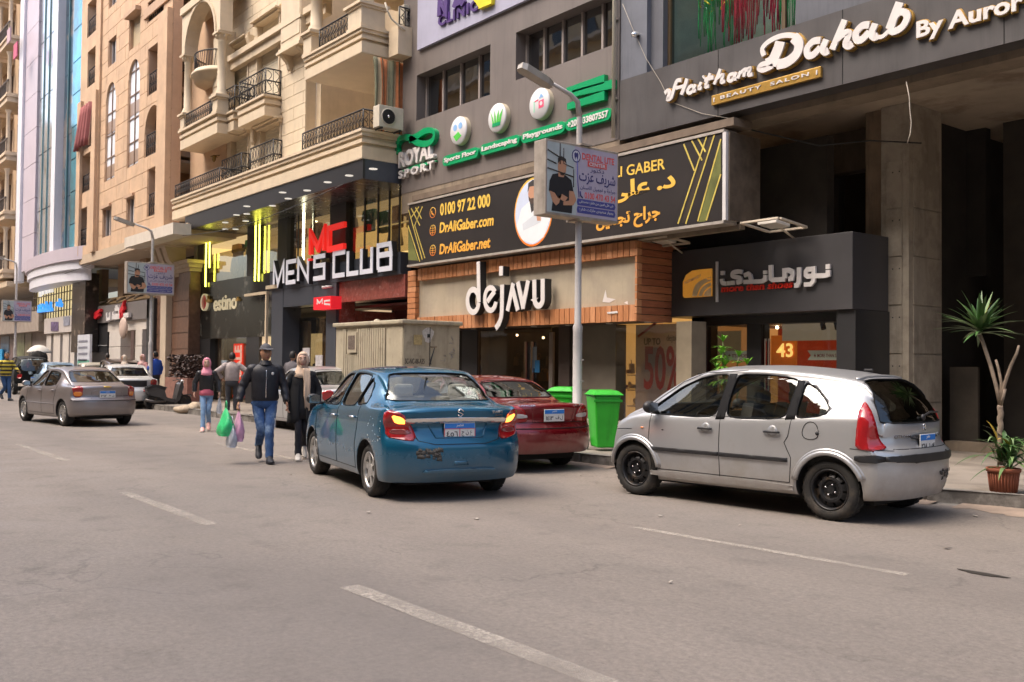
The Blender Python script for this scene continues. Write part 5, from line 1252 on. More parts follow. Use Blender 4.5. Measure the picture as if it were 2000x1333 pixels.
for q in(((1205,632),(1465,548)),((1245,650),(1525,582)),((1210,738),(1465,660))):
 P=pl(q,*zo);mb=MB();ribbon(mb,P,[.13,.17],YG,.10);mb.build('stripe',M_GRN,st_)
# drain pipe between the two buildings
dp=thing('drain_pipe','cream drain pipe running down the joint between the two grey buildings','pipe',(XZ(1203,270,YG)[0],YG-.06,zg))
xx=XZ(1203,268,YG)[0];MB().tube([(xx,YG-.07,zg+.03),(xx,YG-.07,14)],.035,10).build('pipe',mat('pipe_cream',(.58,.54,.44),.5,var=.1),dp)
for z in(6.5,8,9.5):MB().box(xx-.05,YG-.04,z,xx+.05,YG-.002,z+.04).build('bracket',M_GFR,dp)
# ------------------------------------------------------------------ doctor's banner
YB_=YG-.10
bx0,bx1=XZ(798,460,YB_)[0],XZ(1412,340,YB_)[0];bz0=XZ(1412,431,YB_)[1];bz1=XZ(1412,259,YB_)[1]
bn=thing('doctor_banner','long black banner with gold lettering, phone number and a portrait in an oval','banner',((bx0+bx1)/2,YB_,bz0))
M_BNR=mat('banner_black',(.022,.018,.017),.45,var=.25,vs=.8);M_CAP=mat('banner_frame',(.42,.38,.34),.5,.3,var=.2,vs=5)
MB().box(bx0,YB_,bz0,bx1,YB_+.30,bz1).build('panel',M_BNR,bn)
for a in((bx0-.03,bz0-.05,bx1+.03,bz0-.002),(bx0-.03,bz1+.002,bx1+.03,bz1+.05)):MB().box(a[0],YB_-.02,a[1],a[2],YB_+.32,a[3]).build('frame',M_CAP,bn)
MB().box(bx1+.002,YB_-.015,bz0,bx1+.07,YB_+.30,bz1).build('frame',mat('frame_white',(.6,.58,.58),.5),bn)
MB().box(bx1+.072,YB_+.05,bz0+.0,bx1+.10,YB_+.85,bz1).build('side_panel',mat('rusty_sheet',(.10,.075,.055),.7,var=.4,vs=4),bn)
MB().box(bx0,YB_+.33,bz0-.12,bx1+.1,YB_+.45,bz0-.03).build('support_beam',M_CONC,bn)
MB().box(bx0+.1,YB_+.02,bz1+.09,bx1+.2,YB_+.5,bz1+.22).build('support_beam',mat('beam_rust',(.16,.12,.09),.8,var=.3),bn)
def goldm():
 m=bpy.data.materials.new('banner_gold');m.use_nodes=True;t=m.node_tree;b=t.nodes['Principled BSDF'];b.inputs['Roughness'].default_value=.5
 tc=_n(t,'ShaderNodeTexCoord');s=_n(t,'ShaderNodeSeparateXYZ');t.links.new(tc.outputs['Generated'],s.inputs[0]);r=_n(t,'ShaderNodeValToRGB')
 r.color_ramp.elements[0].color=(.78,.17,.01,1);r.color_ramp.elements[1].color=(.75,.50,.08,1);t.links.new(s.outputs[2],r.inputs[0]);t.links.new(r.outputs[0],b.inputs['Base Color']);return m
M_BG=goldm();zb=(770,240,2.985,YB_)
def zt_(s,x0,y0,x1,y1,h,name='lettering',m=None,**k):return plane_text(s,770+x0/2.985,240+y0/2.985,770+x1/2.985,240+y1/2.985,YB_,.006,name,m or M_BG,bn,h=h,**k)
zt_('0100 97 22 000',268,545,560,490,.29,off=.03);zt_('DrAliGaber.com',264,645,580,600,.25,off=.03,shear=.12);zt_('DrAliGaber.net',264,770,560,730,.25,off=.03,shear=.12)
zt_('DR. ALI GABER',1120,352,1580,272,.20,off=.012)
zt_(ar('د. على جابر'),1010,530,1640,405,.40,off=.035,name='lettering_arabic');zt_(ar('جراح تجميل'),1178,650,1550,590,.36,off=.035,name='lettering_arabic')
for cy in(525,628,745):
 c=PY(770+225/2.985,240+cy/2.985,YB_);mb=MB();mb.lathe([(.13,0),(.13,-.004),(.115,-.004),(.115,0)],c,'y',20)
 if cy==525:ribbon(mb,[(c.x-.05,c.z+.05),(c.x-.03,c.z-.02),(c.x+.05,c.z-.06)],.03,YB_,.005)
 else:
  for dz in(-.05,0,.05):ribbon(mb,[(c.x-.1,c.z+dz),(c.x+.1,c.z+dz)],.012,YB_,.003)
  ribbon(mb,[(c.x,c.z-.11),(c.x,c.z+.11)],.012,YB_,.005)
 mb.build('icon',M_BG,bn)
gl_=mat('banner_gold_line',(.65,.52,.12),.4,.2,var=.3,vs=3);go_=mat('banner_olive',(.13,.14,.04),.5,var=.4,vs=2)
for i,st in enumerate([[(1688,125),(1750,280)],[(1735,105),(1795,220)],[(1768,88),(1815,170)],[(1822,80),(1655,590)],[(1868,70),(1700,590)],[(1905,95),(1770,575)],[(1905,300),(1820,570)],[(100,500),(150,600)],[(125,495),(160,560)],[(165,490),(120,600),(180,790)],[(85,510),(165,800)],[(82,600),(150,810)],[(145,490),(95,560)]]):
 mb=MB();ribbon(mb,pl(st,*zb),.028,YB_,.004,jit=.0003*i);mb.build('gold_line',gl_,bn)
for i,st in enumerate([[(1905,110),(1905,290),(1815,575),(1775,580)],[(82,620),(82,800),(140,805)],[(1840,85),(1860,80),(1700,580),(1675,585)]]):
 mb=MB();up_poly(mb,pl(st,*zb),YB_-.0002,.0022);mb.build('gold_field',go_ if i!=2 else mat('banner_dot',(.04,.03,.02),.5),bn)
# portrait oval: generic figure in a white coat (flat print)
def portrait_oval():
 c=PY(770+810/2.985,240+520/2.985,YB_);W_=XZ(770+925/2.985,400,YB_)[0]-c.x;Hh=XZ(1040,240+320/2.985,YB_)[1]-c.z
 def el(f,n=36):return[(c.x+W_*f*cos(2*pi*k/n),c.z+Hh*f*sin(2*pi*k/n)) for k in range(n)]
 def lay(P,i,m,nm):mb=MB();up_poly(mb,P,YB_,.003+.0012*i);mb.build(nm,m,bn)
 lay(el(1),0,M_BG,'oval_ring');lay(el(.94),1,mat('oval_back',(.55,.62,.78),.6,var=.1),'oval_field')
 q=lambda u,v:(c.x+W_*u,c.z+Hh*v)
 lay([q(-.86,-.35),q(-.62,.15),q(-.22,.32),q(.15,.30),q(.55,.12),q(.86,-.30),q(.55,-.78),q(0,-.93),q(-.55,-.76)],2,mat('print_coat',(.72,.74,.78),.6,var=.05),'print_coat')
 lay([q(-.18,.32),q(.10,.32),q(.06,.05),q(-.08,-.02)],3,mat('print_dark',(.04,.035,.035),.6),'print_collar')
 lay([q(-.26,.55),q(-.22,.35),q(-.05,.24),q(.12,.33),q(.18,.55),q(.14,.78),q(-.20,.78)],4,mat('print_skin',(.50,.26,.16),.6,var=.05),'print_face')
 lay([q(-.29,.60),q(-.25,.86),q(-.02,.93),q(.18,.86),q(.21,.60),q(.13,.74),q(-.18,.75)],5,mat('print_dark',(.03,)*3),'print_hair')
 lay([q(-.24,.48),q(-.20,.33),q(-.05,.22),q(.12,.32),q(.16,.48),q(.08,.40),q(-.14,.40)],5.5,mat('print_beard',(.07,.045,.035),.6),'print_beard')
 lay([q(-.55,-.30),q(.2,-.05),q(.45,-.22),q(.40,-.34),q(-.5,-.50)],3.5,mat('print_coat_fold',(.58,.62,.68),.6,var=.05),'print_sleeve')
 lay([q(.18,-.08),q(.40,-.12),q(.42,-.30),q(.22,-.28)],4.5,mat('print_skin',(.5,.26,.16)),'print_hand')
portrait_oval()
# ------------------------------------------------------------------ timber framed fascia with the dejavu lettering
M_WOOD=[mat('cladding_wood_%s'%n,c,.55,var=.18,vs=3,stretch=(9,9,1.2),bump=.15,bs=40) for n,c in(('honey',(.48,.20,.085)),('tan',(.54,.25,.12)),('brown',(.43,.18,.075)))]
M_WOODH=[mat('plank_wood_%s'%n,c,.5,var=.22,vs=3,stretch=(1.2,1.2,9)) for n,c in(('red',(.34,.12,.06)),('warm',(.44,.17,.08)))]
wx0_,wx1_=XZ(796,560,YW)[0],XZ(1240,500,YW)[0];wz1=XZ(1240,470,YW)[1];wz0=XZ(1240,627,YW)[1]
wf=thing('timber_fascia','box fascia framed in upright honey timber slats around a beige panel','shop sign',((wx0_+wx1_)/2,YW,wz0))
M_BEI=mat('beige_panel',(.36,.31,.24),.6,var=.10,vs=1.3,stain=.15,col2=(.42,.36,.27),c2scale=1)
it=.30;rw=random.Random(9)
MB().box(wx0_+.06,YW+.12,wz0+.02,wx1_-.05,YW+.85,wz1-.02).build('panel',M_BEI,wf)
ix1=XZ(770+1400/2.985,240+900/2.985,YW)[0];ix0=XZ(812,560,YW)[0]
izt=XZ(770+1395/2.985,240+775/2.985,YW)[1];izb=XZ(770+1395/2.985,240+1060/2.985,YW)[1]
x=wx0_;sme=None
N_=52;dw=(wx1_-wx0_)/N_
for k in range(N_):
 a=wx0_+k*dw
 if a+dw<=ix1+.02 and a>ix0-.1 or True:
  d=rw.random()*.012;m=M_WOOD[rw.randrange(3)]
  if ix0-.02<a and a+dw<ix1+.05:
   MB().box(a+.008,YW+d,izt,a+dw-.008,YW+.13,wz1+d*.5).build('slat',m,wf)
   MB().box(a+.008,YW+d,wz0-d*.5,a+dw-.008,YW+.13,izb).build('slat',m,wf)
nb=11
for k in range(nb):
 z0=wz0+(wz1-wz0)*k/nb;z1=wz0+(wz1-wz0)*(k+1)/nb-.014
 for a,b in((wx0_,ix0-.02),):MB().box(a,YW+rw.random()*.01,z0,b,YW+.13,z1).build('slat',M_WOOD[rw.randrange(3)],wf)
 MB().box(ix1+.06,YW+rw.random()*.01,z0,wx1_,YW+.13,z1).build('slat',M_WOOD[rw.randrange(3)],wf)
 MB().box(wx1_-.045,YW+.132,z0,wx1_+rw.random()*.01,YN+.02,z1).build('slat',M_WOODH[rw.randrange(2)],wf)
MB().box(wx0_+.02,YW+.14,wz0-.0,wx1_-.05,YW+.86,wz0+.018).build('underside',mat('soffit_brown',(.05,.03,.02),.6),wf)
MB().box(wx0_+.02,YW+.14,wz1-.018,wx1_-.05,YN+.5,wz1-.001).build('top_board',M_WOODH[0],wf)
for px in(925,985,1043,1110,1190,1265):p=PY(px,640,YW+.45);MB().lathe([(.07,0),(.06,-.012),(.001,-.013)],(p.x,YW+.45,wz0-.001),'z',14).build('downlight',mat('downlight_ring',(.5,.48,.45),.4),wf)
# wear: flaked paint scars on the panel
for i,P in enumerate([[(1215,1045),(1232,975),(1240,1020),(1290,1030),(1255,1050)],[(1340,1050),(1360,1040),(1362,1060)],[(1240,1105),(1300,1098),(1305,1110),(1245,1115)]]):
 mb=MB();up_poly(mb,pl(P,*zb[:3],YW+.118 if i<2 else YW-.01),YW+.118 if i<2 else YW-.01,.003);mb.build('paint_scar',M_SIGNW,wf)
ds=thing('dejavu_sign','large white raised letters dejAVU with dark sides on the timber fascia','sign',(XZ(990,570,YW)[0],YW,2.6))
zd=(880,500,8.333,YW-.16);D2=.14
def elp(cx,cy,rx,ry,a0,a1,n=20):return[(cx+rx*cos(radians(a0+(a1-a0)*i/n)),cy-ry*sin(radians(a0+(a1-a0)*i/n))) for i in range(n+1)]
DJ=[(.125,elp(372,735,92,185,0,350,30)),(.12,[(455,95),(468,760)]),(.115,elp(655,705,92,185,38,345,30)),(.115,[(725,580),(605,745)]),
  (.125,cr([(848,470),(845,700),(842,900),(825,1020),(790,1110),(740,1180)])),(.13,[(832,170),(828,325)]),
  (.12,[(935,900),(1030,450)]),(.12,[(1010,500),(1105,890)]),(.12,[(1105,425),(1195,860)]),(.12,[(1185,860),(1275,405)]),
  (.12,[(1375,390),(1378,700)]+elp(1445,700,67,115,180,360,12)+[(1512,375)])]
mbf=MB();mbb=MB()
for i,(w,st) in enumerate(DJ):
 P=pl(st,*zd);ribbon(mbf,P,w,YW-.16,.012,jit=.0012*i);ribbon(mbb,P,w+.006,YW+.0,.1595-.0005*i,jit=0)
split_parts(mbf.build('letter_faces',M_SIGNW,ds));split_parts(mbb.build('letter_sides',M_SIGNB,ds))
# shopfront below it
dj=thing('dejavu_shopfront','dark shopfront under the timber fascia with a glass door, lit window and sale poster','shopfront',(-13,13.5,.15))
Yd=YW+.80
jx=lambda px,py=720,Y=Yd:XZ(px,py,Y)[0]
e0,e1=jx(800),jx(1358)
MB().box(e0,Yd-.3,.146,e1,Yd+.0,.42).build('plinth',mat('plinth_stone',(.28,.25,.21),.6,var=.2,stain=.2),dj)
MB().box(jx(905),Yd-.05,.42,jx(935),Yd+.3,wz0-.002).build('frame',M_FRD,dj)
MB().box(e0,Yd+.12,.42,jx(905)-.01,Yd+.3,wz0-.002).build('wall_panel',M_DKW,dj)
MB().box(jx(1094),Yd-.05,.42,jx(1115),Yd+.2,wz0-.002).build('frame',mat('frame_brown',(.06,.045,.04),.4),dj)
MB().box(jx(1076),Yd-.06,.42,jx(1083),Yd+.0,wz0-.12).build('door_frame',mat('frame_alu',(.30,.27,.25),.3,.6),dj)
M_MTL=mat('panel_warm_grey',(.15,.13,.105),.45,var=.2,vs=1.4,rvar=.12)
MB().box(jx(1116),Yd+.02,.42,jx(1202)-.005,Yd+.3,wz0-.002).build('wall_panel',M_MTL,dj)
MB().box(jx(1116)-.001,Yd+.012,1.0,jx(1202)-.006,Yd+.018,1.008).build('panel_joint',M_GAP,dj)
MB().box(jx(1328),Yd-.1,.42,e1-.005,Yd+.3,wz0-.002).build('wall_panel',mat('beige_pillar',(.30,.25,.18),.6,var=.15),dj)
MB().box(jx(936),Yd,.42,jx(1076),Yd+.012,wz0-.002).build('door_glass',glass('shop_glass_brown',(.55,.5,.45),.14),dj)
MB().box(jx(1202),Yd,.42,jx(1328),Yd+.012,wz0-.002).build('window',glass('shop_glass_clear',(.85,.82,.78),.08),dj)
MB().box(e0,Yd+3.6,.146,e1+.4,Yd+3.7,3.1).build('inner_wall',mat('shop_brown_glow_wall',(.30,.16,.08),.6,var=.35,vs=1.5,emit=(.7,.32,.10),es=.32),dj)  # back wall itself emits the warm light of the interior
MB().box(e0,Yd+.3,2.55,e1+.4,Yd+3.6,2.6).build('ceiling',mat('shop_glow_ceiling_brown',(.25,.17,.1),.7,emit=(.5,.3,.15),es=.15),dj)  # ceiling glows evenly, standing in for light fittings
MB().box(e0,Yd+.02,.38,e1+.4,Yd+3.6,.41).build('floor',mat('shop_floor_tan',(.35,.25,.17),.4,var=.1),dj)
MB().box(jx(1135),Yd+.4,.42,jx(1190),Yd+1.2,2.5).build('inner_partition',mat('shop_gold_glow_wall',(.50,.32,.12),.6,var=.2,emit=(.9,.5,.15),es=.22),dj)  # partition made to glow as if lit; the inner panel shares this
MB().box(jx(1200),Yd+1.4,.42,jx(1262),Yd+1.5,2.5).build('inner_panel',mat('shop_gold_glow_wall',(.50,.32,.12)),dj)
for i,(px,py) in enumerate([(1061,660),(1235,668),(1010,655),(1222,690),(1240,795)]):MB().sphere(PY(px,py,Yd+1.0),.03,8).build('lamp',lit('warm_bulb',(1,.8,.5),9),dj)
for px in(1027,1040):q=R(px,668,px+3,752,Yd);MB().box(q[0],Yd-.05,.6,q[2],Yd-.02,q[3]).build('door_handle',M_CHR,dj)
q=R(1036,678,1048,720,Yd);MB().box(q[0],Yd-.004,q[1],q[2],Yd-.001,q[3]).build('door_notice',mat('paper_blue_grey',(.3,.36,.42),.6),dj)
q=R(1045,704,1054,728,Yd);MB().box(q[0],Yd-.008,q[1],q[2],Yd-.005,q[3]).build('door_notice',mat('paper_blue',(.05,.25,.55),.6),dj)
rq=random.Random(31)
shoe_m=[mat('leather_%s'%n,c,.35,var=.2) for n,c in(('black',(.02,.02,.02)),('tan',(.5,.32,.12)),('red',(.35,.04,.03)),('cream',(.6,.5,.32)))]
def shoe(mb,c,s=1.0):
 c=Vector(c);mb.sphere(c+Vector((.0,0,.04))*s,.10*s,8,(1.25,.42,.35));mb.sphere(c+Vector((-.07,0,.08))*s,.055*s,8,(.9,.7,.8));mb.box(c.x-.11*s,c.y-.035,c.z-.005,c.x+.12*s,c.y+.035,c.z+.012)
def bagshape(mb,c,w,h):
 c=Vector(c);mb.prism([(c.x-w/2,c.y,c.z),(c.x+w/2,c.y,c.z),(c.x+w*.42,c.y,c.z+h),(c.x-w*.42,c.y,c.z+h)],(0,.12,0));mb.tube([(c.x+w*.3*cos(t),c.y+.06,c.z+h+h*.45*sin(t)) for t in[pi*k/8 for k in range(9)]],.012,5)
for i in range(26):
 px=1208+rq.random()*118;row=rq.choice((1.36,1.06,.74,.46));p=PY(px,720,Yd+.35+rq.random()*.3)
 mb=MB()
 if rq.random()<.45:bagshape(mb,(p.x,p.y,row),.2,.2)
 else:shoe(mb,(p.x,p.y,row),1.1)
 mb.build('display_goods',shoe_m[rq.randrange(4)],dj)
for z in(1.34,1.04,.72):MB().box(jx(1204),Yd+.3,z-.02,jx(1326),Yd+.7,z-.003).build('shelf',mat('shelf_wood',(.2,.1,.05),.5),dj)
mq=MB().box(jx(1215)-.1,Yd+.8,.42,jx(1215)+.12,Yd+1.0,1.9).build('display_stand',mat('display_black',(.03,.02,.02),.5),dj)
for i in range(16):
 px=1000+rq.random()*70;p=PY(px,720,Yd+2.6);mb=MB();bagshape(mb,(p.x,p.y,rq.choice((1.5,1.1,.7))),.22,.22);mb.build('display_goods',shoe_m[rq.choice((1,1,3,0))],dj)
# sale poster standing in the window
po=thing('sale_poster','tall pale window poster with big dark red 50% and the shop name','poster',(jx(1290),Yd+.1,.6))
q=R(1242,628,1327,812,Yd+.03);MB().box(q[0],Yd+.03,.48,q[2],Yd+.04,wz0-.03).build('sheet',mat('poster_translucent',(.36,.30,.30),.5,alpha=.7,var=.05),po)
mr=mat('poster_dark_red',(.30,.015,.02),.5,var=.05)
q=R(1256,676,1330,764,Yd);text_box('50%',(q[0],Yd+.029,q[1]),(1,0,0),(0,0,1),(0,-1,0),q[2]-q[0],q[3]-q[1],.004,'poster_number',mr,po,off=.02)
q=R(1256,661,1288,674,Yd);text_box('UP TO',(q[0],Yd+.029,q[1]),(1,0,0),(0,0,1),(0,-1,0),q[2]-q[0],q[3]-q[1],.004,'poster_words',M_INK,po,off=.03)
q=R(1300,654,1325,670,Yd);text_box('dejavu',(q[0],Yd+.029,q[1]),(1,0,0),(0,0,1),(0,-1,0),q[2]-q[0],q[3]-q[1],.004,'poster_name',M_INK,po)
mb=MB();ribbon(mb,[XZ(1244,658,Yd),XZ(1280,630,Yd)],.05,Yd+.029,.003);mb.build('poster_band',mr,po)
# rendered wall behind and above the shopfronts, under the banner
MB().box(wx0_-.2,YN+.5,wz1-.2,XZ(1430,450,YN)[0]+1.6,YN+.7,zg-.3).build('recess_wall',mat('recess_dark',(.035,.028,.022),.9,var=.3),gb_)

# ------------------------------------------------------------------ cream ornate apartment block with the menswear shops below
M_CRM=mat('cream_stone',(.60,.50,.365),.7,var=.09,vs=2.2,bump=.15,bs=60,stain=.10)
M_CRM2=mat('cream_moulding',(.58,.475,.34),.65,var=.08,vs=3,stain=.08)
M_SOF=mat('cream_soffit',(.52,.45,.36),.8,var=.08,vs=1.5)
M_IRON=mat('wrought_iron',(.035,.034,.036),.5,.3,var=.1)
M_SHUT=mat('roller_shutter_cream',(.66,.58,.44),.6,var=.05)
YR=YM+.90  # main wall
Xc=XZ(705,300,YM)[0]
zz=lambda px,py,Y:XZ(px,py,Y)[1]
xx_=lambda px,py,Y:XZ(px,py,Y)[0]
S1b,S1t=zz(705,307,YM),zz(705,250,YM)
S2b,S2t=zz(693,104,YM),zz(692,54,YM)
Xl=xx_(333,413,YM)
ob=thing('ornate_building','cream stone apartment block with moulded balconies and wrought iron railings above the menswear shops','building',((Xl+Xc)/2,YR,0))
FH=S2t-S1t
def shutter(mb,x0,z0,x1,z1,Y,p=.09):
 z=z0
 while z<z1-.01:mb.box(x0,Y,z,x1,Y+.03,min(z+p-.012,z1));z+=p
 return mb
def cornice(parent,x0,x1,Yf,z0,z1,back,name='cornice',xr=None,flat=.42):
 """plain fascia below, stepped mouldings above; xr=True also returns along the right side"""
 h=z1-z0;zf=z0+h*flat
 steps=[(z0,zf,.06),(zf,zf+h*.12,.13),(zf+h*.12,zf+h*.24,.05),(zf+h*.24,zf+h*.36,.10),(zf+h*.36,z1-h*.09,.04),(z1-h*.09,z1,.0)]
 mb=MB()
 for a,b,o in steps:mb.box(x0+(o if x0!=Xl else 0),Yf+o,a,x1-o,back,b)
 return mb.build(name,M_CRM2,parent)
def railing(parent,pts,z0,h,name='railing',mid=False,sw=.16):
 """pts: plan polyline [(x, y)...]"""
 rb=MB()
 for(a,b) in zip(pts,pts[1:]):
  for z in([z0+h,z0+.05]+([z0+h*.55] if mid else[])):rb.tube([(a[0],a[1],z),(b[0],b[1],z)],.024 if z>z0+h*.9 or mid else.016,6)
 for p in pts:rb.tube([(p[0],p[1],z0),(p[0],p[1],z0+h)],.02,6)
 ro=rb.build(name,M_IRON,parent)
 sb_=MB()
 for(a,b) in zip(pts,pts[1:]):
  L=sqrt((a[0]-b[0])**2+(a[1]-b[1])**2);n=max(2,int(L/sw));ux,uy=(b[0]-a[0])/L,(b[1]-a[1])/L
  for k in range(n):
   s0=L*k/n;s1=L*(k+1)/n;w=s1-s0
   q=lambda s,z:(a[0]+ux*s,a[1]+uy*s,z0+z)
   sb_.tube([q(s0,.05),q(s0,h-.02)],.010,4)
   c=cr([(s0+w*.1,.08),(s0+w*.75,h*.22),(s0+w*.5,h*.42),(s0+w*.2,h*.5),(s0+w*.5,h*.62),(s0+w*.8,h*.8),(s0+w*.2,h-.05)],2)
   sb_.tube([q(*p) for p in c],.011,4,cap=False)
   c=[(s0+w*(.5+.26*cos(t)),h*.5+w*.26*sin(t)) for t in[2*pi*i/7 for i in range(8)]]
   sb_.tube([q(*p) for p in c],.010,4,cap=False)
 sb_.build('scrollwork',M_IRON,ro,kind='stuff');return ro
# window openings in the main wall
LwA=(xx_(454,300,YR),S1t+.02,xx_(486,300,YR),zz(487,262,YR));LwB=(xx_(511,270,YR),S1t+.02,xx_(549,270,YR),zz(549,240,YR))
dC=.62;YCf=YR-dC
UwC=(xx_(447,120,YR),S2b-.1,xx_(486,120,YR),zz(486,80,YR));UwD=(xx_(506,90,YR),S2b-.1,xx_(547,90,YR),zz(547,26,YR))
xw1=xx_(598,230,YR)  # right end of the stone wall, loggia beyond
xw0=xx_(420,250,YR)
holes=[LwA,LwB,UwC,UwD]
zTop=15.5
wall(MB(),xw0,xw1,S1t-.02,zTop,YR,.3,holes).build('front_wall',M_CRM2,ob)
panels(ob,xw0,xw1,S1t,zTop,YR-.001,1.25,.36,M_CRM,[(h[0]-.10,h[1]-.05,h[2]+.10,h[3]+.25) for h in holes],gap=.016,t=.025)
MB().box(xw1+.002,YR+.301,S1t,xw1+.3,YR+3,zTop).build('loggia_side_wall',M_CRM2,ob)
MB().box(xw1+.30,YR+2.2,S1t,Xc+.2,YR+2.4,zTop).build('loggia_back_wall',M_CRM2,ob)
panels(ob,xw1+.31,Xc,S1t,S2b,YR+2.19,1.6,.36,M_CRM,[(Xc-1.3,S1t,Xc-.3,S1t+1.9)],gap=.016,t=.02)
MB().box(Xc-1.28,YR+2.1,S1t,Xc-.32,YR+2.19,S1t+1.88).build('loggia_door',mat('door_brown',(.10,.06,.035),.5,var=.2),ob)
# the three floor slabs with their cornices
for(b,t_,x0,nm) in((S1b,S1t,Xl,'lower'),):
 cornice(ob,x0,Xc,YM,b,t_,YR+2.1)
 MB().box(x0,YM+.07,b-.012,Xc-.07,YR+3.2,b-.001).build('soffit',M_SOF,ob)
# side return of the lower cornice towards the grey block is part of the same slab (it runs back to YR+2)
x2=xx_(588,150,YM)
cornice(ob,x2,Xc-.12,YM+.02,S2b,S2t,YR+2.1)
MB().box(x2+.08,YM+.1,S2b-.012,Xc-.2,YR+2.2,S2b-.001).build('soffit',M_SOF,ob)
MB().box(Xc-.02,YM+.75,S2b-.05,Xc+.42,YR+2.0,S2t+.02).build('cornice',M_CRM2,ob)
S3b,S3t=S2b+FH,S2t+FH
cornice(ob,x2,Xc-.12,YM+.02,S3b,S3t,YR+2.1)
MB().box(xw0,YR-.30,S2t+1.62,x2-.0,YR-.001,S2t+1.80).build('string_course',M_CRM2,ob)
MB().box(xw0,YR-.20,S2t+1.36,x2,YR-.001,S2t+1.615).build('string_course',M_CRM2,ob)
# railings
railing(ob,[(xx_(583,274,YM)-.0,YM+.12),(Xc-.12,YM+.12),(Xc-.12,YR+.55)],S1t,.50)
railing(ob,[(Xl+.1,YM+.12),(xx_(421,381,YM),YM+.12),(xx_(421,381,YM),YR-.03)],S1t,.50)
railing(ob,[(xx_(616,92,YM),YM+.12),(xx_(678,50,YM),YM+.12)],S2t,.52)
railing(ob,[(Xc+.3,YM+.85),(Xc+.3,YR+1.7)],S2t,.52)
for w,y0 in((LwA,.45),(LwB,.45)):railing(ob,[(w[0]-.12,YR-.30),(w[2]+.14,YR-.30),(w[2]+.14,YR-.03)],S1t+.0,.95,mid=True,sw=.2)
# pedestals and columns of the corner balcony
def pedestal(x0,x1,y0,y1,z0,z1):
 p=MB().box(x0,y0,z0,x1,y1,z1-.16).build('pedestal',M_CRM,ob)
 m=MB();m.box(x0-.04,y0-.04,z1-.16,x1+.04,y1+.04,z1-.10);m.box(x0-.09,y0-.09,z1-.098,x1+.09,y1+.09,z1-.03);m.box(x0-.05,y0-.05,z1-.028,x1+.05,y1+.05,z1)
 m.box(x0-.03,y0-.03,z0,x1+.03,y1+.03,z0+.07);m.build('pedestal_cap',M_CRM2,p);return p
def ccol(x,y,z0,z1,r,cap=True):
 m=MB();m.lathe([(r*1.5,z0),(r*1.5,z0+.05),(r*1.25,z0+.09),(r*1.3,z0+.13),(r,z0+.2),(r*.93,z1-.32),(r*1.05,z1-.3),(r*.95,z1-.28)],(x,y,0),'z',18)
 c=m.build('column',M_CRM,ob)
 if cap:
  m=MB();m.lathe([(r*.95,z1-.28),(r*1.1,z1-.2),(r*1.6,z1-.08),(r*1.7,z1-.07)],(x,y,0),'z',12)
  for k in range(8):
   a=2*pi*k/8;m.sphere((x+r*1.35*cos(a),y+r*1.35*sin(a),z1-.14),.045,6,(1,1,1.5))
  m.box(x-r*1.7,y-r*1.7,z1-.068,x+r*1.7,y+r*1.7,z1);m.build('capital',M_CRM2,c)
 return c
xp0,xp1=xx_(680,20,YM),xx_(695,20,YM)
pedestal(xp0-.15,Xc-.22,YM+.08,YM+.75,S2t,S2t+.66)
xq=xx_(606,40,YM+.1);pedestal(xq-.35,xq+.12,YM+.08,YM+.6,S2t,S2t+.66);ccol(xq-.1,YM+.34,S2t+.66,S3b,.17)
ccol(Xc-.6,YM+.42,S2t+.66,S3b,.17)
# small projecting balconies C and D with shuttered windows, hoods and scroll corbels
def corbel(x,z,Y,w=.16,h=.42,d=.34):
 m=MB();P=cr([(0,0),(.0,-h*.55),(.05,-h),(.12,-h*.85),(d*.5,-h*.5),(d,-h*.12),(d,0)],3)
 m.prism([(x,Y-a,z+b) for a,b in P],(w,0,0));m.sphere((x+w/2,Y-.08,z-h*.9),.07,8);return m.build('corbel',M_CRM2,ob)
for w,zb_,zt_b,dz in((UwC,None,None,0),(UwD,None,None,0)):
 x0,x1=w[0]-.30,w[2]+.26;z1=S2t+.02 if w is UwC else S2t+.02
 zA,zB_=S2b-.25,S2t-.12
 m=MB()
 for a,b,o in((zA,zA+.28,.07),(zA+.28,zA+.36,.12),(zA+.36,zA+.48,.05),(zA+.48,zA+.56,.09),(zA+.56,zA+.62,.0)):m.box(x0+o,YCf+o,a,x1-o,YR-.03,b)
 m.build('balcony_slab',M_CRM2,ob);ztop=zA+.62
 railing(ob,[(x0+.08,YR-.04),(x0+.08,YCf+.10),(x1-.08,YCf+.10),(x1-.08,YR-.04)],ztop,.80,mid=True,sw=.2)
for w in holes:
 sh_=shutter(MB(),w[0],w[1],w[2],w[3],YR+.12).build('roller_shutter',M_SHUT,ob)
 MB().box(w[0]-.08,YR-.06,w[1],w[0]-.002,YR+.28,w[3]).build('window_trim',M_CRM2,ob);MB().box(w[2]+.002,YR-.06,w[1],w[2]+.08,YR+.28,w[3]).build('window_trim',M_CRM2,ob)
 m=MB();m.box(w[0]-.14,YR-.16,w[3]+.002,w[2]+.14,YR+.1,w[3]+.08);m.box(w[0]-.18,YR-.26,w[3]+.082,w[2]+.18,YR+.1,w[3]+.13);m.box(w[0]-.1,YR-.1,w[3]+.132,w[2]+.1,YR+.1,w[3]+.2);m.build('window_hood',M_CRM2,ob)
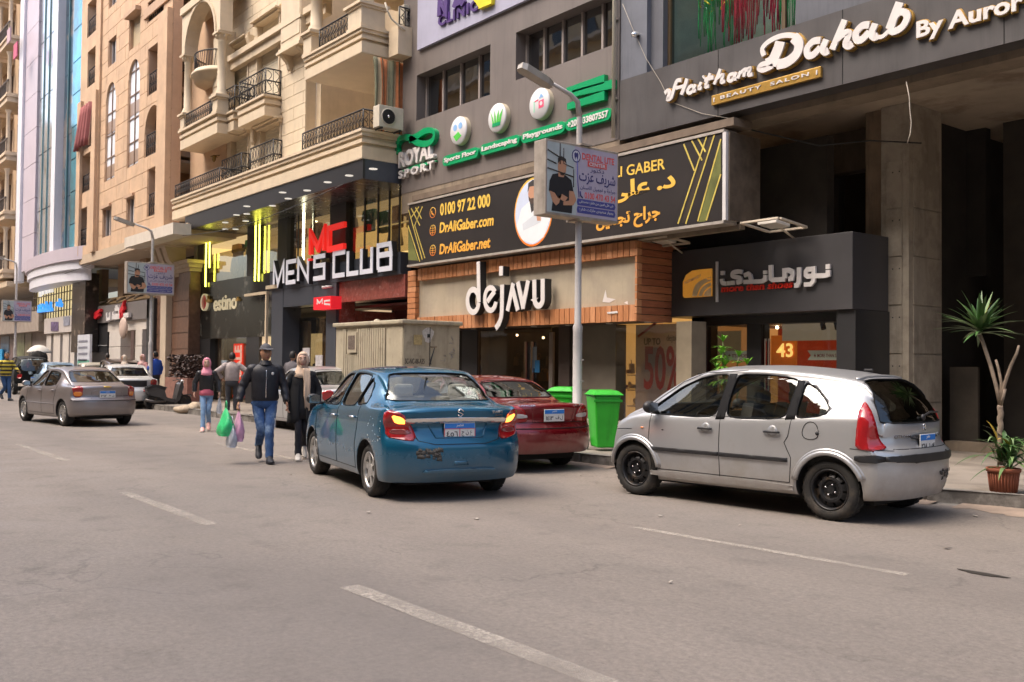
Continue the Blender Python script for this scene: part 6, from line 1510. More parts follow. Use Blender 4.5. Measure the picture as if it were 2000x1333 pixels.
def bay(xa,xb,z0,z1,label=0):
 m=MB();m.box(xa,YR-.34,z0,xb,YR-.03,z1);m.box(xa-.05,YR-.39,z0-.08,xb+.05,YR-.03,z0-.002);m.box(xa-.1,YR-.44,z0-.16,xb+.1,YR-.03,z0-.082);m.box(xa+.05,YR-.36,z0+.2,xb-.05,YR-.341,z1-.2)
 m.box(xa-.04,YR-.38,z0+.62,xb+.04,YR-.342,z0+.70);m.build('bay_pier',M_CRM,ob);corbel(xa+.04,z0-.16,YR-.03);corbel(xb-.22,z0-.16,YR-.03)
for a,b,z in((xx_(418,170,YR-.3),xx_(443,170,YR-.3),zz(430,178,YR-.3)),(xx_(551,60,YR-.3),xx_(590,60,YR-.3),zz(570,88,YR-.3))):bay(a,b,z,z+1.9)
for x,z in((xx_(492,75,YR),UwC[3]+.05),(xx_(498,240,YR),LwA[3]+.35)):corbel(x,z,YR-.02,.2,.8,.2)
# left projecting balcony with twin columns, arch and round balcony behind
YL=YM-.05;xl0,xl1=xx_(346,320,YL),xx_(421,290,YL)
zl_t,zl_b=zz(420,238,YL),zz(420,300,YL)
m=MB()
hL=.75
for a,b,o in((S2b-.30,S2b+.02,.07),(S2b+.02,S2b+.10,.13),(S2b+.10,S2b+.2,.05),(S2b+.2,S2b+.3,.1),(S2b+.3,S2b+.38,.0)):m.box(xl0+o,YL+o,a,xl1-o,YR+.5,b)
m.build('balcony_slab',M_CRM2,ob);zf=S2b+.38
railing(ob,[(xl0+.35,YL+.12),(xl1-.4,YL+.12)],zf,.5)
pedestal(xl0+.06,xl0+.42,YL+.06,YL+.42,zf,zf+.58);pedestal(xl1-.48,xl1-.08,YL+.06,YL+.46,zf,zf+.58)
zc=zf+.58+2.05
ccol(xl0+.24,YL+.25,zf+.58,zc,.14);ccol(xl1-.28,YL+.27,zf+.58,zc,.14)
# arch between the columns
m=MB();cxm=(xl0+xl1)/2;ra=(xl1-xl0)/2-.42
P=[(xl0+.02,zc),(xl0+.02,zc+1.4),(xl1-.02,zc+1.4),(xl1-.02,zc)]+[(cxm+ra*cos(t),zc+ra*sin(t)) for t in[pi*k/16 for k in range(17)]]
up_poly(m,P,YL+.5,.42);m.build('arch',M_CRM,ob)
m=MB();ribbon(m,[(cxm+(ra+.07)*cos(t),zc+(ra+.07)*sin(t)) for t in[pi-pi*k/16 for k in range(17)]],.11,YL+.079,.04);m.build('arch_moulding',M_CRM2,ob)
MB().box(xl0+.02,YL+.51,zc+ra+.1,xl1,YR+.5,zc+1.4).build('arch_vault',M_CRM2,ob)
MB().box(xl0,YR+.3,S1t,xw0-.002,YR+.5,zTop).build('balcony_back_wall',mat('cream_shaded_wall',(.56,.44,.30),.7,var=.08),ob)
rb_=MB();rb_.lathe([(.001,0),(1.1,0),(1.1,.2),(1.2,.22),(1.2,.3),(1.12,.34),(1.12,.4),(.001,.4)],(xl0+1.15,YR+.35,zf+1.55),'z',28,pi,2*pi);rb_.build('round_balcony',M_CRM2,ob)
rr_=MB();rr_.tube([(xl0+1.15+1.1*cos(t),YR+.35+1.1*sin(t),zf+2.5) for t in[pi+pi*k/16 for k in range(17)]],.025,6)
for k in range(0,33):t=pi+pi*k/32;rr_.tube([(xl0+1.15+1.1*cos(t),YR+.35+1.1*sin(t),zf+1.95),(xl0+1.15+1.1*cos(t+.05),YR+.35+1.1*sin(t+.05),zf+2.5)],.012,4)
rr_.build('round_railing',M_IRON,ob,kind='stuff')
# wall under the left balcony: dark louvred shutter and pale window
MB().box(Xl+.05,YR+.1,S1t,xx_(392,330,YR),YR+.28,S2b-.3).build('louvre_back',M_DKW,ob)
lm=mat('louvre_brown',(.14,.11,.09),.5,var=.1)
x=Xl+.08
while x<xx_(390,330,YR):MB().box(x,YR+.02,S1t,x+.085,YR+.099,S2b-.3).build('louvre',lm,ob);x+=.13
MB().box(xx_(398,330,YR),YR+.06,S1t+.1,xx_(416,330,YR),YR+.1,S2b-.5).build('side_window',mat('pale_blind',(.6,.58,.52),.6),ob)
lt=thing('wall_lantern','small brass lantern on the wall under the left columned balcony','lamp',PY(418,305,YR-.1))
m=MB();c=PY(418,310,YR-.25);m.lathe([(.02,.12),(.14,.05),(.06,.04),(.06,-.06),(.02,-.12)],c,'z',10);m.tube([c+Vector((0,0,.1)),c+Vector((0,.22,.14))],.015,5);m.build('lantern',mat('brass_dark',(.2,.13,.04),.4,.6),lt)
# top floor slab at the left, wall above the arch
MB().box(xl0-.0,YL+.0,zc+1.402,xl1+.3,YR+.5,zc+1.65).build('cornice',M_CRM2,ob)
# striped curtain hung at the corner of the loggia, on the side that faces us
cu=thing('striped_curtain','faded green and orange striped curtain hanging at the balcony corner','curtain',(Xc,YR,S1t))
cmats=[mat('curtain_green',(.20,.20,.13),.9,var=.15,vs=8),mat('curtain_orange',(.52,.19,.08),.9,var=.15,vs=8),mat('curtain_sand',(.42,.32,.2),.9,var=.1,vs=8)]
mb=MB();n=64;yA,yB=YM+.35,YR+1.35;vs=[];
for j in range(7):
 f=j/6
 for i in range(n+1):
  u=i/n;y=yA+(yB-yA)*u;amp=.05*(.4+f);xo=Xc-.1+amp*sin(u*70+f*1.2)+.03*sin(u*23);z=S2b-.08-(S2b-.08-S1t-.02)*f*(1-.06*sin(u*9))
  if u<.18:z=S2b-.08-(S2b-.08-S1t-.02)*f*(.55+.45*f*1.0);y+=.10*f*(1-f)*2
  vs.append((xo,y,z))
for j in range(6):
 for i in range(n):mb.cm=(0,0,2,1,0,1,1,2)[(i//2)%8];mb.add([],[]);k=j*(n+1)+i;mb.f.append([k,k+1,k+n+2,k+n+1]);mb.mi.append(mb.cm);mb.sm.append(True)
mb.v=[Vector(v) for v in vs]
o=mb.build('cloth',cmats,cu);so_=o.modifiers.new('s','SOLIDIFY');so_.thickness=.008
# air conditioners
def aircon(c,label,faceX=True):
 r=thing('air_conditioner',label,'air conditioner',c,0,'air conditioner units on the cream balconies');m=mat('aircon_shell',(.52,.47,.38),.5,var=.1,vs=6)
 MB().box(-.34,-.40,0,0,.40,.62).build('casing',m,r,local=True,bevel=.015)
 MB().lathe([(.235,.0),(.235,.025),(.21,.025)],(.001,-.10,.31),'x',24).build('fan_ring',m,r,local=True)
 g=MB()
 for rad in(.05,.09,.13,.17,.205):g.tube([(.022,-.10+rad*cos(t),.31+rad*sin(t)) for t in[2*pi*k/16 for k in range(17)]],.005,4,cap=False)
 for k in range(8):t=pi*k/8;g.tube([(.022,-.10+.21*cos(t),.31+.21*sin(t)),(.022,-.10-.21*cos(t),.31-.21*sin(t))],.004,4)
 g.build('fan_grille',M_IRON,r,local=True);MB().lathe([(.001,.004),(.205,.004)],(0,-.10,.31),'x',20).build('fan_opening',M_INK,r,local=True)
 MB().sphere((.03,-.1,.31),.045,8,(.5,1,1)).build('fan_hub',M_CHR,r,local=True)
 for y in(-.3,.3):MB().box(-.36,y-.02,-.05,.02,y+.02,-.002).build('foot',M_IRON,r,local=True)
 r.scale=(.86,.86,.86);return r
p=PX(762,252,Xc+.45);aircon((Xc+.42,p.y+.05,S1t-.0),'beige air conditioner with a round fan on the balcony corner beside the striped curtain')
aircon((Xc+.26,YR+.45,S2t+.10),'white air conditioner unit behind the upper balcony railing')
hp=thing('drain_hose','pale corrugated hose dangling from the upper air conditioner','hose',(Xc+.45,YR,S2t))
MB().tube([PX(a,b,Xc+.46) for a,b in((752,5),(757,22),(765,38),(778,50),(792,60))],.022,6).build('hose',mat('hose_cream',(.6,.55,.45),.6),hp)
MB().box(Xc+.0,YR+1.45,S1t-.8,XZ(785,300,YG)[0]-.005,YR+1.7,zTop).build('side_wall',M_CRM,ob)
MB().box(Xc-.3,YR+1.7,S1b,Xg0-.0,YR+2.0,zTop).build('side_wall',M_CRM2,ob)
# ------------------------------------------------------------------ dark glazed shop storey below
YF=YM+1.55  # glass line of the shops
fxx=lambda px,py=560:XZ(px,py,YF)[0]
M_NAVY=mat('navy_composite',(.055,.062,.078),.35,var=.10,vs=1.5,rvar=.08)
def marble_mat():
 m=mat('black_marble',(.022,.022,.020),.16,spec=.3,var=.3,vs=3,col2=(.16,.15,.13),c2scale=1.6,c2lo=.56,c2hi=.70);return m
M_BMB=marble_mat()
M_CSH=mat('canopy_dark',(.045,.045,.048),.28,var=.1,rvar=.03)
xE0,xE1,xM1=fxx(388),fxx(529),fxx(796)
zc0=S1b-.02;zband1=zz(794,490,YF);zband0=zz(680,548,YF-.25)
ms=thing('menswear_shopfront','two storey dark glazed menswear shop under the cream block','shopfront',((xE0+xM1)/2,YF,0))
MB().box(Xl+1.2,YM+.10,S1b-.50,Xc-.07,YM+.16,S1b-.013).build('canopy_fascia',mat('canopy_bronze',(.030,.029,.031),.3,.2,var=.1),ms)
MB().box(Xc-.13,YM+.161,S1b-.5,Xc-.07,YF+1,S1b-.013).build('canopy_fascia',M_NAVY,ms)
MB().box(Xl+.4,YM+.17,S1b-.5,Xc-.14,YF+3.5,S1b-.44).build('canopy_soffit',M_CSH,ms)
for i,(px,py) in enumerate([(729,330),(682,343),(640,356),(600,372),(563,388),(532,402),(552,376),(482,403),(462,420),(440,435),(480,432),(460,448),(482,418),(440,448),(410,455)]):
 d=ray(px,py);t=(S1b-.505-H0)/d.z;c=EYE+d*t
 MB().lathe([(.10,0),(.10,-.012),(.001,-.014)],c,'z',14).build('downlight',mat('downlight_grey',(.62,.60,.56),.4,var=0,emit=(1,.95,.85),es=.25),ms)
z2t=S1b-.5
yb_=zband1
# upper storey glass bays
cols=[(388,402),(488,506),(548,566),(650,681)]
for a,b in cols:MB().box(fxx(a),YF-.12,yb_ if a>540 else yb_,fxx(b),YF+.2,z2t).build('pier',M_FRD,ms)
MB().box(fxx(402),YF,yb_,fxx(488)-.01,YF+.012,z2t-.6).build('upper_window',glass('shop_upper_glass',(.75,.72,.66),.10),ms)
MB().box(fxx(506),YF,yb_,fxx(548)-.01,YF+.012,z2t-.05).build('upper_window',glass('shop_upper_glass',(.75,.72,.66),.10),ms)
MB().box(fxx(566),YF,yb_,fxx(650)-.01,YF+.012,z2t).build('upper_window',glass('shop_upper_glass',(.75,.72,.66),.10),ms)
MB().box(fxx(681),YF,yb_,xM1,YF+.012,z2t).build('upper_window',glass('shop_upper_glass',(.75,.72,.66),.10),ms)
for px in(582,612,712,738,760,780):MB().box(fxx(px)-.03,YF-.03,yb_,fxx(px)+.03,YF-.001,z2t).build('mullion',M_FRD,ms)
zt_r=zz(725,420,YF)
MB().box(xE0,YF+2.6,yb_-.3,xM1+.3,YF+2.7,z2t).build('upper_back_wall',mat('upper_shop_glow_wall',(.40,.30,.15),.7,var=.4,vs=1.2,emit=(.75,.50,.18),es=.55),ms)  # wall emission stands in for the storey's lighting; side walls share it
MB().box(xE0-.1,YF+.2,yb_-.3,xE0+.02,YF+2.6,z2t).build('upper_side_wall',mat('upper_shop_glow_wall',(.4,.3,.15)),ms)
MB().box(fxx(488)-.1,YF+1.2,yb_-.3,fxx(488),YF+2.6,z2t).build('upper_side_wall',mat('upper_shop_glow_wall',(.4,.3,.15)),ms)
MB().box(xE0,YF+.2,z2t-.2,xM1+.3,YF+2.6,z2t-.12).build('upper_ceiling',mat('upper_shop_glow_ceiling',(.25,.2,.12),.7,var=.2,emit=(.6,.42,.2),es=.4),ms)  # ceiling emits over its whole area instead of carrying fittings
MB().box(xE0,YF+.2,yb_-.3,xM1+.3,YF+2.6,yb_-.25).build('upper_floor',M_DKW,ms)
# light tubes (lit)
M_LED=lit('led_tube_yellow',(.95,.90,.10),3.2);M_LEDW=lit('led_tube_white',(1,.93,.62),4.0)
for px,py0,py1,m in((403.5,438,560,M_LED),(410.5,434,523,M_LED),(500,417,549,M_LED),(507.5,416,549,M_LED),(593.5,415,513,M_LEDW)):
 a,b=PY(px,py0,YF-.16),PY(px,py1,YF-.16);MB().tube([(a.x,YF-.16,b.z),(a.x,YF-.16,a.z)],.027 if m is M_LED else.034,8).build('light_tube',m,ms)
# clothes on the rails behind the glass
rc=random.Random(44)
def garment(mb,x,y,z,w,h):
 mb.prism([(x-w*.5,y,z-h),(x+w*.5,y,z-h),(x+w*.46,y,z-h*.3),(x+w*.62,y,z-h*.62),(x+w*.80,y,z-h*.58),(x+w*.5,y,z),(x+w*.15,y,z+.03),(x-w*.15,y,z+.03),(x-w*.5,y,z),(x-w*.8,y,z-h*.58),(x-w*.62,y,z-h*.62),(x-w*.46,y,z-h*.3)],(0,.12,0))
gm=[mat('garment_%s'%n,c,.9,var=.3,vs=12) for n,c in(('cream',(.55,.48,.36)),('black',(.03,.03,.035)),('green',(.06,.18,.12)),('brown',(.28,.16,.08)),('grey',(.25,.25,.27)),('rust',(.42,.16,.06)))]
for k in range(26):
 px=415+rc.random()*68 if k<12 else(510+rc.random()*36 if k<14 else 570+rc.random()*215);x=fxx(px);z=yb_+rc.choice((1.0,1.9))*.85
 mb=MB();garment(mb,x,YF+.35+rc.random()*.5,z,.46,.8);mb.build('garment',gm[rc.randrange(6)],ms)
for px in(730,748,768):MB().tube([(fxx(px),YF+.5,yb_),(fxx(px),YF+.5,z2t-.2)],.03,6).build('rail_post',mat('rail_brass',(.6,.45,.15),.3,.7,emit=(1,.75,.3),es=.25),ms)
for z in(yb_+.9,yb_+1.75):MB().tube([(fxx(690),YF+.55,z),(fxx(790),YF+.55,z)],.02,6).build('rail',mat('rail_brass',(.6,.45,.15)),ms)
for px,py in((653,404),(656,415),(655,425),(618,432),(780,388),(723,372)):MB().sphere(PY(px,py,YF+.3),.035,8).build('lamp',lit('warm_bulb',(1,.8,.5),9),ms)
# navy band and door frame of the shop with the white letters
YBd=YF-.22
zb1,zb0=zz(794,490,YBd),zz(690,547,YBd)
bd0=XZ(527,560,YBd)[0]
MB().box(bd0,YBd,zb0,xM1,YF+.1,zb1).build('band',M_NAVY,ms)
for a,b in((529,551),(636,655)):MB().box(XZ(a,650,YBd)[0],YBd+.01,.15,XZ(b,650,YBd)[0],YF+.4,zb0-.002).build('door_pier',M_NAVY,ms)
xd0,xd1=fxx(551),fxx(636)
MB().box(XZ(551,650,YBd)[0]+.002,YBd+.02,zz(600,596,YBd),XZ(636,650,YBd)[0]-.002,YF+.3,zb0-.003).build('door_head',M_NAVY,ms)
MB().box(xd0,YF+.35,.2,xd1,YF+.36,2.9).build('window',glass('shop_upper_glass',(.75,.72,.66),.10),ms)
MB().box(xd0-.6,YF+2.3,.2,xd1+1,YF+2.4,3.6).build('inner_wall',mat('menswear_inner_glow',(.48,.38,.26),.7,var=.3,vs=2,emit=(.7,.5,.3),es=.35),ms)  # glow built into the wall lights the room; window strip shares it
MB().box(fxx(555),YF+.5,.2,fxx(574),YF+.6,2.8).build('curtain',mat('pale_curtain',(.55,.48,.40),.8,stretch=(12,12,.5),var=.2),ms)
for px in(582,592):MB().tube([(fxx(px),YF+.9,.2),(fxx(px),YF+.9,2.8)],.05,6).build('brown_drape',gm[3],ms)
for k in range(10):
 x=fxx(606+rc.random()*26);mb=MB();garment(mb,x,YF+.7+rc.random()*.3,rc.choice((1.35,2.0,.9)),.36,.6);mb.build('garment',gm[rc.choice((0,3,5,4,1))],ms)
m=MB();xm=fxx(587);m.sphere((xm,YF+.6,1.62),.1,10,(1,1,1.25));m.build('mannequin_head',mat('mannequin_white',(.7,.66,.6),.5),ms);m=MB();garment(m,xm,YF+.55,1.48,.42,.75);m.build('garment',gm[1],ms)
for a,b in((590,680),(615,694)):q=R(a,b,a+13,b+28,YF+.3);MB().box(q[0],YF+.32,q[1],q[2],YF+.34,q[3]).build('window_notice',mat('notice_paper',(.5,.48,.5),.6,var=.3,vs=20),ms)
# entrance of closed unit in red granite
M_RGR=mat('red_granite',(.26,.075,.06),.25,var=.25,vs=8,col2=(.36,.2,.17),c2scale=9,c2lo=.55,c2hi=.75)
xg0_,xg1_=fxx(660),fxx(799)
MB().box(xg0_,YF-.12,zz(797,538,YF)-.55,xg1_,YF+.3,zb0-.003).build('granite_lintel',M_RGR,ms)
MB().box(xg0_,YF-.12,.15,xg0_+.45,YF+.3,zz(797,538,YF)-.553).build('granite_jamb',M_RGR,ms)
MB().box(xg0_+.3,YF+1.6,.15,xg1_+.6,YF+1.7,4.4).build('granite_back',mat('granite_dark',(.10,.025,.02),.35,var=.4,vs=3),ms)
for k in range(7):MB().box(fxx(715),YF+1.50,2.1+k*.13,xg1_+.3,YF+1.59,2.2+k*.13).build('shutter_slat',mat('slat_brown_red',(.10,.045,.03),.5),ms)
MB().box(xg0_+.46,YF+.3,.15,xg0_+.5,YF+1.6,3).build('granite_side',M_RGR,ms)
for px,py in((642,561),(649,560)):p=PY(px,py,YBd);m=MB();m.tube([p,p+Vector((-.1,-.16,-.02))],[.03,.045],8);m.build('spot_camera',M_SIGNW,ms)
MB().box(xg0_+.46,YF+.3,3.05,xg1_+.5,YF+1.6,3.12).build('granite_soffit',mat('granite_dark',(.10,.025,.02)),ms)
# estino marble shopfront
ms2=thing('marble_shopfront','black veined marble shopfront with gold and cream lettering','shopfront',((xE0+xE1)/2,YF,0))
ze1=yb_-.002;ze0=zz(390,622,YF-.1)
zE=zz(500,600,YF-.1)
MB().box(xE0,YF-.10,2.35,bd0-.002,YF+.2,ze1).build('marble_band',M_BMB,ms2)
MB().box(fxx(385),YF-.14,.15,fxx(391),YF+.2,z2t).build('edge_trim',mat('trim_silver',(.35,.35,.35),.3,.6,stain=.2),ms2)
for a,b in((391.5,417),(488,513)):MB().box(fxx(a),YF-.09,.15,fxx(b),YF+.2,2.349).build('dark_panel',M_FRD,ms2)
MB().box(fxx(417.5),YF+.1,.15,fxx(487),YF+.11,2.34).build('window',glass('shop_glass_clear',(.85,.82,.78),.08),ms2)
MB().box(fxx(400),YF+1.8,.15,fxx(530),YF+1.9,2.5).build('inner_wall',mat('estino_inner_glow',(.50,.42,.28),.7,var=.3,emit=(.8,.6,.3),es=.4),ms2)  # emissive wall stands for the lit shop behind the glass
MB().box(fxx(513.5),YF+.0,.15,fxx(528),YF+.02,2.35).build('window_strip',mat('menswear_inner_glow',(.5,.4,.3)),ms2)
for a in(419,425):MB().box(fxx(a),YF+.2,.15,fxx(a+4),YF+.3,2.33).build('side_curtain',mat('pale_curtain',(.55,.48,.40)),ms2)
m=MB();m.lathe([(.001,-.0),(.42,-.0),(.42,.10),(.001,.10)],(fxx(445),YF+.7,2.1),'z',20);m.build('ring_lamp',mat('ring_lamp_grey',(.3,.29,.27),.5),ms2)
for k in range(7):mb=MB();garment(mb,fxx(440+rc.random()*40),YF+.6+rc.random()*.4,rc.choice((1.5,2.0)),.36,.6);mb.build('garment',gm[rc.choice((1,1,2,4))],ms2)
q=R(459,672,476,730,YF+.1);sp=MB().box(q[0],YF+.05,.3,q[2],YF+.09,q[3]).build('sale_banner',mat('sale_red',(.75,.03,.01),.5,var=.05,emit=(.8,.04,.01),es=.12),ms2)
text_box('SALE',(q[2]-.06,YF+.049,1.0),(0,0,1),(-1,0,0),(0,-1,0),q[3]-1.06,q[2]-q[0]-.16,.005,'banner_letters',mat('sale_letters',(.85,.55,.45),.5,var=0),ms2,off=.04)
es=thing('estino_sign','red and gold round logo with cream estino lettering on black marble','sign',(fxx(440),YF,3))
M_CRL=mat('letter_cream',(.72,.64,.45),.4,var=.05,emit=(.9,.75,.45),es=.12)
c=PY(370+268/8.33,560+258/8.33,YF-.1);rr0=zz(402,560+120/8.33,YF-.1)-c.z
MB().lathe([(.001,-.06),(rr0*.87,-.06),(rr0*.87,-.03),(.001,-.03)],(c.x,YF-.1,c.z),'y',24).build('logo_disc',mat('logo_red',(.68,.05,.05),.35,var=.1,coat=.4),es)
MB().lathe([(rr0*.88,0),(rr0*.88,-.09),(rr0,-.09),(rr0,0)],(c.x,YF-.1,c.z),'y',24).build('logo_ring',M_CRL,es)
zoomstroke('logo_star',[(.10,[(300,235),(372,232)]),(.08,[(325,160),(340,260)])],.09,370,560,8.33,YF-.11,.09,M_GOLD,es)
split_parts(plane_text('estino',370+400/8.33,560+405/8.33,370+775/8.33,560+362/8.33,YF-.10,.03,'letters',M_CRL,es,h=.52,off=.02))
zoomstroke('letter_star',[(.07,[(775,220),(828,214)]),(.05,[(800,170),(806,240)])],.06,370,560,8.33,YF-.11,.06,M_GOLD,es)
# awning pipes
pp=thing('awning_pipe','square cream pipe running up and over between the two shopfronts','pipe',(fxx(517),YF-.2,.15))
a=PY(522,575,YF-.25);b=PY(480,583,YF-.25);c=PY(546,567,YF-.25)
m=MB();m.box(a.x-.045,YF-.30,.15,a.x+.045,YF-.22,a.z);m.build('upright',M_CRM2,pp);MB().box(b.x,YF-.31,a.z+.002,a.x+.06,YF-.21,a.z+.09).build('arm',M_CRM2,pp);MB().box(a.x,YF-.31,a.z+.15,c.x,YF-.21,a.z+.26).build('arm',M_CRM2,pp)
# sign letters
sg1=thing('mens_club_sign','large white square letters MEN\'S CLUB with dark sides on the navy band','sign',(XZ(650,540,YBd)[0],YBd,zb1))
YS=YBd-.14;zm=(500,380,5.553,YS)
MCW=[[(195,1000),(198,775),(240,945),(303,748),(300,975)],[(440,735),(340,758),(340,960),(430,942)],[(345,855),(415,842)],[(460,945),(462,718),(565,925),(568,695)],[(598,690),(598,730)],[(755,668),(640,700),(638,780),(745,762),(742,890),(625,918)],
  [(972,625),(850,655),(845,880),(965,855)],[(1003,618),(1000,855),(1115,830)],[(1150,580),(1152,825),(1258,805),(1275,560)],[(1330,800),(1330,540),(1460,520),(1470,640),(1335,668)],[(1335,668),(1470,648),(1472,775),(1330,802)]]
mf=MB();mk=MB()
def square_up(P,lo=None,hi=None):
 P=[list(p) for p in P]
 for p in P:
  if lo is not None and abs(p[1]-lo)<.14:p[1]=lo
  if hi is not None and abs(p[1]-hi)<.14:p[1]=hi
 for a,b in zip(P,P[1:]):
  if abs(b[0]-a[0])<.3*abs(b[1]-a[1]) and abs(b[1]-a[1])>.3 and len(P)!=5:b[0]=a[0]
  elif abs(b[1]-a[1])<.25*abs(b[0]-a[0]):b[1]=a[1]
 return[tuple(p) for p in P]
zs_=sorted(z for st in MCW if len(st)>2 for x,z in pl(st,*zm));zlo,zhi=zs_[4],zs_[-6]
for i,st in enumerate(MCW):P=square_up(pl(st,*zm),zlo,zhi);ribbon(mf,P,.13,YS,.015,jit=.001*i);ribbon(mk,P,.135,YBd,.139-.0004*i)
split_parts(mf.build('letter_faces',mat('letter_white',(.62,.62,.66),.4,var=.05,emit=(.8,.8,.9),es=.08),sg1));split_parts(mk.build('letter_sides',M_SIGNB,sg1))
sg2=thing('red_initials_sign','tall red letters MC standing above the white shop name','sign',(XZ(640,470,YBd)[0],YBd,zb1+.5))
M_SRED=mat('sign_red_glow',(.72,.02,.02),.35,var=.05,emit=(.9,.03,.02),es=.25)
mf=MB()
for i,st in enumerate([[(605,655),(605,420),(685,590),(755,375),(750,610)],[(975,325),(805,372),(803,600),(970,560)],[(600,700),(600,720)]]):ribbon(mf,pl(st,*zm),.15,YS+.03,.10,jit=.001*i)
split_parts(mf.build('letters',M_SRED,sg2))
rsx=thing('red_box_sign','small red box sign with white MC letters above the shop window','sign',PY(630,592,YBd-.3))
q=R(615,582,649,603,YBd-.3);MB().box(q[0],YBd-.34,q[1],q[2],YBd-.02,q[3]).build('box',mat('box_red',(.55,.01,.02),.35,var=.08,emit=(.8,.02,.03),es=.25),rsx)
zx=(500,380,5.553,YBd-.34);mf=MB()
for i,st in enumerate([[(665,1195),(667,1150),(690,1180),(720,1140),(722,1190)],[(805,1150),(745,1158),(745,1190),(805,1195)]]):ribbon(mf,pl(st,*zx),.05,YBd-.341,.008,jit=.0006*i)
split_parts(mf.build('box_letters',M_SIGNW,rsx))

MB().box(xE0-.5,YF+4,.15,xM1+2,YF+4.2,S1b).build('core_wall',M_DKW,ob)
MB().box(xE0-.5,YF+.4,3.2,xM1+2,YF+4,3.3).build('inner_floor',M_DKW,ms)

# ------------------------------------------------------------------ tan stone apartment block
YT=11.6
M_TAN=mat('tan_stone',(.52,.36,.24),.75,var=.10,vs=1.4,bump=.12,bs=50,col2=(.56,.385,.25),c2scale=.7)
M_TANT=mat('tan_trim',(.47,.32,.22),.75,var=.08)
M_TSOF=mat('tan_soffit',(.40,.31,.23),.85,var=.08)
TX=lambda px,py=300,Y=YT:XZ(px,py,Y)[0]
TZ=lambda px,py,Y=YT:XZ(px,py,Y)[1]
tb=thing('tan_building','tan stone apartment block with tall arched windows and stacked balconies','building',(TX(240),YT,0))
zb_t=TZ(240,476);xL,xR=TX(197),TX(334)
rects=[(214,69,228,120),(255,22,275,83),(202,404,218,459),(249,384,263,439),(215,-40,229,4),(254,-70,274,-30)]
WH=[]
for a,b,c,d in rects:
 x0,x1=TX(a,(b+d)/2),TX(c,(b+d)/2);WH.append((x0,TZ(c,d),x1,TZ(c,b)))
AR=[]
for a,yt,c,yb in((208,163,226,346),(251,119,272,318)):
 x0,x1=TX(a,250),TX(c,250);r=(x1-x0)/2;zt=TZ((a+c)/2,yt);AR.append((x0,TZ(c,yb),x1,zt,r))
BA=[(291,-20,321,20,0),(291,75,321,168,0),(285,197,315,293,1),(290,322,312,416,0)]
BH=[]
for a,b,c,d,arch in BA:BH.append((TX(a,(b+d)/2),TZ(c,d),TX(c,(b+d)/2),TZ(c,b),arch))
allh=WH+[(a,b,c,d) for a,b,c,d,r in AR]+[(a,b,c,d) for a,b,c,d,r in BH]
ztt=24
wall(MB(),xL,xR,zb_t,ztt,YT,.35,allh).build('front_wall',M_TANT,tb)
panels(tb,xL,xR,zb_t,21,YT-.001,1.7,.62,M_TAN,[(h[0]-.04,h[1],h[2]+.04,h[3]) for h in allh],gap=.022,t=.03)
for a,b,c,d,r in AR:
 m=MB();cx=(a+c)/2
 up_poly(m,[(a-.05,d-r),(a-.05,d+.05),(cx,d+.05),(cx,d)]+[(cx-r*sin(t),d-r+r*cos(t)) for t in[pi/2*k/8 for k in range(1,9)]],YT+.3,.335)
 up_poly(m,[(c+.05,d-r),(c+.05,d+.05),(cx,d+.05),(cx,d)]+[(cx+r*sin(t),d-r+r*cos(t)) for t in[pi/2*k/8 for k in range(1,9)]],YT+.3,.335)
 m.build('arch_spandrel',M_TAN,tb)
 w=MB().box(a,YT+.06,b,c,YT+.08,d).build('arched_window',mat('painted_sky_glass',(.78,.82,.90),.25,.0,var=.12,vs=.8,spec=.8),tb)  # pale matt base colour paints the reflected sky into the panes
 f=MB();f.box(cx-.03,YT+.02,b,cx+.03,YT+.059,d)
 z=b
 while z<d-.2:f.box(a,YT+.03,z,c,YT+.058,z+.05);z+=.95
 f.build('window_bars',mat('bars_bronze',(.20,.13,.09),.5),w)
 for zz_ in(b+(d-b)*.02,b+(d-b)*.48):MB().box(a,YT+.04,zz_+.05,c,YT+.05,zz_+.55).build('spandrel_pane',mat('pane_brown',(.30,.20,.14),.3),w)
for k,h in enumerate(WH):
 if k in(1,5):shutter(MB(),h[0],h[1],h[2],h[3],YT+.12).build('roller_shutter',mat('shutter_sand',(.52,.42,.27),.6,var=.05),tb);MB().box(h[0]-.1,YT-.25,h[3],h[2]+.1,YT-.005,h[3]+.16).build('window_hood',M_TANT,tb)
 else:
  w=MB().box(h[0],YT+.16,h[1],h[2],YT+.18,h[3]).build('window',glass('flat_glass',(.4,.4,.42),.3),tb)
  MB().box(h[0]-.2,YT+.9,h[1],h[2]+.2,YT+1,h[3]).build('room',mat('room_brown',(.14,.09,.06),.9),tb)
  MB().box(h[0],YT+.10,h[1],h[0]+.07,YT+.159,h[3]).build('window_frame',mat('frame_pale',(.55,.5,.48),.5),w);MB().box((h[0]+h[2])/2-.04,YT+.10,h[1],(h[0]+h[2])/2+.04,YT+.159,h[3]).build('window_frame',mat('frame_pale',(.55,.5,.48)),w)
  if k>1:MB().box(h[0]-.06,YT-.14,h[3],h[2]+.06,YT-.005,h[3]+.12).build('window_hood',M_TANT,tb)
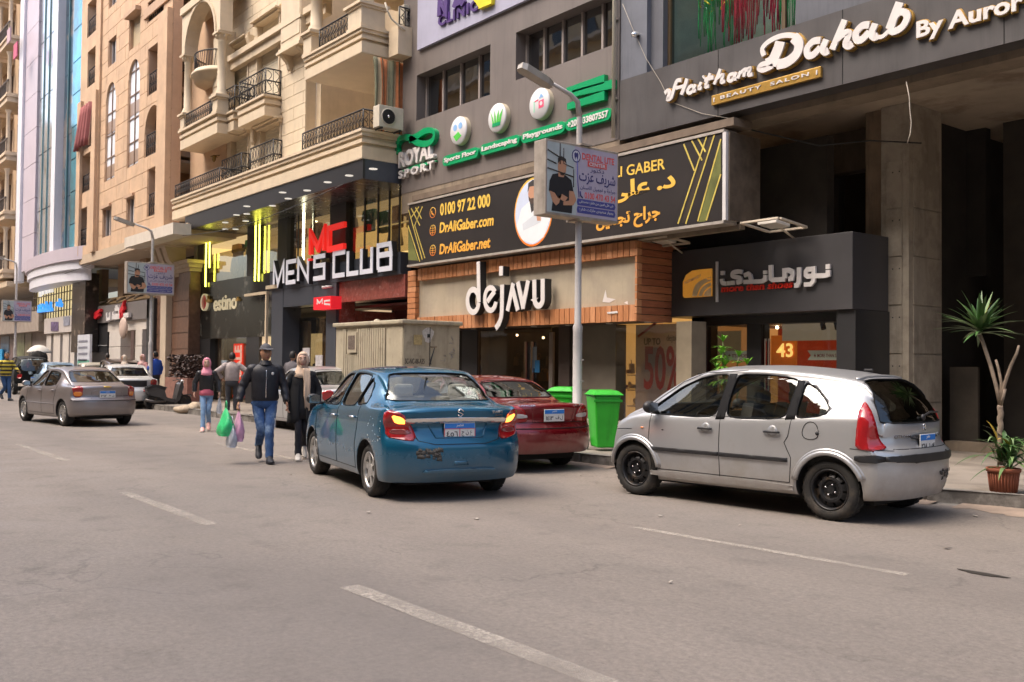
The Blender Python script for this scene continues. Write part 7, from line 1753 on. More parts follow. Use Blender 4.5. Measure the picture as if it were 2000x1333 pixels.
for k,h in enumerate(BH):
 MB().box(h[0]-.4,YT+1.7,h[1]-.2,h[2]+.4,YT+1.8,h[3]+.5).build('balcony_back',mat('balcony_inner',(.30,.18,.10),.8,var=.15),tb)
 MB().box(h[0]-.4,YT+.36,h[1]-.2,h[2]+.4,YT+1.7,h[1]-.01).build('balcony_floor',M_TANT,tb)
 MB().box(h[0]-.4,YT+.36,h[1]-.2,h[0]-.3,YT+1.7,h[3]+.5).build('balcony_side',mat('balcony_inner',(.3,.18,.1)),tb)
 MB().box(h[0]-.4,YT+.36,h[3]+.1,h[2]+.4,YT+1.7,h[3]+.2).build('balcony_ceiling',M_TSOF,tb)
 railing(tb,[(h[0],YT+.05),(h[2],YT+.05)],h[1],.85,sw=.22)
 if h[4]:
  a,c,d=h[0],h[2],h[3];r=(c-a)/2;cx=(a+c)/2;m=MB()
  up_poly(m,[(a-.05,d-r),(a-.05,d+.05),(cx,d+.05),(cx,d)]+[(cx-r*sin(t),d-r+r*cos(t)) for t in[pi/2*k/8 for k in range(1,9)]],YT+.3,.335)
  up_poly(m,[(c+.05,d-r),(c+.05,d+.05),(cx,d+.05),(cx,d)]+[(cx+r*sin(t),d-r+r*cos(t)) for t in[pi/2*k/8 for k in range(1,9)]],YT+.3,.335)
  m.build('arch_spandrel',M_TAN,tb)
# left balcony tower
bx0_,bx1_=TX(160),TX(197);YTL=YT-.12
lh=[(TX(171),TZ(187,238),TX(188),TZ(187,150)),(TX(171),TZ(187,165),TX(188),TZ(187,90)),(TX(171),TZ(187,66),TX(188),TZ(187,0)),(TX(166),TZ(186,284),TX(187),TZ(186,200)),(TX(160)+.5,TZ(180,372),TX(182),TZ(180,298)),(TX(162),TZ(180,478),TX(178),TZ(180,402))]
lh=[lh[2],(TX(173),TZ(187,165),TX(188),TZ(187,95)),lh[3],lh[4],lh[5]]
wall(MB(),bx0_,bx1_-.01,zb_t-.02,ztt,YTL,.4,lh).build('tower_wall',M_TAN,tb)
for k,h in enumerate(lh):
 MB().box(h[0]-.5,YT+1.4,h[1]-.1,h[2]+.3,YT+1.5,h[3]+.3).build('balcony_back',M_DKW if k!=4 else mat('balcony_inner',(.3,.18,.1)),tb);MB().box(h[0]-.5,YTL+.42,h[1]-.12,h[2]+.3,YT+1.4,h[1]-.01).build('balcony_floor',M_TANT,tb)
 MB().box((h[0]*.6+h[2]*.4),YT+1.3,h[1],h[2],YT+1.39,h[3]-.3).build('balcony_window',mat('sky_glass_blue',(.35,.62,.72),.08,.8,var=.2,vs=.8),tb)
 if k!=2:railing(tb,[(h[0],YTL+.08),(h[2],YTL+.08)],h[1],.8,sw=.22)
for a in(160,189):MB().box(TX(a),YTL-.12,zb_t-.03,TX(a+7),YTL-.002,TZ(175,195)).build('pilaster',M_TAN,tb)
cu2=thing('red_curtain','faded red and white striped curtain blowing out of the tan balcony tower','curtain',(TX(178),YT,TZ(178,280)))
mb=MB();h=lh[2];n=20
for j in range(6):
 for i in range(n+1):u=i/n;f=j/5;mb.v.append(Vector((h[0]+.1+(h[2]-h[0]-.15)*u*(1-.15*f)-.35*f,YTL-.05-.10*sin(u*25)-.2*f*(1-u),h[3]-(h[3]-h[1])*f*(.95 if u>.3 else 1.02))))
for j in range(5):
 for i in range(n):k=j*(n+1)+i;mb.f.append([k,k+1,k+n+2,k+n+1]);mb.mi.append(0 if i%5<3 else 1);mb.sm.append(True)
o=mb.build('cloth',[mat('curtain_red',(.30,.10,.10),.9),mat('curtain_pale',(.5,.33,.28),.9)],cu2);q_=o.modifiers.new('s','SOLIDIFY');q_.thickness=.01
# right edge: projecting pilaster, shaded return
MB().box(TX(316),YT-.22,zb_t-.02,TX(334),YT-.036,TZ(325,28)).build('corner_pilaster',M_TAN,tb)
MB().box(TX(280),YT-.10,TZ(300,28),TX(334),YT-.036,TZ(300,10)).build('balcony_band',M_TANT,tb)
wall(MB(),TX(334)+.002,TX(334)+3.4,zb_t-.02,ztt,YT+.7,.3,[(TX(341,230,YT+.7),TZ(350,272,YT+.7),TX(359,230,YT+.7),TZ(350,186,YT+.7)),(TX(337,150,YT+.7),TZ(350,148,YT+.7),TX(360,150,YT+.7),TZ(350,70,YT+.7))]).build('return_wall',M_TAN,tb)
MB().box(TX(334)-.3,YT+1.4,zb_t,TX(334)+3.4,YT+1.5,ztt).build('return_back',mat('shutter_green_dark',(.10,.10,.07),.7,var=.2),tb)
railing(tb,[(TX(337,150,YT+.7),YT+.68),(TX(362,150,YT+.7),YT+.68)],TZ(350,148,YT+.7),.85,sw=.22)
# slab edge and soffit, pale canopy
MB().box(TX(152,500),YT-.13,zb_t-.42,xR+2.2,YT+3.5,zb_t-.03).build('slab_edge',mat('slab_cream',(.48,.375,.27),.8,var=.06),tb)
MB().box(TX(243,480,YT-.75),YT-.75,zb_t-.50,TX(338,445,YT-.75),YT-.14,zb_t-.12).build('canopy',mat('canopy_cream',(.60,.54,.46),.8,var=.08,stain=.15),tb)
# lower recessed storey
Yq=YT+1.2;QX=lambda px,py=560:XZ(px,py,Yq)[0];QZ=lambda px,py:XZ(px,py,Yq)[1]
zz0=QZ(230,585)
MB().box(QX(188),Yq+1.2,zz0-.2,QX(330),Yq+1.3,zb_t).build('recess_back',M_DKW,tb)
for a,b in((188,199),(230,241),(273,284)):MB().box(QX(a),Yq,zz0+.12,QX(b),Yq+.3,zb_t-.42).build('pier',mat('pier_tan',(.36,.25,.16),.8,var=.12),tb)
MB().box(QX(188),Yq-.05,zz0-.16,QX(306),Yq+.4,zz0+.1).build('ledge',mat('ledge_ochre',(.46,.32,.17),.8,var=.1),tb)
for k,px in enumerate((198,216,234,252,268)):c=XZ(px,592-(px-198)*.17,Yq-.3);m=MB();m.tube([(c[0],Yq-.06,c[1]+.1),(c[0],Yq-.3,c[1]+.02),(c[0]-.1,Yq-.4,c[1]-.08)],.05,6);m.build('sign_lamp',mat('lamp_brown',(.2,.15,.1),.5),tb)
# brown granite pier and bracketed column
M_BGR=mat('brown_granite',(.17,.095,.065),.35,var=.25,vs=7,stain=.15)
Yp=YT+.9;X3=lambda px:XZ(px,620,Yp)[0]
for a,b in((305,326),(337,370)):
 pb=MB().box(X3(a),Yp,.15,X3(b),Yp+1.8,XZ(330,535,Yp)[1]).build('granite_pier',M_BGR,tb)
 z=.2
 while z<4.4:MB().box(X3(a)+.01,Yp-.03,z,X3(b)-.01,Yp-.001,z+.57).build('granite_slab',M_BGR,pb);z+=.6
pc=MB().box(X3(326)+.002,Yp-.25,.15,X3(337)-.002,Yp+.3,XZ(330,500,Yp)[1]).build('column',mat('column_cream',(.50,.41,.31),.7,var=.08),tb)
m=MB()
for s in(-1,0,1):
 P=cr([(0,0),(.05,-.5),(.25,-.85),(.55,-1.0),(.6,-1.05),(.75,-1.0),(.7,-.5),(.95,0)],3)
cxp=X3(331);zc_=zb_t-.45
for dx in(-.75,-.1,.55):m.prism([(cxp+dx+.5*u*.35*0,Yp+.25-a*.9,zc_+b*1.1) for(a,b),u in zip([(0,-1.1),(.25,-1.1),(.35,-.75),(.7,-.45),(.9,0),(0,0)],range(6))],(.42,0,0))
m.box(cxp-1.1,Yp-.65,zc_+.002,cxp+1.3,Yp+.4,zc_+.14);m.build('bracket_capital',mat('column_cream',(.5,.41,.31)),pc)
m=MB();z_=XZ(345,520,Yp)[1]
for k in range(3):m.box(X3(337)+.01,Yp-.06-.08*k,z_-.3+.14*k,X3(372)+.1*k,Yp+1,z_-.165+.14*k)
m.build('pier_capital',mat('column_cream',(.5,.41,.31)),tb)
# restaurant front with a grey fascia
ts=thing('corner_shopfront','white columned shopfront under a grey fascia with red and white lettering','shopfront',(QX(235),Yq,.15))
Yt2=YT+.75;GX=lambda px,py=640:XZ(px,py,Yt2)[0];GZ=lambda px,py:XZ(px,py,Yt2)[1]
zf1,zf0=GZ(288,585),GZ(288,622)
MB().box(GX(178),Yt2,zf0,GX(290),Yt2+.5,zf1).build('fascia',mat('fascia_grey',(.16,.145,.14),.5,var=.1),ts)
MB().box(GX(178)-.3,Yt2+.8,.15,GX(300),Yt2+.9,zf0+.2).build('inner_wall',mat('shop_dim_pink_glow',(.42,.30,.26),.7,var=.4,vs=2,emit=(.6,.4,.35),es=.08),ts)  # slight emission in the wall suggests a lit room
MB().box(GX(178),Yt2+.1,.15,GX(206),Yt2+.4,zf0-.002).build('dark_panel',M_FRD,ts)
for z in(1.1,2.2):MB().box(GX(178),Yt2+.07,z,GX(206),Yt2+.099,z+.03).build('panel_joint',mat('joint_pale',(.4,.4,.4),.5),ts)
MB().box(GX(206)+.01,Yt2+.1,zf0-.42,GX(286),Yt2+.4,zf0-.002).build('white_beam',mat('white_tile',(.62,.57,.52),.4,var=.06),ts)
for a,b in((213,235),(264,277)):
 z=.15
 while z<zf0-.5:MB().box(GX(a),Yt2+.02,z,GX(b),Yt2+.45,min(z+.98,zf0-.43)).build('tile_column',mat('white_tile',(.62,.57,.52)),ts);z+=1.0
MB().box(GX(238),Yt2+.5,.3,GX(262),Yt2+.51,2.9).build('window',glass('shop_glass_clear',(.85,.82,.78),.08),ts)
MB().box(GX(242),Yt2+.6,.8,GX(256),Yt2+.62,2.7).build('window_poster',mat('poster_pink',(.55,.33,.28),.6,var=.5,vs=4),ts)
MB().box(GX(286),Yt2+.0,.15,GX(300),Yt2+.4,zf1).build('dark_panel',M_FRD,ts)
mz=(150,400,4.167,Yt2)
m=MB()
for i,st in enumerate([[(135,950),(160,880),(150,900),(190,880)],[(165,905),(215,860)],[(178,925),(210,895)],[(140,930),(200,905)]]):ribbon(m,pl(st,*mz),.13,Yt2-.02,.14,jit=.002*i)
m.build('letters_red',mat('letter_red',(.60,.02,.03),.4,var=.05),ts,kind='stuff')
m=MB()
for i,st in enumerate([[(268,880),(268,935),(295,930),(295,875)],[(320,870),(320,905),(370,900),(368,850),(335,855)],[(340,835),(360,830)],[(312,925),(372,918)],[(408,915),(450,905)],[(408,900),(450,890)]]):ribbon(m,pl(st,*mz),.13,Yt2-.02,.12,jit=.002*i)
m.build('letters_white',M_SIGNW,ts)
m=MB()
for i,st in enumerate([[(380,925),(378,870),(405,800),(395,860)],[(380,870),(410,840)],[(400,915),(395,870)]]):ribbon(m,pl(st,*mz),.13,Yt2-.03,.12,jit=.002*i)
m.build('figure_red',mat('letter_red',(.6,.02,.03)),ts)
sgd=thing('round_sign_board','round pale pink disc sign hanging before the tiled columns','sign',(*XZ(241,641,Yt2-.3)[:1],Yt2-.3,XZ(241,641,Yt2-.3)[1]))
MB().sphere((0,0,0),.50,18,(.9,.25,.9)).build('disc',mat('awning_pink',(.50,.38,.32),.6,var=.15),sgd,local=True)
# ------------------------------------------------------------------ glass tower
YGT=11.75;VX=lambda px,py=300:XZ(px,py,YGT)[0];VZ=lambda px,py:XZ(px,py,YGT)[1]
gt=thing('glass_tower','tall tower with pale lilac cladding, white fins and mirror glass over a curved canopy','building',(VX(100),YGT,0))
M_LIL=mat('lilac_panel',(.50,.44,.50),.4,var=.06,vs=.6);M_FIN=mat('white_fin',(.72,.72,.78),.4,var=.04)
M_MIRW=mat('mirror_glass_pale',(.80,.84,.88),.12,.75,var=.25,vs=.35,col2=(.45,.47,.42),c2scale=.5,c2lo=.55,c2hi=.62)
M_MIRD=mat('mirror_glass_dark',(.14,.30,.38),.08,.9,var=.5,vs=.5,col2=(.62,.50,.38),c2scale=.45,c2lo=.5,c2hi=.56)
M_CYA=mat('cyan_glass',(.10,.52,.72),.10,.6,var=.15,vs=.4,col2=(.08,.26,.34),c2scale=.3,c2lo=.45,c2hi=.6)
zt0=VZ(110,512);zH=34
def strip(a,b,m,nm,y0,h,d=.12,gap=.03,yo=0.0):
 z=y0
 while z<zH:MB().box(VX(a),YGT-yo-d,z,VX(b),YGT-yo,min(z+h,zH)-gap).build(nm,m,gt);z+=h
MB().box(VX(40),YGT+.01,zt0,VX(166),YGT+6,zH).build('core_wall',mat('tower_core',(.25,.26,.28),.6),gt)
strip(45,52.5,M_FIN,'fin',zt0-.6,60,.30);strip(53,76.5,M_LIL,'cladding_panel',zt0,1.9,.16)
strip(77,106,M_MIRW,'glass_panel',zt0,3.0,.05,.06);strip(106.5,117,M_MIRD,'glass_panel',zt0,3.0,.05,.02)
strip(117.5,125,M_FIN,'fin',zt0,60,.40);strip(125.5,142,M_MIRD,'glass_panel',zt0,3.0,.05,.02);strip(142.5,166,M_CYA,'glass_panel',zt0,1.55,.08,.05)
for a in(86,96,134):MB().box(VX(a)-.04,YGT-.10,zt0,VX(a)+.04,YGT-.051,zH).build('mullion',mat('mullion_teal',(.10,.22,.26),.4),gt)
cn=MB();cxx,rr=(VX(62)+VX(185))/2,(VX(185)-VX(62))/2
for k,(z0,z1,f) in enumerate([(zt0-.35,zt0+.25,1.0),(zt0-.75,zt0-.352,.93),(zt0-1.25,zt0-.752,.86)]):
 P=[(cxx+rr*f*cos(t),YGT+.2-1.1*f*sin(t)) for t in[pi*k2/24 for k2 in range(25)]]
 m=MB();m.prism([(a,b,z0) for a,b in P],(0,0,z1-z0));m.build('canopy_tier',M_FIN if k else M_LIL,gt)
# its ground floors
gs=thing('lit_mesh_shopfront','shopfront behind a glowing gold mesh screen with white and blue lettering','shopfront',(VX(110),YGT,.15))
Ys=YGT+.25;SX=lambda px,py=600:XZ(px,py,Ys)[0];SZ=lambda px,py:XZ(px,py,Ys)[1]
MB().box(SX(58),Ys+.4,SZ(110,625),SX(147),Ys+.5,zt0-.5).build('glow_wall',mat('gold_glow',(.6,.5,.28),.6,var=.6,vs=2,emit=(1,.8,.4),es=.3,col2=(.12,.1,.06),c2scale=1.5),gs)
m=MB();x=SX(58)
while x<SX(147):m.box(x,Ys+.2,SZ(110,625),x+.04,Ys+.25,zt0-.5);x+=.55
z=SZ(110,625)
while z<zt0-.5:m.box(SX(58),Ys+.14,z,SX(147),Ys+.19,z+.04);z+=.45
m.build('mesh_screen',mat('mesh_dark',(.08,.06,.04),.5),gs,kind='stuff')
mzz=(0,440,4.76,Ys+.1);m=MB()
for i,st in enumerate([[(385,665),(385,600)],[(405,650),(405,585),(425,600)],[(440,640),(440,570),(455,580)],[(470,630),(470,560),(495,550),(495,625)]]):ribbon(m,pl(st,*mzz),.22,Ys+.1,.12,jit=.002*i)
m.build('letters_white',mat('letter_glow_white',(.8,.8,.8),.4,var=0,emit=(1,1,1),es=.2),gs);m=MB()
for i,st in enumerate([[(375,790),(375,745)],[(392,790),(392,750),(410,745)],[(425,785),(425,740)],[(445,785),(445,735),(462,780)],[(485,780),(485,715)],[(545,755),(545,715)],[(572,760),(572,710),(590,750)],[(370,800),(500,785)]]):ribbon(m,pl(st,*mzz),.17,Ys+.1,.12,jit=.002*i)
m.build('letters_blue',mat('letter_glow_blue',(.03,.25,.75),.4,var=0,emit=(.05,.35,1),es=.35),gs)
MB().box(SX(91),Ys-.1,SZ(147,648),SX(147),Ys+.2,SZ(147,616)).build('white_fascia',mat('fascia_white',(.58,.53,.50),.5,var=.08),gs)
q=[(478,985),(478,900),(545,900),(545,985)];m=MB();up_poly(m,pl(q,0,440,4.76,Ys-.1),Ys-.1,.03);m.build('fascia_print',mat('print_violet',(.14,.10,.20),.5,var=.8,vs=6),gs)
q=[(595,940),(595,850),(650,850),(650,930)];m=MB();up_poly(m,pl(q,0,440,4.76,Ys-.1),Ys-.1,.03);m.build('fascia_print',mat('print_dull_blue',(.30,.31,.38),.5,var=.4,vs=6),gs)
for a,b in((92,101),(106,119),(124,136),(139,147)):MB().box(SX(a),Ys,.15,SX(b),Ys+.3,SZ(147,650)).build('white_pillar',mat('pillar_white',(.60,.55,.50),.6,var=.08),gs)
MB().box(SX(75),Ys+.8,.15,SX(148),Ys+.9,SZ(110,622)).build('inner_wall',mat('shop_dim_beige',(.36,.30,.24),.7,var=.3),gs)
MB().box(SX(149),Ys-.2,1.9,SX(175),Ys+.4,zt0-.9).build('marble_panel',mat('brown_marble',(.035,.028,.024),.2,var=.4,vs=2,col2=(.16,.12,.09),c2scale=2,c2lo=.55,c2hi=.65),gs)
ad=thing('street_poster','upright advertising board with pale top, green strip and blue base','sign',(SX(164),Ys-.3,.15))
q=R(154,655,177,700,Ys-.3)
MB().box(q[0],Ys-.35,.3,q[2],Ys-.25,q[3]).build('board',mat('board_pale',(.55,.56,.60),.5,var=.1),ad)
MB().box(q[0]+.1,Ys-.36,.35,q[2]-.05,Ys-.351,.35+(q[3]-.3)*.38).build('board_base',mat('board_blue',(.01,.05,.42),.5),ad)
MB().box(q[0]+.1,Ys-.36,.36+(q[3]-.3)*.40,q[2]-.05,Ys-.351,.35+(q[3]-.3)*.5).build('board_strip',mat('board_green',(.12,.35,.25),.5),ad)
for k in range(5):MB().box(q[0]+.2,Ys-.36,q[3]-.35-k*.28,q[2]-.35,Ys-.351,q[3]-.25-k*.28).build('board_line',mat('board_grey',(.2,.2,.24),.5),ad)
# ------------------------------------------------------------------ far beige block with stacked balconies
YB2=12.1;LX=lambda px,py=300:XZ(px,py,YB2)[0];LZ=lambda px,py:XZ(px,py,YB2)[1]
fb=thing('beige_building','far beige apartment block with stacked moulded balconies and columns','building',(LX(20),YB2,0))
M_FBE=mat('far_beige',(.50,.36,.235),.75,var=.12,vs=.8);M_FBM=mat('far_moulding',(.58,.46,.33),.7,var=.08)
zf_=LZ(20,560);MB().box(-112,YB2,zf_,VX(44),YB2+6,34).build('wall',M_FBE,fb)
rf=random.Random(13);fh=3.35;z=zf_+.2
while z<32:
 for j,(xa,xb) in enumerate(((VX(44)-3.4,VX(44)-.3),(VX(44)-8.2,VX(44)-4.6),(VX(44)-13,VX(44)-9.4),(VX(44)-19,VX(44)-14.5),(VX(44)-26,VX(44)-21),(VX(44)-34,VX(44)-29))):
  m=MB();m.box(xa,YB2-1.15,z,xb,YB2-.01,z+.28);m.box(xa-.08,YB2-1.23,z+.281,xb+.08,YB2-.01,z+.40);m.box(xa-.02,YB2-1.17,z+.401,xb+.02,YB2-.01,z+.5);m.build('balcony_slab',M_FBM,fb)
  MB().box(xa+.3,YB2-.06,z+.5,xb-.3,YB2-.005,z+2.7).build('balcony_opening',mat('opening_brown',(.09,.055,.035),.7,var=.3),fb)
  for x in(xa+.12,xb-.3):m=MB();m.lathe([(.17,z+.5),(.12,z+.6),(.11,z+2.7),(.2,z+2.9)],(x,YB2-1.0,0),'z',8);m.build('column',M_FBM,fb)
  r_=MB();
  for x in[xa+.2+(xb-xa-.4)*k/10 for k in range(11)]:r_.box(x-.02,YB2-1.12,z+.5,x+.02,YB2-1.08,z+1.2)
  r_.box(xa,YB2-1.14,z+1.2,xb,YB2-1.06,z+1.26);r_.build('railing',mat('iron_faded',(.10,.08,.07),.6),fb)
  if j%2:m=MB();P=[(xa,z+2.9),(xa,z+3.3),(xb,z+3.3),(xb,z+2.9)]+[((xa+xb)/2+(xb-xa)*.42*cos(t),z+2.5+.62*sin(t)) for t in[pi*k/10 for k in range(11)]];up_poly(m,P,YB2-.8,.25);m.build('arch',M_FBM,fb)
 for xw in(VX(44)-4.3,VX(44)-9.1,VX(44)-14.2):MB().box(xw,YB2-.05,z+1.2,xw+.25*0+.1,YB2-.004,z+2.6).build('pilaster',M_FBM,fb)
 z+=fh
for px,py,c in((30,95,(.5,.12,.2)),(17,66,(.45,.32,.36))):
 p=PY(px,py,YB2-1.3);lt_=thing('laundry','pink laundry hanging over the far beige balcony' if py>80 else 'pale laundry on the upper far beige balcony','laundry',p);MB().box(-.5,0,-.5,.4,.06,.3).build('cloth',mat('laundry_%d'%py,c,.9),lt_,local=True)
MB().box(-112,YB2-1.0,zf_-.3,VX(44),YB2+2,zf_-.002).build('slab_edge',M_FBM,fb)
fs=thing('far_shopfront','row of dim far shopfronts under the beige block','shopfront',(LX(20),YB2,.15))
Yz=YB2+.4
MB().box(-112,Yz,.15,SX(76),Yz+.3,4.4).build('shop_wall',mat('far_shop_grey',(.25,.21,.18),.7,var=.3,vs=.5),fs)
for a,b,c,z0,z1 in((2,18,(.05,.10,.16),.3,3.0),(19,29,(.12,.08,.08),.3,2.8),(34,48,(.14,.16,.08),.3,3.1),(50,62,(.10,.09,.05),.3,3.1),(-10,0,(.3,.1,.04),.3,3)):
 x0,x1=XZ(a,690,Yz)[0],XZ(b,690,Yz)[0];MB().box(x0,Yz-.03,z0,x1,Yz-.004,z1).build('shop_window',mat('far_window_%d'%a,c,.3,var=.6,vs=2),fs)
x0,x1=XZ(3,690,Yz)[0],XZ(11,690,Yz)[0];MB().box(x0,Yz-.2,.6,x1,Yz-.1,2.2).build('blue_display',mat('display_blue',(.02,.28,.55),.6),fs)
MB().box(XZ(0,600,Yz)[0]-20,Yz-.5,3.1,SX(76),Yz-.001,4.2).build('fascia',mat('far_fascia',(.30,.25,.21),.6,var=.2),fs)
MB().box(-190,-32,0,-150,40,36).build('unseen_end_block',M_FBE)  # unseen block added so the glass reflects walls, not bright sky
e=bpy.data.objects['unseen_end_block'];tag(e,'unseen plain beige block added across the street end to block sky reflections','building')
# ------------------------------------------------------------------ the opposite side of the street (seen only in glass and paint)
og=[(-95,-60,30,(.45,.33,.20)),(-59.9,-34,33,(.55,.43,.28)),(-33.9,-12,30,(.48,.36,.20)),(-11.9,14,32,(.52,.42,.26)),(14.1,45,30,(.42,.32,.24))]
for i,(a,b,h,c) in enumerate(og):
 o=thing('opposite_building',('ochre','cream','brown','sand coloured','dull tan')[i]+' apartment block across the road with rows of windows','building',((a+b)/2,-17,0),0)
 MB().box(a,-30,0,b,-17,h).build('wall',mat('opposite_%d'%i,c,.8,var=.15,vs=.4),o);m=MB();z=4.2
 while z<h-2:
  x=a+1.2
  while x<b-2:m.box(x,-17.03,z,x+1.3,-16.9,z+1.7);x+=2.9
  z+=3.2
 m.build('windows',mat('opposite_glass',(.04,.05,.06),.15,var=.2),o,kind='stuff');m=MB();z=3.8
 while z<h-2:m.box(a,-16.2,z-.15,b,-17,z+.1);z+=3.2
 m.build('balcony_slabs',mat('opposite_trim',(.55,.46,.36),.8),o,kind='stuff')
MB().prism([(-130,-13,0),(45,-13,0),(45,-17,0),(-130,-17,0)],(0,0,.15)).build('far_pavement',M_PAVE,kind='structure')
MB().add([(-130,-13,-.004),(45,-13,-.004),(45,-9,-.004),(-130,-9,-.004)],[(0,1,2,3)]).build('far_lane',M_ROAD,kind='structure')

# ------------------------------------------------------------------ the cars in the street
def place(S,px,py,corner,deg):
 """stand a car so that the named tyre touches the road at this spot"""
 g=PG(px,py);x=S['axles'][0] if corner[0]=='F' else S['axles'][1];y=(S['hw']-.035)*(1 if corner[1]=='L' else-1);a=radians(deg)
 S['rz']=a;S['pos']=(g.x-(x*cos(a)-y*sin(a)),g.y-(x*sin(a)+y*cos(a)));return make_car(S)
place(HATCH,1619,1018,'RL',185.0)
place(DZIRE,719,970,'RL',168.0)
place(sedan(L=4.3,H=1.35,bz=.975,label='dark red sedan parked at the kerb just beyond the teal blue one',paint=P_REDP,b1='LANCER',b2='GLXI',extra=ex_red,rglass=M_CGD),1101,907,'RR',176)
place(sedan(name='moving_car',L=4.0,hw=.79,H=1.37,bz=.955,label='warm grey sedan driving alone in the road at the left',paint=P_GRY,extra=ex_lanos,glass=M_CGD),121,833,'RL',187)
place(sedan(L=4.3,H=1.44,bz=.985,label='silver sedan parked behind the couple walking with shopping bags',paint=mat('light_silver_paint',(.50,.50,.50),.3,.5,var=.05,coat=.8),extra=ex_accent,n=44),600,847,'RL',178)
place(sedan(L=4.2,H=1.42,bz=.98,label='pale silver sedan with black plate panel parked beside the scooter',paint=P_WHT,extra=ex_accent,glass=M_CGD,n=44),303,797,'RR',172)
def suv(**k):
 S=dict(HATCH_RAW);HATCH=HATCH_RAW;H=k['H'];f=H/1.522
 for q in('top','belt'):S[q]=[(x,z*f) for x,z in HATCH[q]]
 S['side_windows']=[[(x,z*f) for x,z in w] for w in HATCH['side_windows']];S['rear_window']=[(x,z*f) for x,z in HATCH['rear_window']];S['windshield']=[(x,z*f) for x,z in HATCH['windshield']]
 S['rear']=[(z*f,v) for z,v in HATCH['rear']];S['extra']=ex_accent2;S['mirror']=(.93,.97*f);S['handles']=tuple((x,z*f) for x,z in HATCH['handles']);S['gaps']=[];S['n']=40;S.update(k);return S
def ex_accent2(root,bv,S):
 for sg in(1,-1):
  patch(root,bv,'B',[(sg*.48,.92),(sg*.66,.92),(sg*.70,.72),(sg*.52,.72)],'tail_light',M_RED,.01,.02,1)
 plate(root,bv,S,0.0,.70,.34,.17,left='٥٢٧',right='م ر')
place(suv(H=1.75,label='dark grey tall wagon parked at the far left behind the striped shirt man',paint=mat('dark_car_paint',(.05,.048,.05),.3,.4,var=.1,coat=.7),rglass=M_CGD,glass=M_CGD),24,771,'RL',176)
place(suv(H=1.60,label='black hatchback with a dark tailgate window, between the grey and pale sedans',paint=mat('brown_car_paint',(.09,.065,.05),.3,.4,var=.1,coat=.7),rglass=M_CGD,glass=M_CGD),196,784,'RL',172)
place(sedan(L=4.2,H=1.46,label='pale cream sedan whose roof shows over the grey one',paint=mat('cream_car_paint',(.58,.54,.44),.3,.2,var=.1,coat=.7),extra=ex_accent,n=40),150,782,'RL',174)
place(sedan(L=4.2,H=1.45,label='light blue sedan parked beyond the pale cream one',paint=mat('lightblue_car_paint',(.25,.36,.48),.3,.3,var=.1,coat=.7),extra=ex_accent,n=40),78,774,'RL',176)

# ------------------------------------------------------------------ people
M_SKIN={'dark':mat('skin_brown',(.40,.21,.13),.5,var=.08,vs=14),'mid':mat('skin_olive',(.42,.235,.15),.5,var=.06,vs=14),'fair':mat('skin_fair',(.56,.35,.26),.5,var=.05,vs=14)}
M_HAIR=mat('hair_black',(.015,.012,.011),.6,var=.2,vs=30);M_EYE=mat('eye_white',(.6,.58,.55),.3,var=0)
def skin_mesh(name,verts,edges,root=0,lv=2):
 """verts: (x, y, z, rx, ry)"""
 me=bpy.data.meshes.new(name);me.from_pydata([v[:3] for v in verts],edges,[]);o=bpy.data.objects.new(name,me);COL.objects.link(o)
 o.modifiers.new('s','SKIN');
 for i,v in enumerate(verts):me.skin_vertices[0].data[i].radius=(v[3],v[4] if len(v)>4 else v[3]);me.skin_vertices[0].data[i].use_root=(i==root)
 o.modifiers['s'].use_smooth_shade=True;o.modifiers['s'].branch_smoothing=.4
 q=o.modifiers.new('u','SUBSURF');q.levels=lv;q.render_levels=lv
 bpy.context.view_layer.update();r=bpy.data.meshes.new_from_object(o.evaluated_get(bpy.context.evaluated_depsgraph_get()))
 bpy.data.objects.remove(o);bpy.data.meshes.remove(me);r.name=name
 if not len(r.polygons):print('SKIN EMPTY',name)
 r.polygons.foreach_set('use_smooth',[True]*len(r.polygons));return r
def lerp(a,b,t):return tuple(a[i]+(b[i]-a[i])*t for i in range(3))
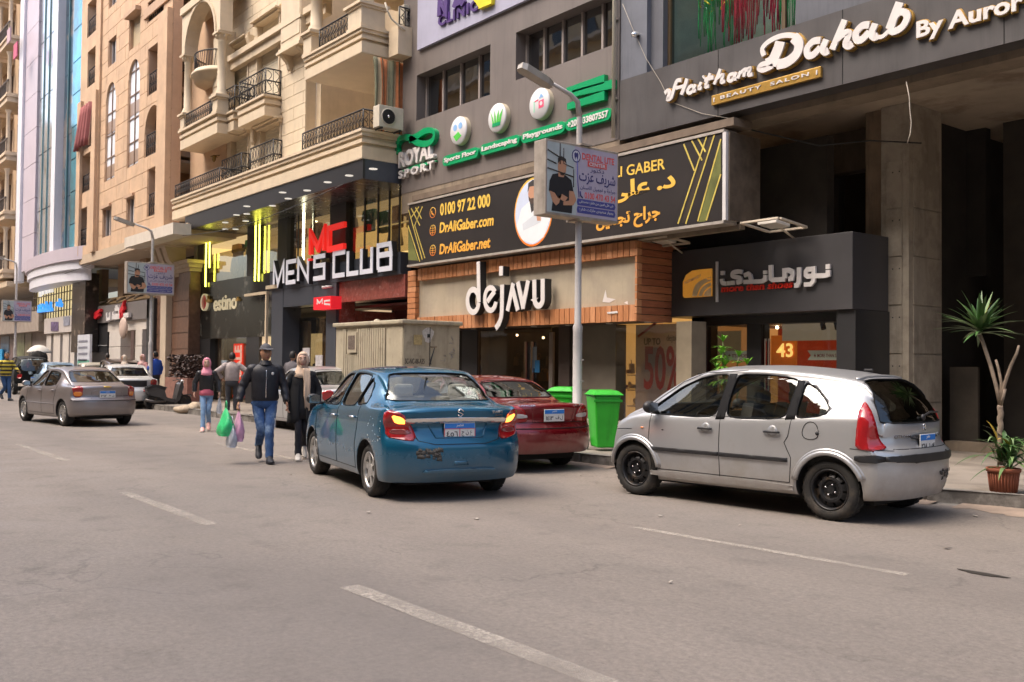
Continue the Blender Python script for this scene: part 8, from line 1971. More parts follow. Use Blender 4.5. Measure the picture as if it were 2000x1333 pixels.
def person(label,pos,rz,J,H=1.75,group=None,skin='mid',top=None,trou=None,shoe=None,hair='short',build=1.0,coat=None,extra=None,z=0.0,neck=True,hairm=None,sleeve=1.0):
 """J: joint positions for height 1.75 (x forward, y left): hip/knee/ankle/toe, sh/el/wr for L and R, lean"""
 r=thing('person',label,'person',(pos[0],pos[1],z),rz,group);s=H/1.75;r.scale=(s,s,s)
 lx,b=J.get('lean',0.0),build;sk=M_SKIN[skin]
 pel=(0,0,.93);wst=(lx*.3,0,1.06);ch=(lx*.7,0,1.36);nb=(lx,0,1.45);hd0=(lx*1.1+.01,0,1.51)
 L,R_=J['L'],J['R']
 # the body, one continuous surface under the clothes (head, hands and neck show)
 V=[(*pel,.10,.08),(*wst,.09,.07),(*ch,.09,.07),(*nb,.062,.062),(*hd0,.058,.058)];E=[(0,1),(1,2),(2,3),(3,4)]
 for sd,q in((1,L),(-1,R_)):
  i=len(V);V+=[(q['hip'][0],sd*.09,.90,.05,.05),(*q['knee'],.035,.035),(*q['ankle'],.034,.034),(q['ankle'][0]*.6+q['toe'][0]*.4,q['ankle'][1]*.6+q['toe'][1]*.4,q['ankle'][2]*.6+q['toe'][2]*.4+.012,.016,.012)];E+=[(0,i),(i,i+1),(i+1,i+2),(i+2,i+3)]
  i=len(V);sh=(lx*.95,sd*.155*b,1.38);V+=[(*sh,.03,.03),(*q['el'],.03,.03),(*q['wr'],.029,.029)];E+=[(2,i),(i,i+1),(i+1,i+2)]
 # head: skull with jaw, fused as one mesh with the body
 hc=Vector((lx*1.1+.03,0,1.61));body=skin_mesh('body',V,E,0,1)
 bm=bmesh.new();bm.from_mesh(body);n0=len(bm.verts)
 res=bmesh.ops.create_uvsphere(bm,u_segments=20,v_segments=16,radius=1.0);hv=res['verts'];yaw=J.get('yaw',0.0)
 def headpt(c):
  x,y,zq=c;w=.073*(1-.18*max(0,-zq)**1.5);w*=1.09;fx=.10 if x>0 else.106
  X=x*fx;Y=y*w;Z=zq*.126
  if zq<-.2 and x>0:X*=1-.10*(-zq-.2);Y*=1-.22*(-zq-.2)
  if x>.80 and abs(y)<.30 and-.35<zq<.18:X+=.020*(1-abs(y)/.3)*(1-abs(zq+.12)/.3 if abs(zq+.12)<.3 else 0)  # nose
  if x>.7 and.05<zq<.28 and.18<abs(y)<.55:X-=.006  # eye sockets
  if x>.8 and-.62<zq<-.48 and abs(y)<.35:X+=.005
  return Vector((X,Y,Z))
 ry=Matrix.Rotation(yaw,3,'Z')
 for v in hv:v.co=hc+ry@headpt(v.co)
 for sd in(1,-1):
  e=bmesh.ops.create_uvsphere(bm,u_segments=8,v_segments=6,radius=1.0)['verts']
  for v in e:v.co=hc+ry@Vector((v.co.x*.018-.005,sd*.074+v.co.y*.009,v.co.z*.032-.005))
 # hands: palm, four fingers and a thumb
 for sd,q in((1,L),(-1,R_)):
  wr=Vector(q['wr']);el=Vector(q['el']);d=(wr-el).normalized();side=Vector((0,1,0))*sd;f=Vector((1,0,0));f=(f-d*f.dot(d)).normalized();inn=-side;curl=q.get('curl',.5)
  p=bmesh.ops.create_uvsphere(bm,u_segments=10,v_segments=8,radius=1.0)['verts']
  M=Matrix((f,side,d)).transposed()
  for v in p:v.co=wr+d*.045+M@Vector((v.co.x*.040,v.co.y*.017,v.co.z*.052))
  for k in range(5):
   if k<4:base=wr+d*.085+f*(-.030+.020*k);ln=(.055,.068,.074,.066)[k];dirs=[(d+inn*curl*.3).normalized(),(d+inn*curl*1.3).normalized(),(d*.3+inn*curl*2).normalized()]
   else:base=wr+d*.035+f*.036;ln=.052;dirs=[(d*.8+f*.7).normalized(),(d+f*.2+inn*.3).normalized(),(d+inn*.4).normalized()]
   pts=[base];
   for j,dd in enumerate(dirs):pts.append(pts[-1]+dd*ln*(.42,.33,.25)[j])
   mb=MB();mb.tube(pts,[.0105,.0100,.0092,.0072],7);vs=[bm.verts.new(v) for v in mb.v]
   for fc in mb.f:
    try:bm.faces.new([vs[t] for t in fc]).smooth=True
    except ValueError:pass
 bm.to_mesh(body);bm.free();body.polygons.foreach_set('use_smooth',[True]*len(body.polygons));bo=link('body',body,sk,r)
 # face
 fm=MB()
 for sd in(1,-1):fm.sphere(hc+ry@Vector((.086,sd*.033,.014)),.0125,8,(.5,1.1,.6))
 fm.build('eyes',M_EYE,r,local=True,kind=None);fm=MB()
 for sd in(1,-1):fm.sphere(hc+ry@Vector((.091,sd*.033,.014)),.0075,6)
 fm.build('pupils',M_INK,r,local=True);fm=MB()
 for sd in(1,-1):fm.tube([hc+ry@Vector((.096,sd*.016,.038)),hc+ry@Vector((.094,sd*.036,.045)),hc+ry@Vector((.080,sd*.056,.038))],.0065,5)
 fm.build('eyebrows',M_HAIR,r,local=True);fm=MB();fm.tube([hc+ry@Vector((.080,-.028,-.064)),hc+ry@Vector((.093,0,-.062)),hc+ry@Vector((.080,.028,-.064))],[.004,.009,.004],6);fm.build('mouth',mat('lips',(.30,.10,.08),.5,var=0),r,local=True)
 if hair in('short','cap'):
  hm=MB();hm.sphere((0,0,0),1.0,18)
  hm.v=[hc+ry@Vector((v.x*(.103 if v.x>0 else.113)-.006,v.y*.089,v.z*.132+.006)) for v in hm.v if True]
  keep=[i for i,f in enumerate(hm.f) if not any(((ry.transposed()@(hm.v[k]-hc)).z<.045 and(ry.transposed()@(hm.v[k]-hc)).x>.01) or(hm.v[k]-hc).z<-.06 for k in f)]
  hm.f=[hm.f[i] for i in keep];hm.mi=[hm.mi[i] for i in keep];hm.sm=[hm.sm[i] for i in keep];hm.build('hair',hairm or M_HAIR,r,local=True)
 # clothes: lofted torso and seat, tapering sleeves and legs with folds
 rf_=random.Random(int(pos[0]*100));tw=J.get('tw',1.0);sw=J.get('sw',1.0)
 def rings(mb,R__,N=28):
  n0=len(mb.v)
  for(cx_,cy_,cz_,rx,ry_,p) in R__:
   for k in range(N):
    t=2*pi*k/N;c_,s_=cos(t),sin(t);f=(abs(c_)**p+abs(s_)**p)**(-1/p);w_=1+.018*sin(3*t+cz_*23)+.014*sin(5*t-cz_*41)
    mb.v.append(Vector((cx_+rx*c_*f*w_,cy_+ry_*s_*f*w_,cz_)))
  for i in range(len(R__)-1):
   for k in range(N):mb.f.append([n0+i*N+k,n0+i*N+(k+1)%N,n0+(i+1)*N+(k+1)%N,n0+(i+1)*N+k]);mb.mi.append(0);mb.sm.append(True)
 def limb(mb,P,R__,N=16,fold=.05,cap=True):
  C=[Vector(p) for p in P];Q=[];RR=[]
  for i in range(len(C)-1):
   for k in range(6):
    t=k/6;p0,p1,p2,p3=C[max(i-1,0)],C[i],C[i+1],C[min(i+2,len(C)-1)]
    q=.5*((2*p1)+(p2-p0)*t+(2*p0-5*p1+4*p2-p3)*t*t+(3*p1-p0-3*p2+p3)*t**3);u=(i+t)/(len(C)-1)
    Q.append(q);RR.append((R__[i]+(R__[i+1]-R__[i])*t)*(1+fold*sin(u*34+rf_.random()*1.4)))
  Q.append(C[-1]);RR.append(R__[-1]);n0=len(mb.v);mb.tube(Q,RR,N,cap=cap)
  for i in range(n0,len(mb.v)):v=mb.v[i];mb.v[i]=v+Vector((.004*sin(v.z*71+v.y*55),.004*sin(v.z*63+v.x*47),0))
 tm=MB();rings(tm,[(0,0,1.04,.104*b,.142*b,2.4),(0,0,.99,.112*b,.148*b,2.4),(-.005,0,.93,.120*b,.156*b,2.3),(-.005,0,.87,.115*b,.158*b,2.3),(0,0,.82,.10*b,.148*b,2.2),(0,0,.79,.05,.10,2)])
 for sd,q in((1,L),(-1,R_)):
  k_,a_=q['knee'],q['ankle'];hp=(q['hip'][0]*.5,sd*.088*b,.90);limb(tm,[hp,lerp(hp,k_,.5),k_,lerp(k_,a_,.5),lerp(k_,a_,1.0)],[.079*b,.080*tw,.066*tw,.062*tw,.055],fold=.035)
 tm.build('trousers',trou,r,local=True)
 jm=MB();hz=J.get('hem',.93)-.03
 rings(jm,[(lx*.1,0,hz,.112*b,.158*b,2.4),(lx*.1,0,hz+.04,.132*b,.178*b,2.4),(lx*.3,0,1.08,.130*b,.170*b,2.4),(lx*.6,0,1.22,.135*b,.180*b,2.5),(lx*.8,0,1.32,.130*b,.188*b,2.5),(lx*.9,0,1.385,.110*b,.180*b,2.3),(lx,0,1.425,.088,.135*b,2.1),(lx,0,1.455,.072,.085,2),(lx,0,1.48,.064,.068,2)])
 for sd,q in((1,L),(-1,R_)):
  el,w=q['el'],q['wr'];sh=(lx*.9,sd*.158*b,1.372);limb(jm,[(lx*.9,sd*.10,1.37),sh,lerp(sh,el,.5),el,lerp(el,w,.5),lerp(el,w,.97)],[.05,.070*sw,.062*sw,.056*sw,.052*sw,.043*sw],fold=.035)
 jm.build(coat or 'jacket',top,r,local=True)
 for sd,q in((1,L),(-1,R_)):
  a,t=Vector(q['ankle']),Vector(q['toe']);d=(t-a);d.z=t.z-(a.z-.085);d=d.normalized();up=Vector((0,0,1));up=(up-d*up.dot(d)).normalized();sdv=up.cross(d)
  hl=Vector((a.x,a.y,a.z-.085))-d*.05;mb=MB();N=12;prof=[(-.01,.034,.085),(.04,.043,.125),(.10,.045,.125),(.15,.047,.080),(.18,.048,.060),(.23,.044,.045),(.265,.028,.032),(.275,.008,.02)]
  for p_,w_,h_ in prof:
   for k in range(N):t_=2*pi*k/N;mb.v.append(hl+d*p_+sdv*(w_*cos(t_))+up*(h_*.5+h_*.5*max(-.92,sin(t_))))
  for i in range(len(prof)-1):
   for k in range(N):mb.f.append([i*N+k,i*N+(k+1)%N,(i+1)*N+(k+1)%N,(i+1)*N+k]);mb.mi.append(0);mb.sm.append(True)
  mb.f.append(list(range(N)));mb.mi.append(0);mb.sm.append(True);mb.f.append([(len(prof)-1)*N+k for k in range(N)][::-1]);mb.mi.append(0);mb.sm.append(True)
  sho=mb.build('shoe',shoe,r,local=True);so2=MB();so2.prism([hl+d*p_+sdv*w_*sg*1.04 for sg,pr in((1,prof),(-1,prof[::-1])) for p_,w_,h_ in pr],up*.02);so2.build('sole',J.get('sole',mat('sole_white',(.6,.58,.55),.7)),sho,local=True)
 if extra:extra(r,hc,ry)
 return r
def leg(hx,kx,kz,ax,az,tx,tz,y=.10,yk=None):return dict(hip=(hx,0,0),knee=(kx,(yk or y),kz),ankle=(ax,y,az),toe=(tx,y*1.2,tz))
def pose(l,r,la,ra,**k):
 Lf=leg(*l);Rt=leg(*r);
 for q in(Rt,):
  for n in('knee','ankle','toe'):q[n]=(q[n][0],-q[n][1],q[n][2])
 Lf.update(el=la[0],wr=la[1],curl=la[2] if len(la)>2 else.5);Rt.update(el=ra[0],wr=ra[1],curl=ra[2] if len(ra)>2 else.5)
 return dict(L=Lf,R=Rt,**k)
STRIDE=((.02,.15,.50,.20,.085,.38,.02,.06),(-.02,.08,.48,-.24,.24,-.10,.08,.05))
STRIDE2=((-.02,.06,.49,-.22,.20,-.08,.05,.05),(.02,.13,.50,.17,.085,.35,.01,.06))
STAND=((0,.02,.50,.0,.085,.17,.0),(0,.02,.50,.0,.085,.17,.0))
def hijab(m,drape_side=0):
 def f(r,hc,ry):
  mb=MB();mb.sphere((0,0,0),1,22);out=[]
  for v in mb.v:
   x,y,z=v;X=x*.120-.014;Y=y*.100;Z=z*.146
   out.append(Vector((X,Y,Z)))
  keep=[i for i,f_ in enumerate(mb.f) if not any(out[k].x>.035 and abs(out[k].y)<.068 and-.095<out[k].z<.072 for k in f_)]
  mb.v=[hc+ry@p for p in out];mb.f=[mb.f[i] for i in keep];mb.mi=[mb.mi[i] for i in keep];mb.sm=[True]*len(keep)
  o=mb.build('headscarf',m,r,local=True);q=o.modifiers.new('s','SOLIDIFY');q.thickness=.012
  s=MB();s.lathe([(.075,-.06),(.095,-.13),(.13,-.20),(.15,-.26),(.10,-.30)],hc+Vector((-.03,0,.0)),'z',20)
  s.v=[Vector((v.x+.007*sin(v.z*80+v.y*60),v.y*1.05,v.z)) for v in s.v];s.build('scarf_collar',m,r,local=True)
  if drape_side:
   d=MB();n=12;W_=6
   for j in range(n+1):
    f_=j/n
    for i in range(W_+1):u=i/W_;d.v.append(hc+Vector((.07+.05*sin(f_*3)+.012*sin(u*14+f_*9)+.02*(f_<.9),drape_side*(.055+.02*f_)+(u-.5)*.115*(1-.35*f_),-.13-.68*f_-.06*u*f_)))
   for j in range(n):
    for i in range(W_):k=j*(W_+1)+i;d.f.append([k,k+1,k+W_+2,k+W_+1]);d.mi.append(0);d.sm.append(True)
   o=d.build('scarf_end',m,r,local=True);q=o.modifiers.new('s','SOLIDIFY');q.thickness=.012
 return f
def bag(c,w,h,m,label,name='shopping_bag',lean=0.0):
 r=thing(name,label,'bag',c);mb=MB();n=18;rn=random.Random(int(w*1000));rows=9
 for j in range(rows+1):
  f=j/rows;wd=(.10+.90*min(1,f*1.8)**.8)*w/2*(1 if f<.85 else 1-(f-.85)*1.2);dp=(.05+.95*min(1,f*1.5))*w*.33*(1 if f<.9 else.75)
  for k in range(n):t=2*pi*k/n;cr_=1+.10*sin(5*t+f*7)+.06*(rn.random()-.5);mb.v.append(Vector((wd*cos(t)*cr_+lean*f,dp*sin(t)*cr_,-h*f)))
 for j in range(rows):
  for k in range(n):mb.f.append([j*n+k,j*n+(k+1)%n,(j+1)*n+(k+1)%n,(j+1)*n+k][::-1]);mb.mi.append(0);mb.sm.append(True)
 mb.f.append([rows*n+k for k in range(n)]);mb.mi.append(0);mb.sm.append(True);mb.build('sack',m,r,local=True)
 MB().tube([(-.03,0,-.01),(-.03,0,.07),(0,0,.10),(.03,0,.07),(.03,0,-.01)],.008,5).build('bag_handle',m,r,local=True);return r
def denim():
 return mat('jeans_blue',(.045,.10,.24),.85,var=.25,vs=8,col2=(.22,.32,.47),c2scale=5,c2lo=.5,c2hi=.66,bump=.2,bs=90)
M_JKT=mat('jacket_black',(.018,.018,.024),.55,var=.3,vs=10,bump=.3,bs=60);M_SHB=mat('shoe_black',(.02,.022,.03),.6);M_SHW=mat('shoe_white',(.62,.57,.50),.6,var=.1)
cam_dir=lambda p:atan2(-p.y,-p.x)  # facing the camera
# man in front
pm_=PG(512,903);
def ex_man(r,hc,ry):
 m=MB();m.sphere((0,0,0),1,20)
 out=[Vector((v.x*.118-.006,v.y*.098,v.z*.134+.012)) for v in m.v];keep=[i for i,f in enumerate(m.f) if all(out[k].z>.052 for k in f)]
 m.v=[hc+ry@p for p in out];m.f=[m.f[i] for i in keep];m.mi=[0]*len(keep);m.sm=[True]*len(keep)
 cp_=m.build('cap',mat('cap_grey',(.075,.075,.085),.8,var=.2,vs=20),r,local=True)
 b=MB();P=[hc+ry@Vector((.08+.09*cos(t)*1.0,.085*sin(t),.064-.022*cos(t))) for t in[-pi/2+pi*k/12 for k in range(13)]];b.prism(P,(0,0,.008));b.build('cap_peak',mat('cap_grey',(.075,.075,.085)),cp_,local=True)
 z=MB();z.tube([(.165,.0,.95),(.176,0,1.10),(.190,0,1.24),(.188,0,1.33),(.150,0,1.41)],.007,5);z.build('zip',M_CHR,r,local=True)
 z=MB();z.lathe([(.001,.0),(.022,.0),(.022,-.006)],(0,0,0),'x',12);z.v=[v+Vector((.184,.09,1.31)) for v in z.v];z.build('chest_badge',M_SIGNW,r,local=True)
 z=MB();z.lathe([(.070,-.105),(.082,-.13),(.10,-.17)],hc+Vector((-.02,0,-.0)),'z',16);z.build('collar',M_JKT,r,local=True)
 z=MB();z.box(.205,.065,.50,.216,.145,.64);z.v=[Matrix.Rotation(radians(-6),3,'Y')@v for v in z.v];z.build('knee_patch',mat('patch_white',(.6,.6,.6),.8,var=.3,vs=40),r,local=True)
person('man in a black zipped jacket, grey cap and ripped blue jeans carrying shopping bags',(pm_.x+.05,pm_.y),cam_dir(pm_)+radians(6),pose(STRIDE[0],STRIDE[1],((.04,.27,1.14),(.14,.30,.90)),((-.02,-.31,1.13),(.06,-.37,.90),1.0),lean=.05,yaw=radians(8),hem=.94,sw=1.12,tw=1.0,sole=M_SHB),H=1.79,skin='dark',top=M_JKT,trou=denim(),shoe=M_SHB,hair='cap',build=1.16,extra=ex_man)
a=cam_dir(pm_)+radians(6);rt=Vector((sin(a),-cos(a),0));fw=Vector((cos(a),sin(a),0));hand=Vector((pm_.x+.05,pm_.y,0))+fw*.06+rt*.45+Vector((0,0,.83))
bag(hand+rt*.11+Vector((0,0,.0)),.34,.42,mat('bag_green',(.05,.55,.20),.35,var=.25,vs=9,col2=(.55,.8,.62),c2scale=6,c2lo=.58,c2hi=.7),'crumpled bright green plastic bag in the right hand of the man in the cap',lean=.0)
bag(hand-rt*.07+fw*.02+Vector((0,0,-.04)),.24,.46,mat('bag_pink',(.62,.33,.48),.35,var=.2,vs=9),'pink plastic bag hanging beside the green one')
bag(hand+rt*.03+fw*.10+Vector((0,0,-.22)),.22,.36,mat('bag_grey',(.45,.47,.52),.3,var=.3,vs=9),'small grey plastic bag hanging lowest between the green and pink ones')
# woman beside him
pw=PG(588,898);pw=Vector((pw.x,pw.y,0));M_BLKC=mat('coat_black',(.012,.012,.014),.8,var=.2)
def ex_w(r,hc,ry):
 hijab(mat('scarf_cream',(.62,.46,.34),.85,var=.08,vs=12,bump=.3,bs=50),1)(r,hc,ry)
 for sd in(1,-1):
  d=MB();n=10;W_=8
  for j in range(n+1):
   f_=j/n
   for i in range(W_+1):u=i/W_;t=(.15+u*.85)*pi/2+(0 if sd>0 else 0);ang=t if sd>0 else-t;rr=.17+.05*f_;d.v.append(Vector((rr*.78*cos(ang)*1.0,rr*1.08*sin(ang),1.40-.80*f_+.01*sin(u*20))))
  for j in range(n):
   for i in range(W_):k=j*(W_+1)+i;d.f.append([k,k+1,k+W_+2,k+W_+1]);d.mi.append(0);d.sm.append(True)
  o=d.build('coat_front',M_BLKC,r,local=True);q=o.modifiers.new('s','SOLIDIFY');q.thickness=.012
 d=MB();d.lathe([(.16,1.40),(.185,1.1),(.20,.80),(.215,.60)],(0,0,0),'z',20,pi/2,3*pi/2);d.v=[Vector((v.x*.85,v.y*1.05,v.z)) for v in d.v];o=d.build('coat_back',M_BLKC,r,local=True);q=o.modifiers.new('s','SOLIDIFY');q.thickness=.012
 d=MB();d.lathe([(.135,1.35),(.15,1.1),(.17,.85),(.175,.66),(.001,.66)],(.01,0,0),'z',20);d.v=[Vector((v.x*.85,v.y,v.z)) for v in d.v];d.build('tunic',mat('tunic_black',(.015,.015,.018),.8),r,local=True)
person('woman in a long black coat and cream headscarf walking beside the man in the cap',pw,cam_dir(pw)+radians(4),pose(STRIDE2[0],STRIDE2[1],((.0,.26,1.14),(.10,.25,.90)),((.0,-.26,1.14),(.08,-.24,.90)),lean=.02,yaw=radians(-6),hem=.86,tw=.86,sole=M_SHW),H=1.68,skin='fair',top=M_BLKC,trou=mat('leggings_black',(.02,.02,.026),.8),shoe=M_SHW,hair='none',build=.95,extra=ex_w)
# woman in pink headscarf
pp_=PG(402,843)
def ex_p(r,hc,ry):
 hijab(mat('scarf_pink',(.72,.27,.36),.85,var=.1,vs=14))(r,hc,ry)
 d=MB();d.lathe([(.155,1.0),(.165,.93),(.17,.86),(.16,.855)],(.02,0,0),'z',20);d.v=[Vector((v.x*.8,v.y*.98,v.z)) for v in d.v];d.build('pink_shirt',mat('shirt_pink',(.55,.13,.19),.85),r,local=True)
person('woman in a pink headscarf, black leather jacket and light blue jeans crossing the road',pp_,cam_dir(pp_)+radians(-3),pose(STRIDE2[0],STRIDE2[1],((.02,.27,1.17),(.09,.29,.94)),((.0,-.26,1.17),(.07,-.27,.94)),lean=.02,hem=.98,sw=1.15,tw=.86,sole=M_SHW),H=1.60,skin='fair',top=mat('leather_jacket_black',(.02,.02,.022),.3,var=.3,vs=8),trou=mat('jeans_light',(.22,.36,.56),.85,var=.2,vs=8),shoe=mat('shoe_pink',(.70,.38,.34),.6),hair='none',build=.98,extra=ex_p)
a=cam_dir(pp_);hand=Vector((pp_.x,pp_.y,0))+Vector((cos(a),sin(a),0))*.08-Vector((sin(a),-cos(a),0))*.27+Vector((0,0,.77))
bag(hand,.16,.38,mat('bag_clear',(.52,.56,.62),.25,var=.3,vs=9,alpha=.75),'thin translucent bag held by the woman in the pink headscarf')
# man in grey jumper, back to us
pg_=PG(452,812)
def ex_g(r,hc,ry):
 d=MB();d.lathe([(.158,.985),(.16,.96),(.158,.94)],(0,0,0),'z',20);d.v=[Vector((v.x*.78,v.y,v.z)) for v in d.v];d.build('shirt_hem',mat('shirt_dark',(.03,.03,.03),.8),r,local=True)
person('man in a grey jumper and dark trousers seen from behind, hands on his hips',pg_,cam_dir(pg_)+pi+radians(5),pose(STAND[0],STAND[1],((-.06,.42,1.20),(.05,.27,1.03)),((-.06,-.42,1.20),(.05,-.27,1.03)),hem=.98,sw=1.2,tw=.98),H=1.80,skin='mid',top=mat('jumper_grey',(.36,.31,.30),.95,var=.15,vs=12,bump=.3,bs=80),trou=mat('trousers_charcoal',(.05,.052,.06),.85,var=.15),shoe=M_SHB,build=1.12,extra=ex_g)
# man in striped shirt
py_=PG(10,783)
def stripes():
 m=bpy.data.materials.new('striped_shirt');m.use_nodes=True;t=m.node_tree;b=t.nodes['Principled BSDF'];b.inputs['Roughness'].default_value=.9
 tc=_n(t,'ShaderNodeTexCoord');s=_n(t,'ShaderNodeSeparateXYZ');t.links.new(tc.outputs['Object'],s.inputs[0]);w=_n(t,'ShaderNodeMath',operation='SINE');mu=_n(t,'ShaderNodeMath',operation='MULTIPLY');mu.inputs[1].default_value=48
 t.links.new(s.outputs[2],mu.inputs[0]);t.links.new(mu.outputs[0],w.inputs[0]);g=_n(t,'ShaderNodeMath',operation='GREATER_THAN');g.inputs[1].default_value=.1;t.links.new(w.outputs[0],g.inputs[0])
 x=_n(t,'ShaderNodeMix',data_type='RGBA');t.links.new(g.outputs[0],x.inputs[0]);x.inputs[6].default_value=(.62,.50,.07,1);x.inputs[7].default_value=(.03,.03,.035,1);t.links.new(x.outputs[2],b.inputs['Base Color']);return m
person('bearded man in a yellow and black striped shirt walking at the left edge',py_,cam_dir(py_)+radians(25),pose(STRIDE[0],STRIDE[1],((.1,.28,1.18),(.26,.32,1.06)),((.0,-.30,1.17),(.1,-.32,.94)),lean=.03,hem=.92,sw=1.15,sole=M_SHB),H=1.82,skin='mid',top=stripes(),trou=mat('jeans_dark',(.035,.085,.20),.85,var=.2),shoe=M_SHB,build=1.1)
# small figures further off
far=[('person in a blue shirt standing by the cream column beyond the scooter',304,800,10.9,(.03,.09,.42),(.04,.04,.05),1.72,.15),('person in dark clothes standing near the white dome umbrella',63,762,11,(.05,.05,.09),(.05,.05,.06),1.75,0),('person in a red and dark top near the far shopfronts',57,766,10.6,(.30,.05,.06),(.05,.05,.07),1.7,0),
  ('person in dark jacket by the corner shopfront',210,775,11.0,(.04,.035,.035),(.05,.05,.05),1.68,.15),('woman in a pale headscarf near the tiled columns',243,778,11.0,(.45,.38,.32),(.1,.1,.1),1.6,.15),('woman in a pale pink headscarf behind the pale sedan',279,784,11.2,(.55,.28,.28),(.1,.1,.1),1.62,.15),
  ('person with dark hair behind the man in the cap',571,770,10.6,(.12,.11,.12),(.05,.05,.05),1.66,.15)]
for i,(lb,px,py,Y,c,t,hh,zq) in enumerate(far):
 x=XZ(px,710,Y)[0];sc_='headscarf' in lb
 person(lb,(x,Y),radians((200,30,250,180,270,300,120)[i]),pose(STAND[0],STAND[1],((.02,.27,1.15),(.08,.27,.93)),((.02,-.27,1.15),(.08,-.27,.93))),H=hh,skin='mid',top=mat('far_top_%d'%i,c,.9),trou=mat('far_trousers_%d'%i,t,.9),shoe=M_SHB,z=zq,hair='none' if sc_ else 'short',extra=hijab(mat('far_scarf_%d'%i,(.62,.40,.38) if 'pink' in lb else(.6,.53,.45),.9)) if sc_ else None)

# ------------------------------------------------------------------ lamp posts with their box signs
M_POLE=mat('pole_grey_white',(.46,.44,.43),.5,.1,var=.12,vs=4,stain=.2)
M_BOXM=mat('sign_box_metal',(.42,.37,.32),.45,.3,var=.2,vs=5,stain=.3)
lil=mat('print_lilac',(.44,.40,.52),.5,var=.05);rdp=mat('print_red',(.72,.12,.12),.5,var=0);nvy=mat('print_navy',(.05,.05,.18),.5,var=0);blp=mat('print_blue',(.07,.08,.30),.5,var=0)
def lamp_post(x,y,label_p,label_s,top=7.6,s0=None,w=None,z0=4.2,z1=6.0,detail=True):
 r=thing('street_lamp',label_p,'street lamp',(x,y,.15),0,'street lamps along the kerb')
 m=MB();m.lathe([(.15,0),(.15,.02),(.078,.04),(.078,1.9),(.084,2.0),(.058,2.06),(.048,top-.3)],(0,0,0),'z',18);m.build('pole',M_POLE,r,local=True)
 m=MB();m.tube([(0,0,top-.3),(0,-.05,top-.05),(0,-.2,top+.04),(0,-.68,top+.17)],[.048,.045,.038,.03],10);m.build('arm',M_POLE,r,local=True)
 m=MB();a=Vector((0,-.62,top+.155));d=Vector((0,-.95,.27)).normalized();u=d.cross(Vector((1,0,0))).normalized()
 q=[a+d*p+Vector((w_,0,0)) for p,w_ in((0,.05),(.12,.10),(.60,.11),(.68,.06),(.68,-.06),(.60,-.11),(.12,-.10),(0,-.05))]
 m.prism(q,u*-.09);h=m.build('lamp_head',mat('lamp_head_grey',(.40,.37,.33),.4,.3,var=.15),r,local=True,bevel=.01)
 m=MB();m.prism([a+d*p+Vector((w_,0,0))+u*.012 for p,w_ in((.15,.08),(.56,.09),(.56,-.09),(.15,-.08))],u*-.008);m.build('lamp_glass',mat('lamp_glass',(.5,.48,.45),.2,var=.05),h,local=True)
 m=MB();
 for k in range(2):m.lathe([(.012,0),(.012,.05)],(.10,0,1.1+.35*k),'x',6)
 m.build('bolt',M_CHR,r,local=True)
 # the box sign: faces up and down the street, a thing of its own
 if s0 is None:return
 y0,y1=s0;t=.30;b=thing('dental_sign',label_s,'sign',(x,y,z0),0,'dental clinic box signs on the lamp posts');W_=y1-y0;H_=z1-z0;X=t/2
 m=MB();o0=y0-y;m.box(-X,o0,0,X,o0+W_,H_);m.build('box',M_BOXM,b,local=True,bevel=.01)
 fx=X+.004;F=MB();F.box(X,o0+.03,.04,fx,o0+W_-.03,H_-.04);F.build('face',lil,b,local=True)
 def P(u,v,d=0):return(fx+.0012*(1+d),o0+.03+(W_-.06)*u,.04+(H_-.08)*v)
 def poly(pts,mm,nm,d=0):q=MB();q.prism([P(u,v,d) for u,v in pts],(.001,0,0));q.build(nm,mm,b,local=True)
 def tx(s,u0,v0,u1,v1,mm,nm,d=1,**k):text_box(s,P(u0,v0,d),(0,1,0),(0,0,1),(1,0,0),(W_-.06)*(u1-u0),(H_-.08)*(v1-v0),.002,nm,mm,b,local=True,**k)
 pw_=mat('print_pale_wall',(.42,.48,.50),.5,var=.1);dk=mat('print_dark',(.03,.03,.03),.5)
 poly([(0,0),(.40,0),(.42,.2),(.37,.9),(.38,1),(0,1)],pw_,'print_window_wall')
 for i,(a,c) in enumerate((((0,.88),(.16,.80)),((0,.62),(.36,.55)),((0,.74),(.12,.70)))):q=MB();q.tube([P(*a,1),P(*c,1)],.012,4);q.build('print_bar',dk,b,local=True)
 q=MB();q.tube([P(.17,1,1),P(.17,.7,1)],.012,4);q.tube([P(.22,.94,1),P(.22,.72,1),P(.36,.68,1)],.010,4);q.tube([P(.36,.66,1),P(.36,.40,1)],.010,4);q.build('print_bar',dk,b,local=True)
 poly([(.02,.30),(.03,.44),(.07,.54),(.16,.57),(.24,.56),(.33,.50),(.36,.34),(.34,.02),(.06,.02),(.08,.22)],mat('print_tshirt',(.02,.02,.025),.5),'print_tshirt',2)
 poly([(.15,.52),(.14,.66),(.15,.74),(.19,.78),(.23,.76),(.26,.70),(.25,.60),(.22,.52)],mat('print_skin',(.5,.26,.16)),'print_face',3)
 poly([(.14,.70),(.14,.78),(.19,.82),(.25,.79),(.26,.72),(.23,.755),(.17,.755)],dk,'print_hair',4);poly([(.165,.60),(.18,.545),(.22,.545),(.245,.60),(.22,.585),(.19,.585)],mat('print_beard',(.07,.045,.035)),'print_beard',4)
 poly([(.03,.30),(.10,.28),(.14,.22),(.24,.17),(.28,.24),(.20,.28),(.16,.14),(.12,.10),(.07,.16)],mat('print_skin',(.5,.26,.16)),'print_forearm',3);poly([(.30,.34),(.365,.34),(.40,.22),(.36,.14),(.22,.12),(.22,.17),(.30,.20)],mat('print_skin',(.5,.26,.16)),'print_forearm',4)
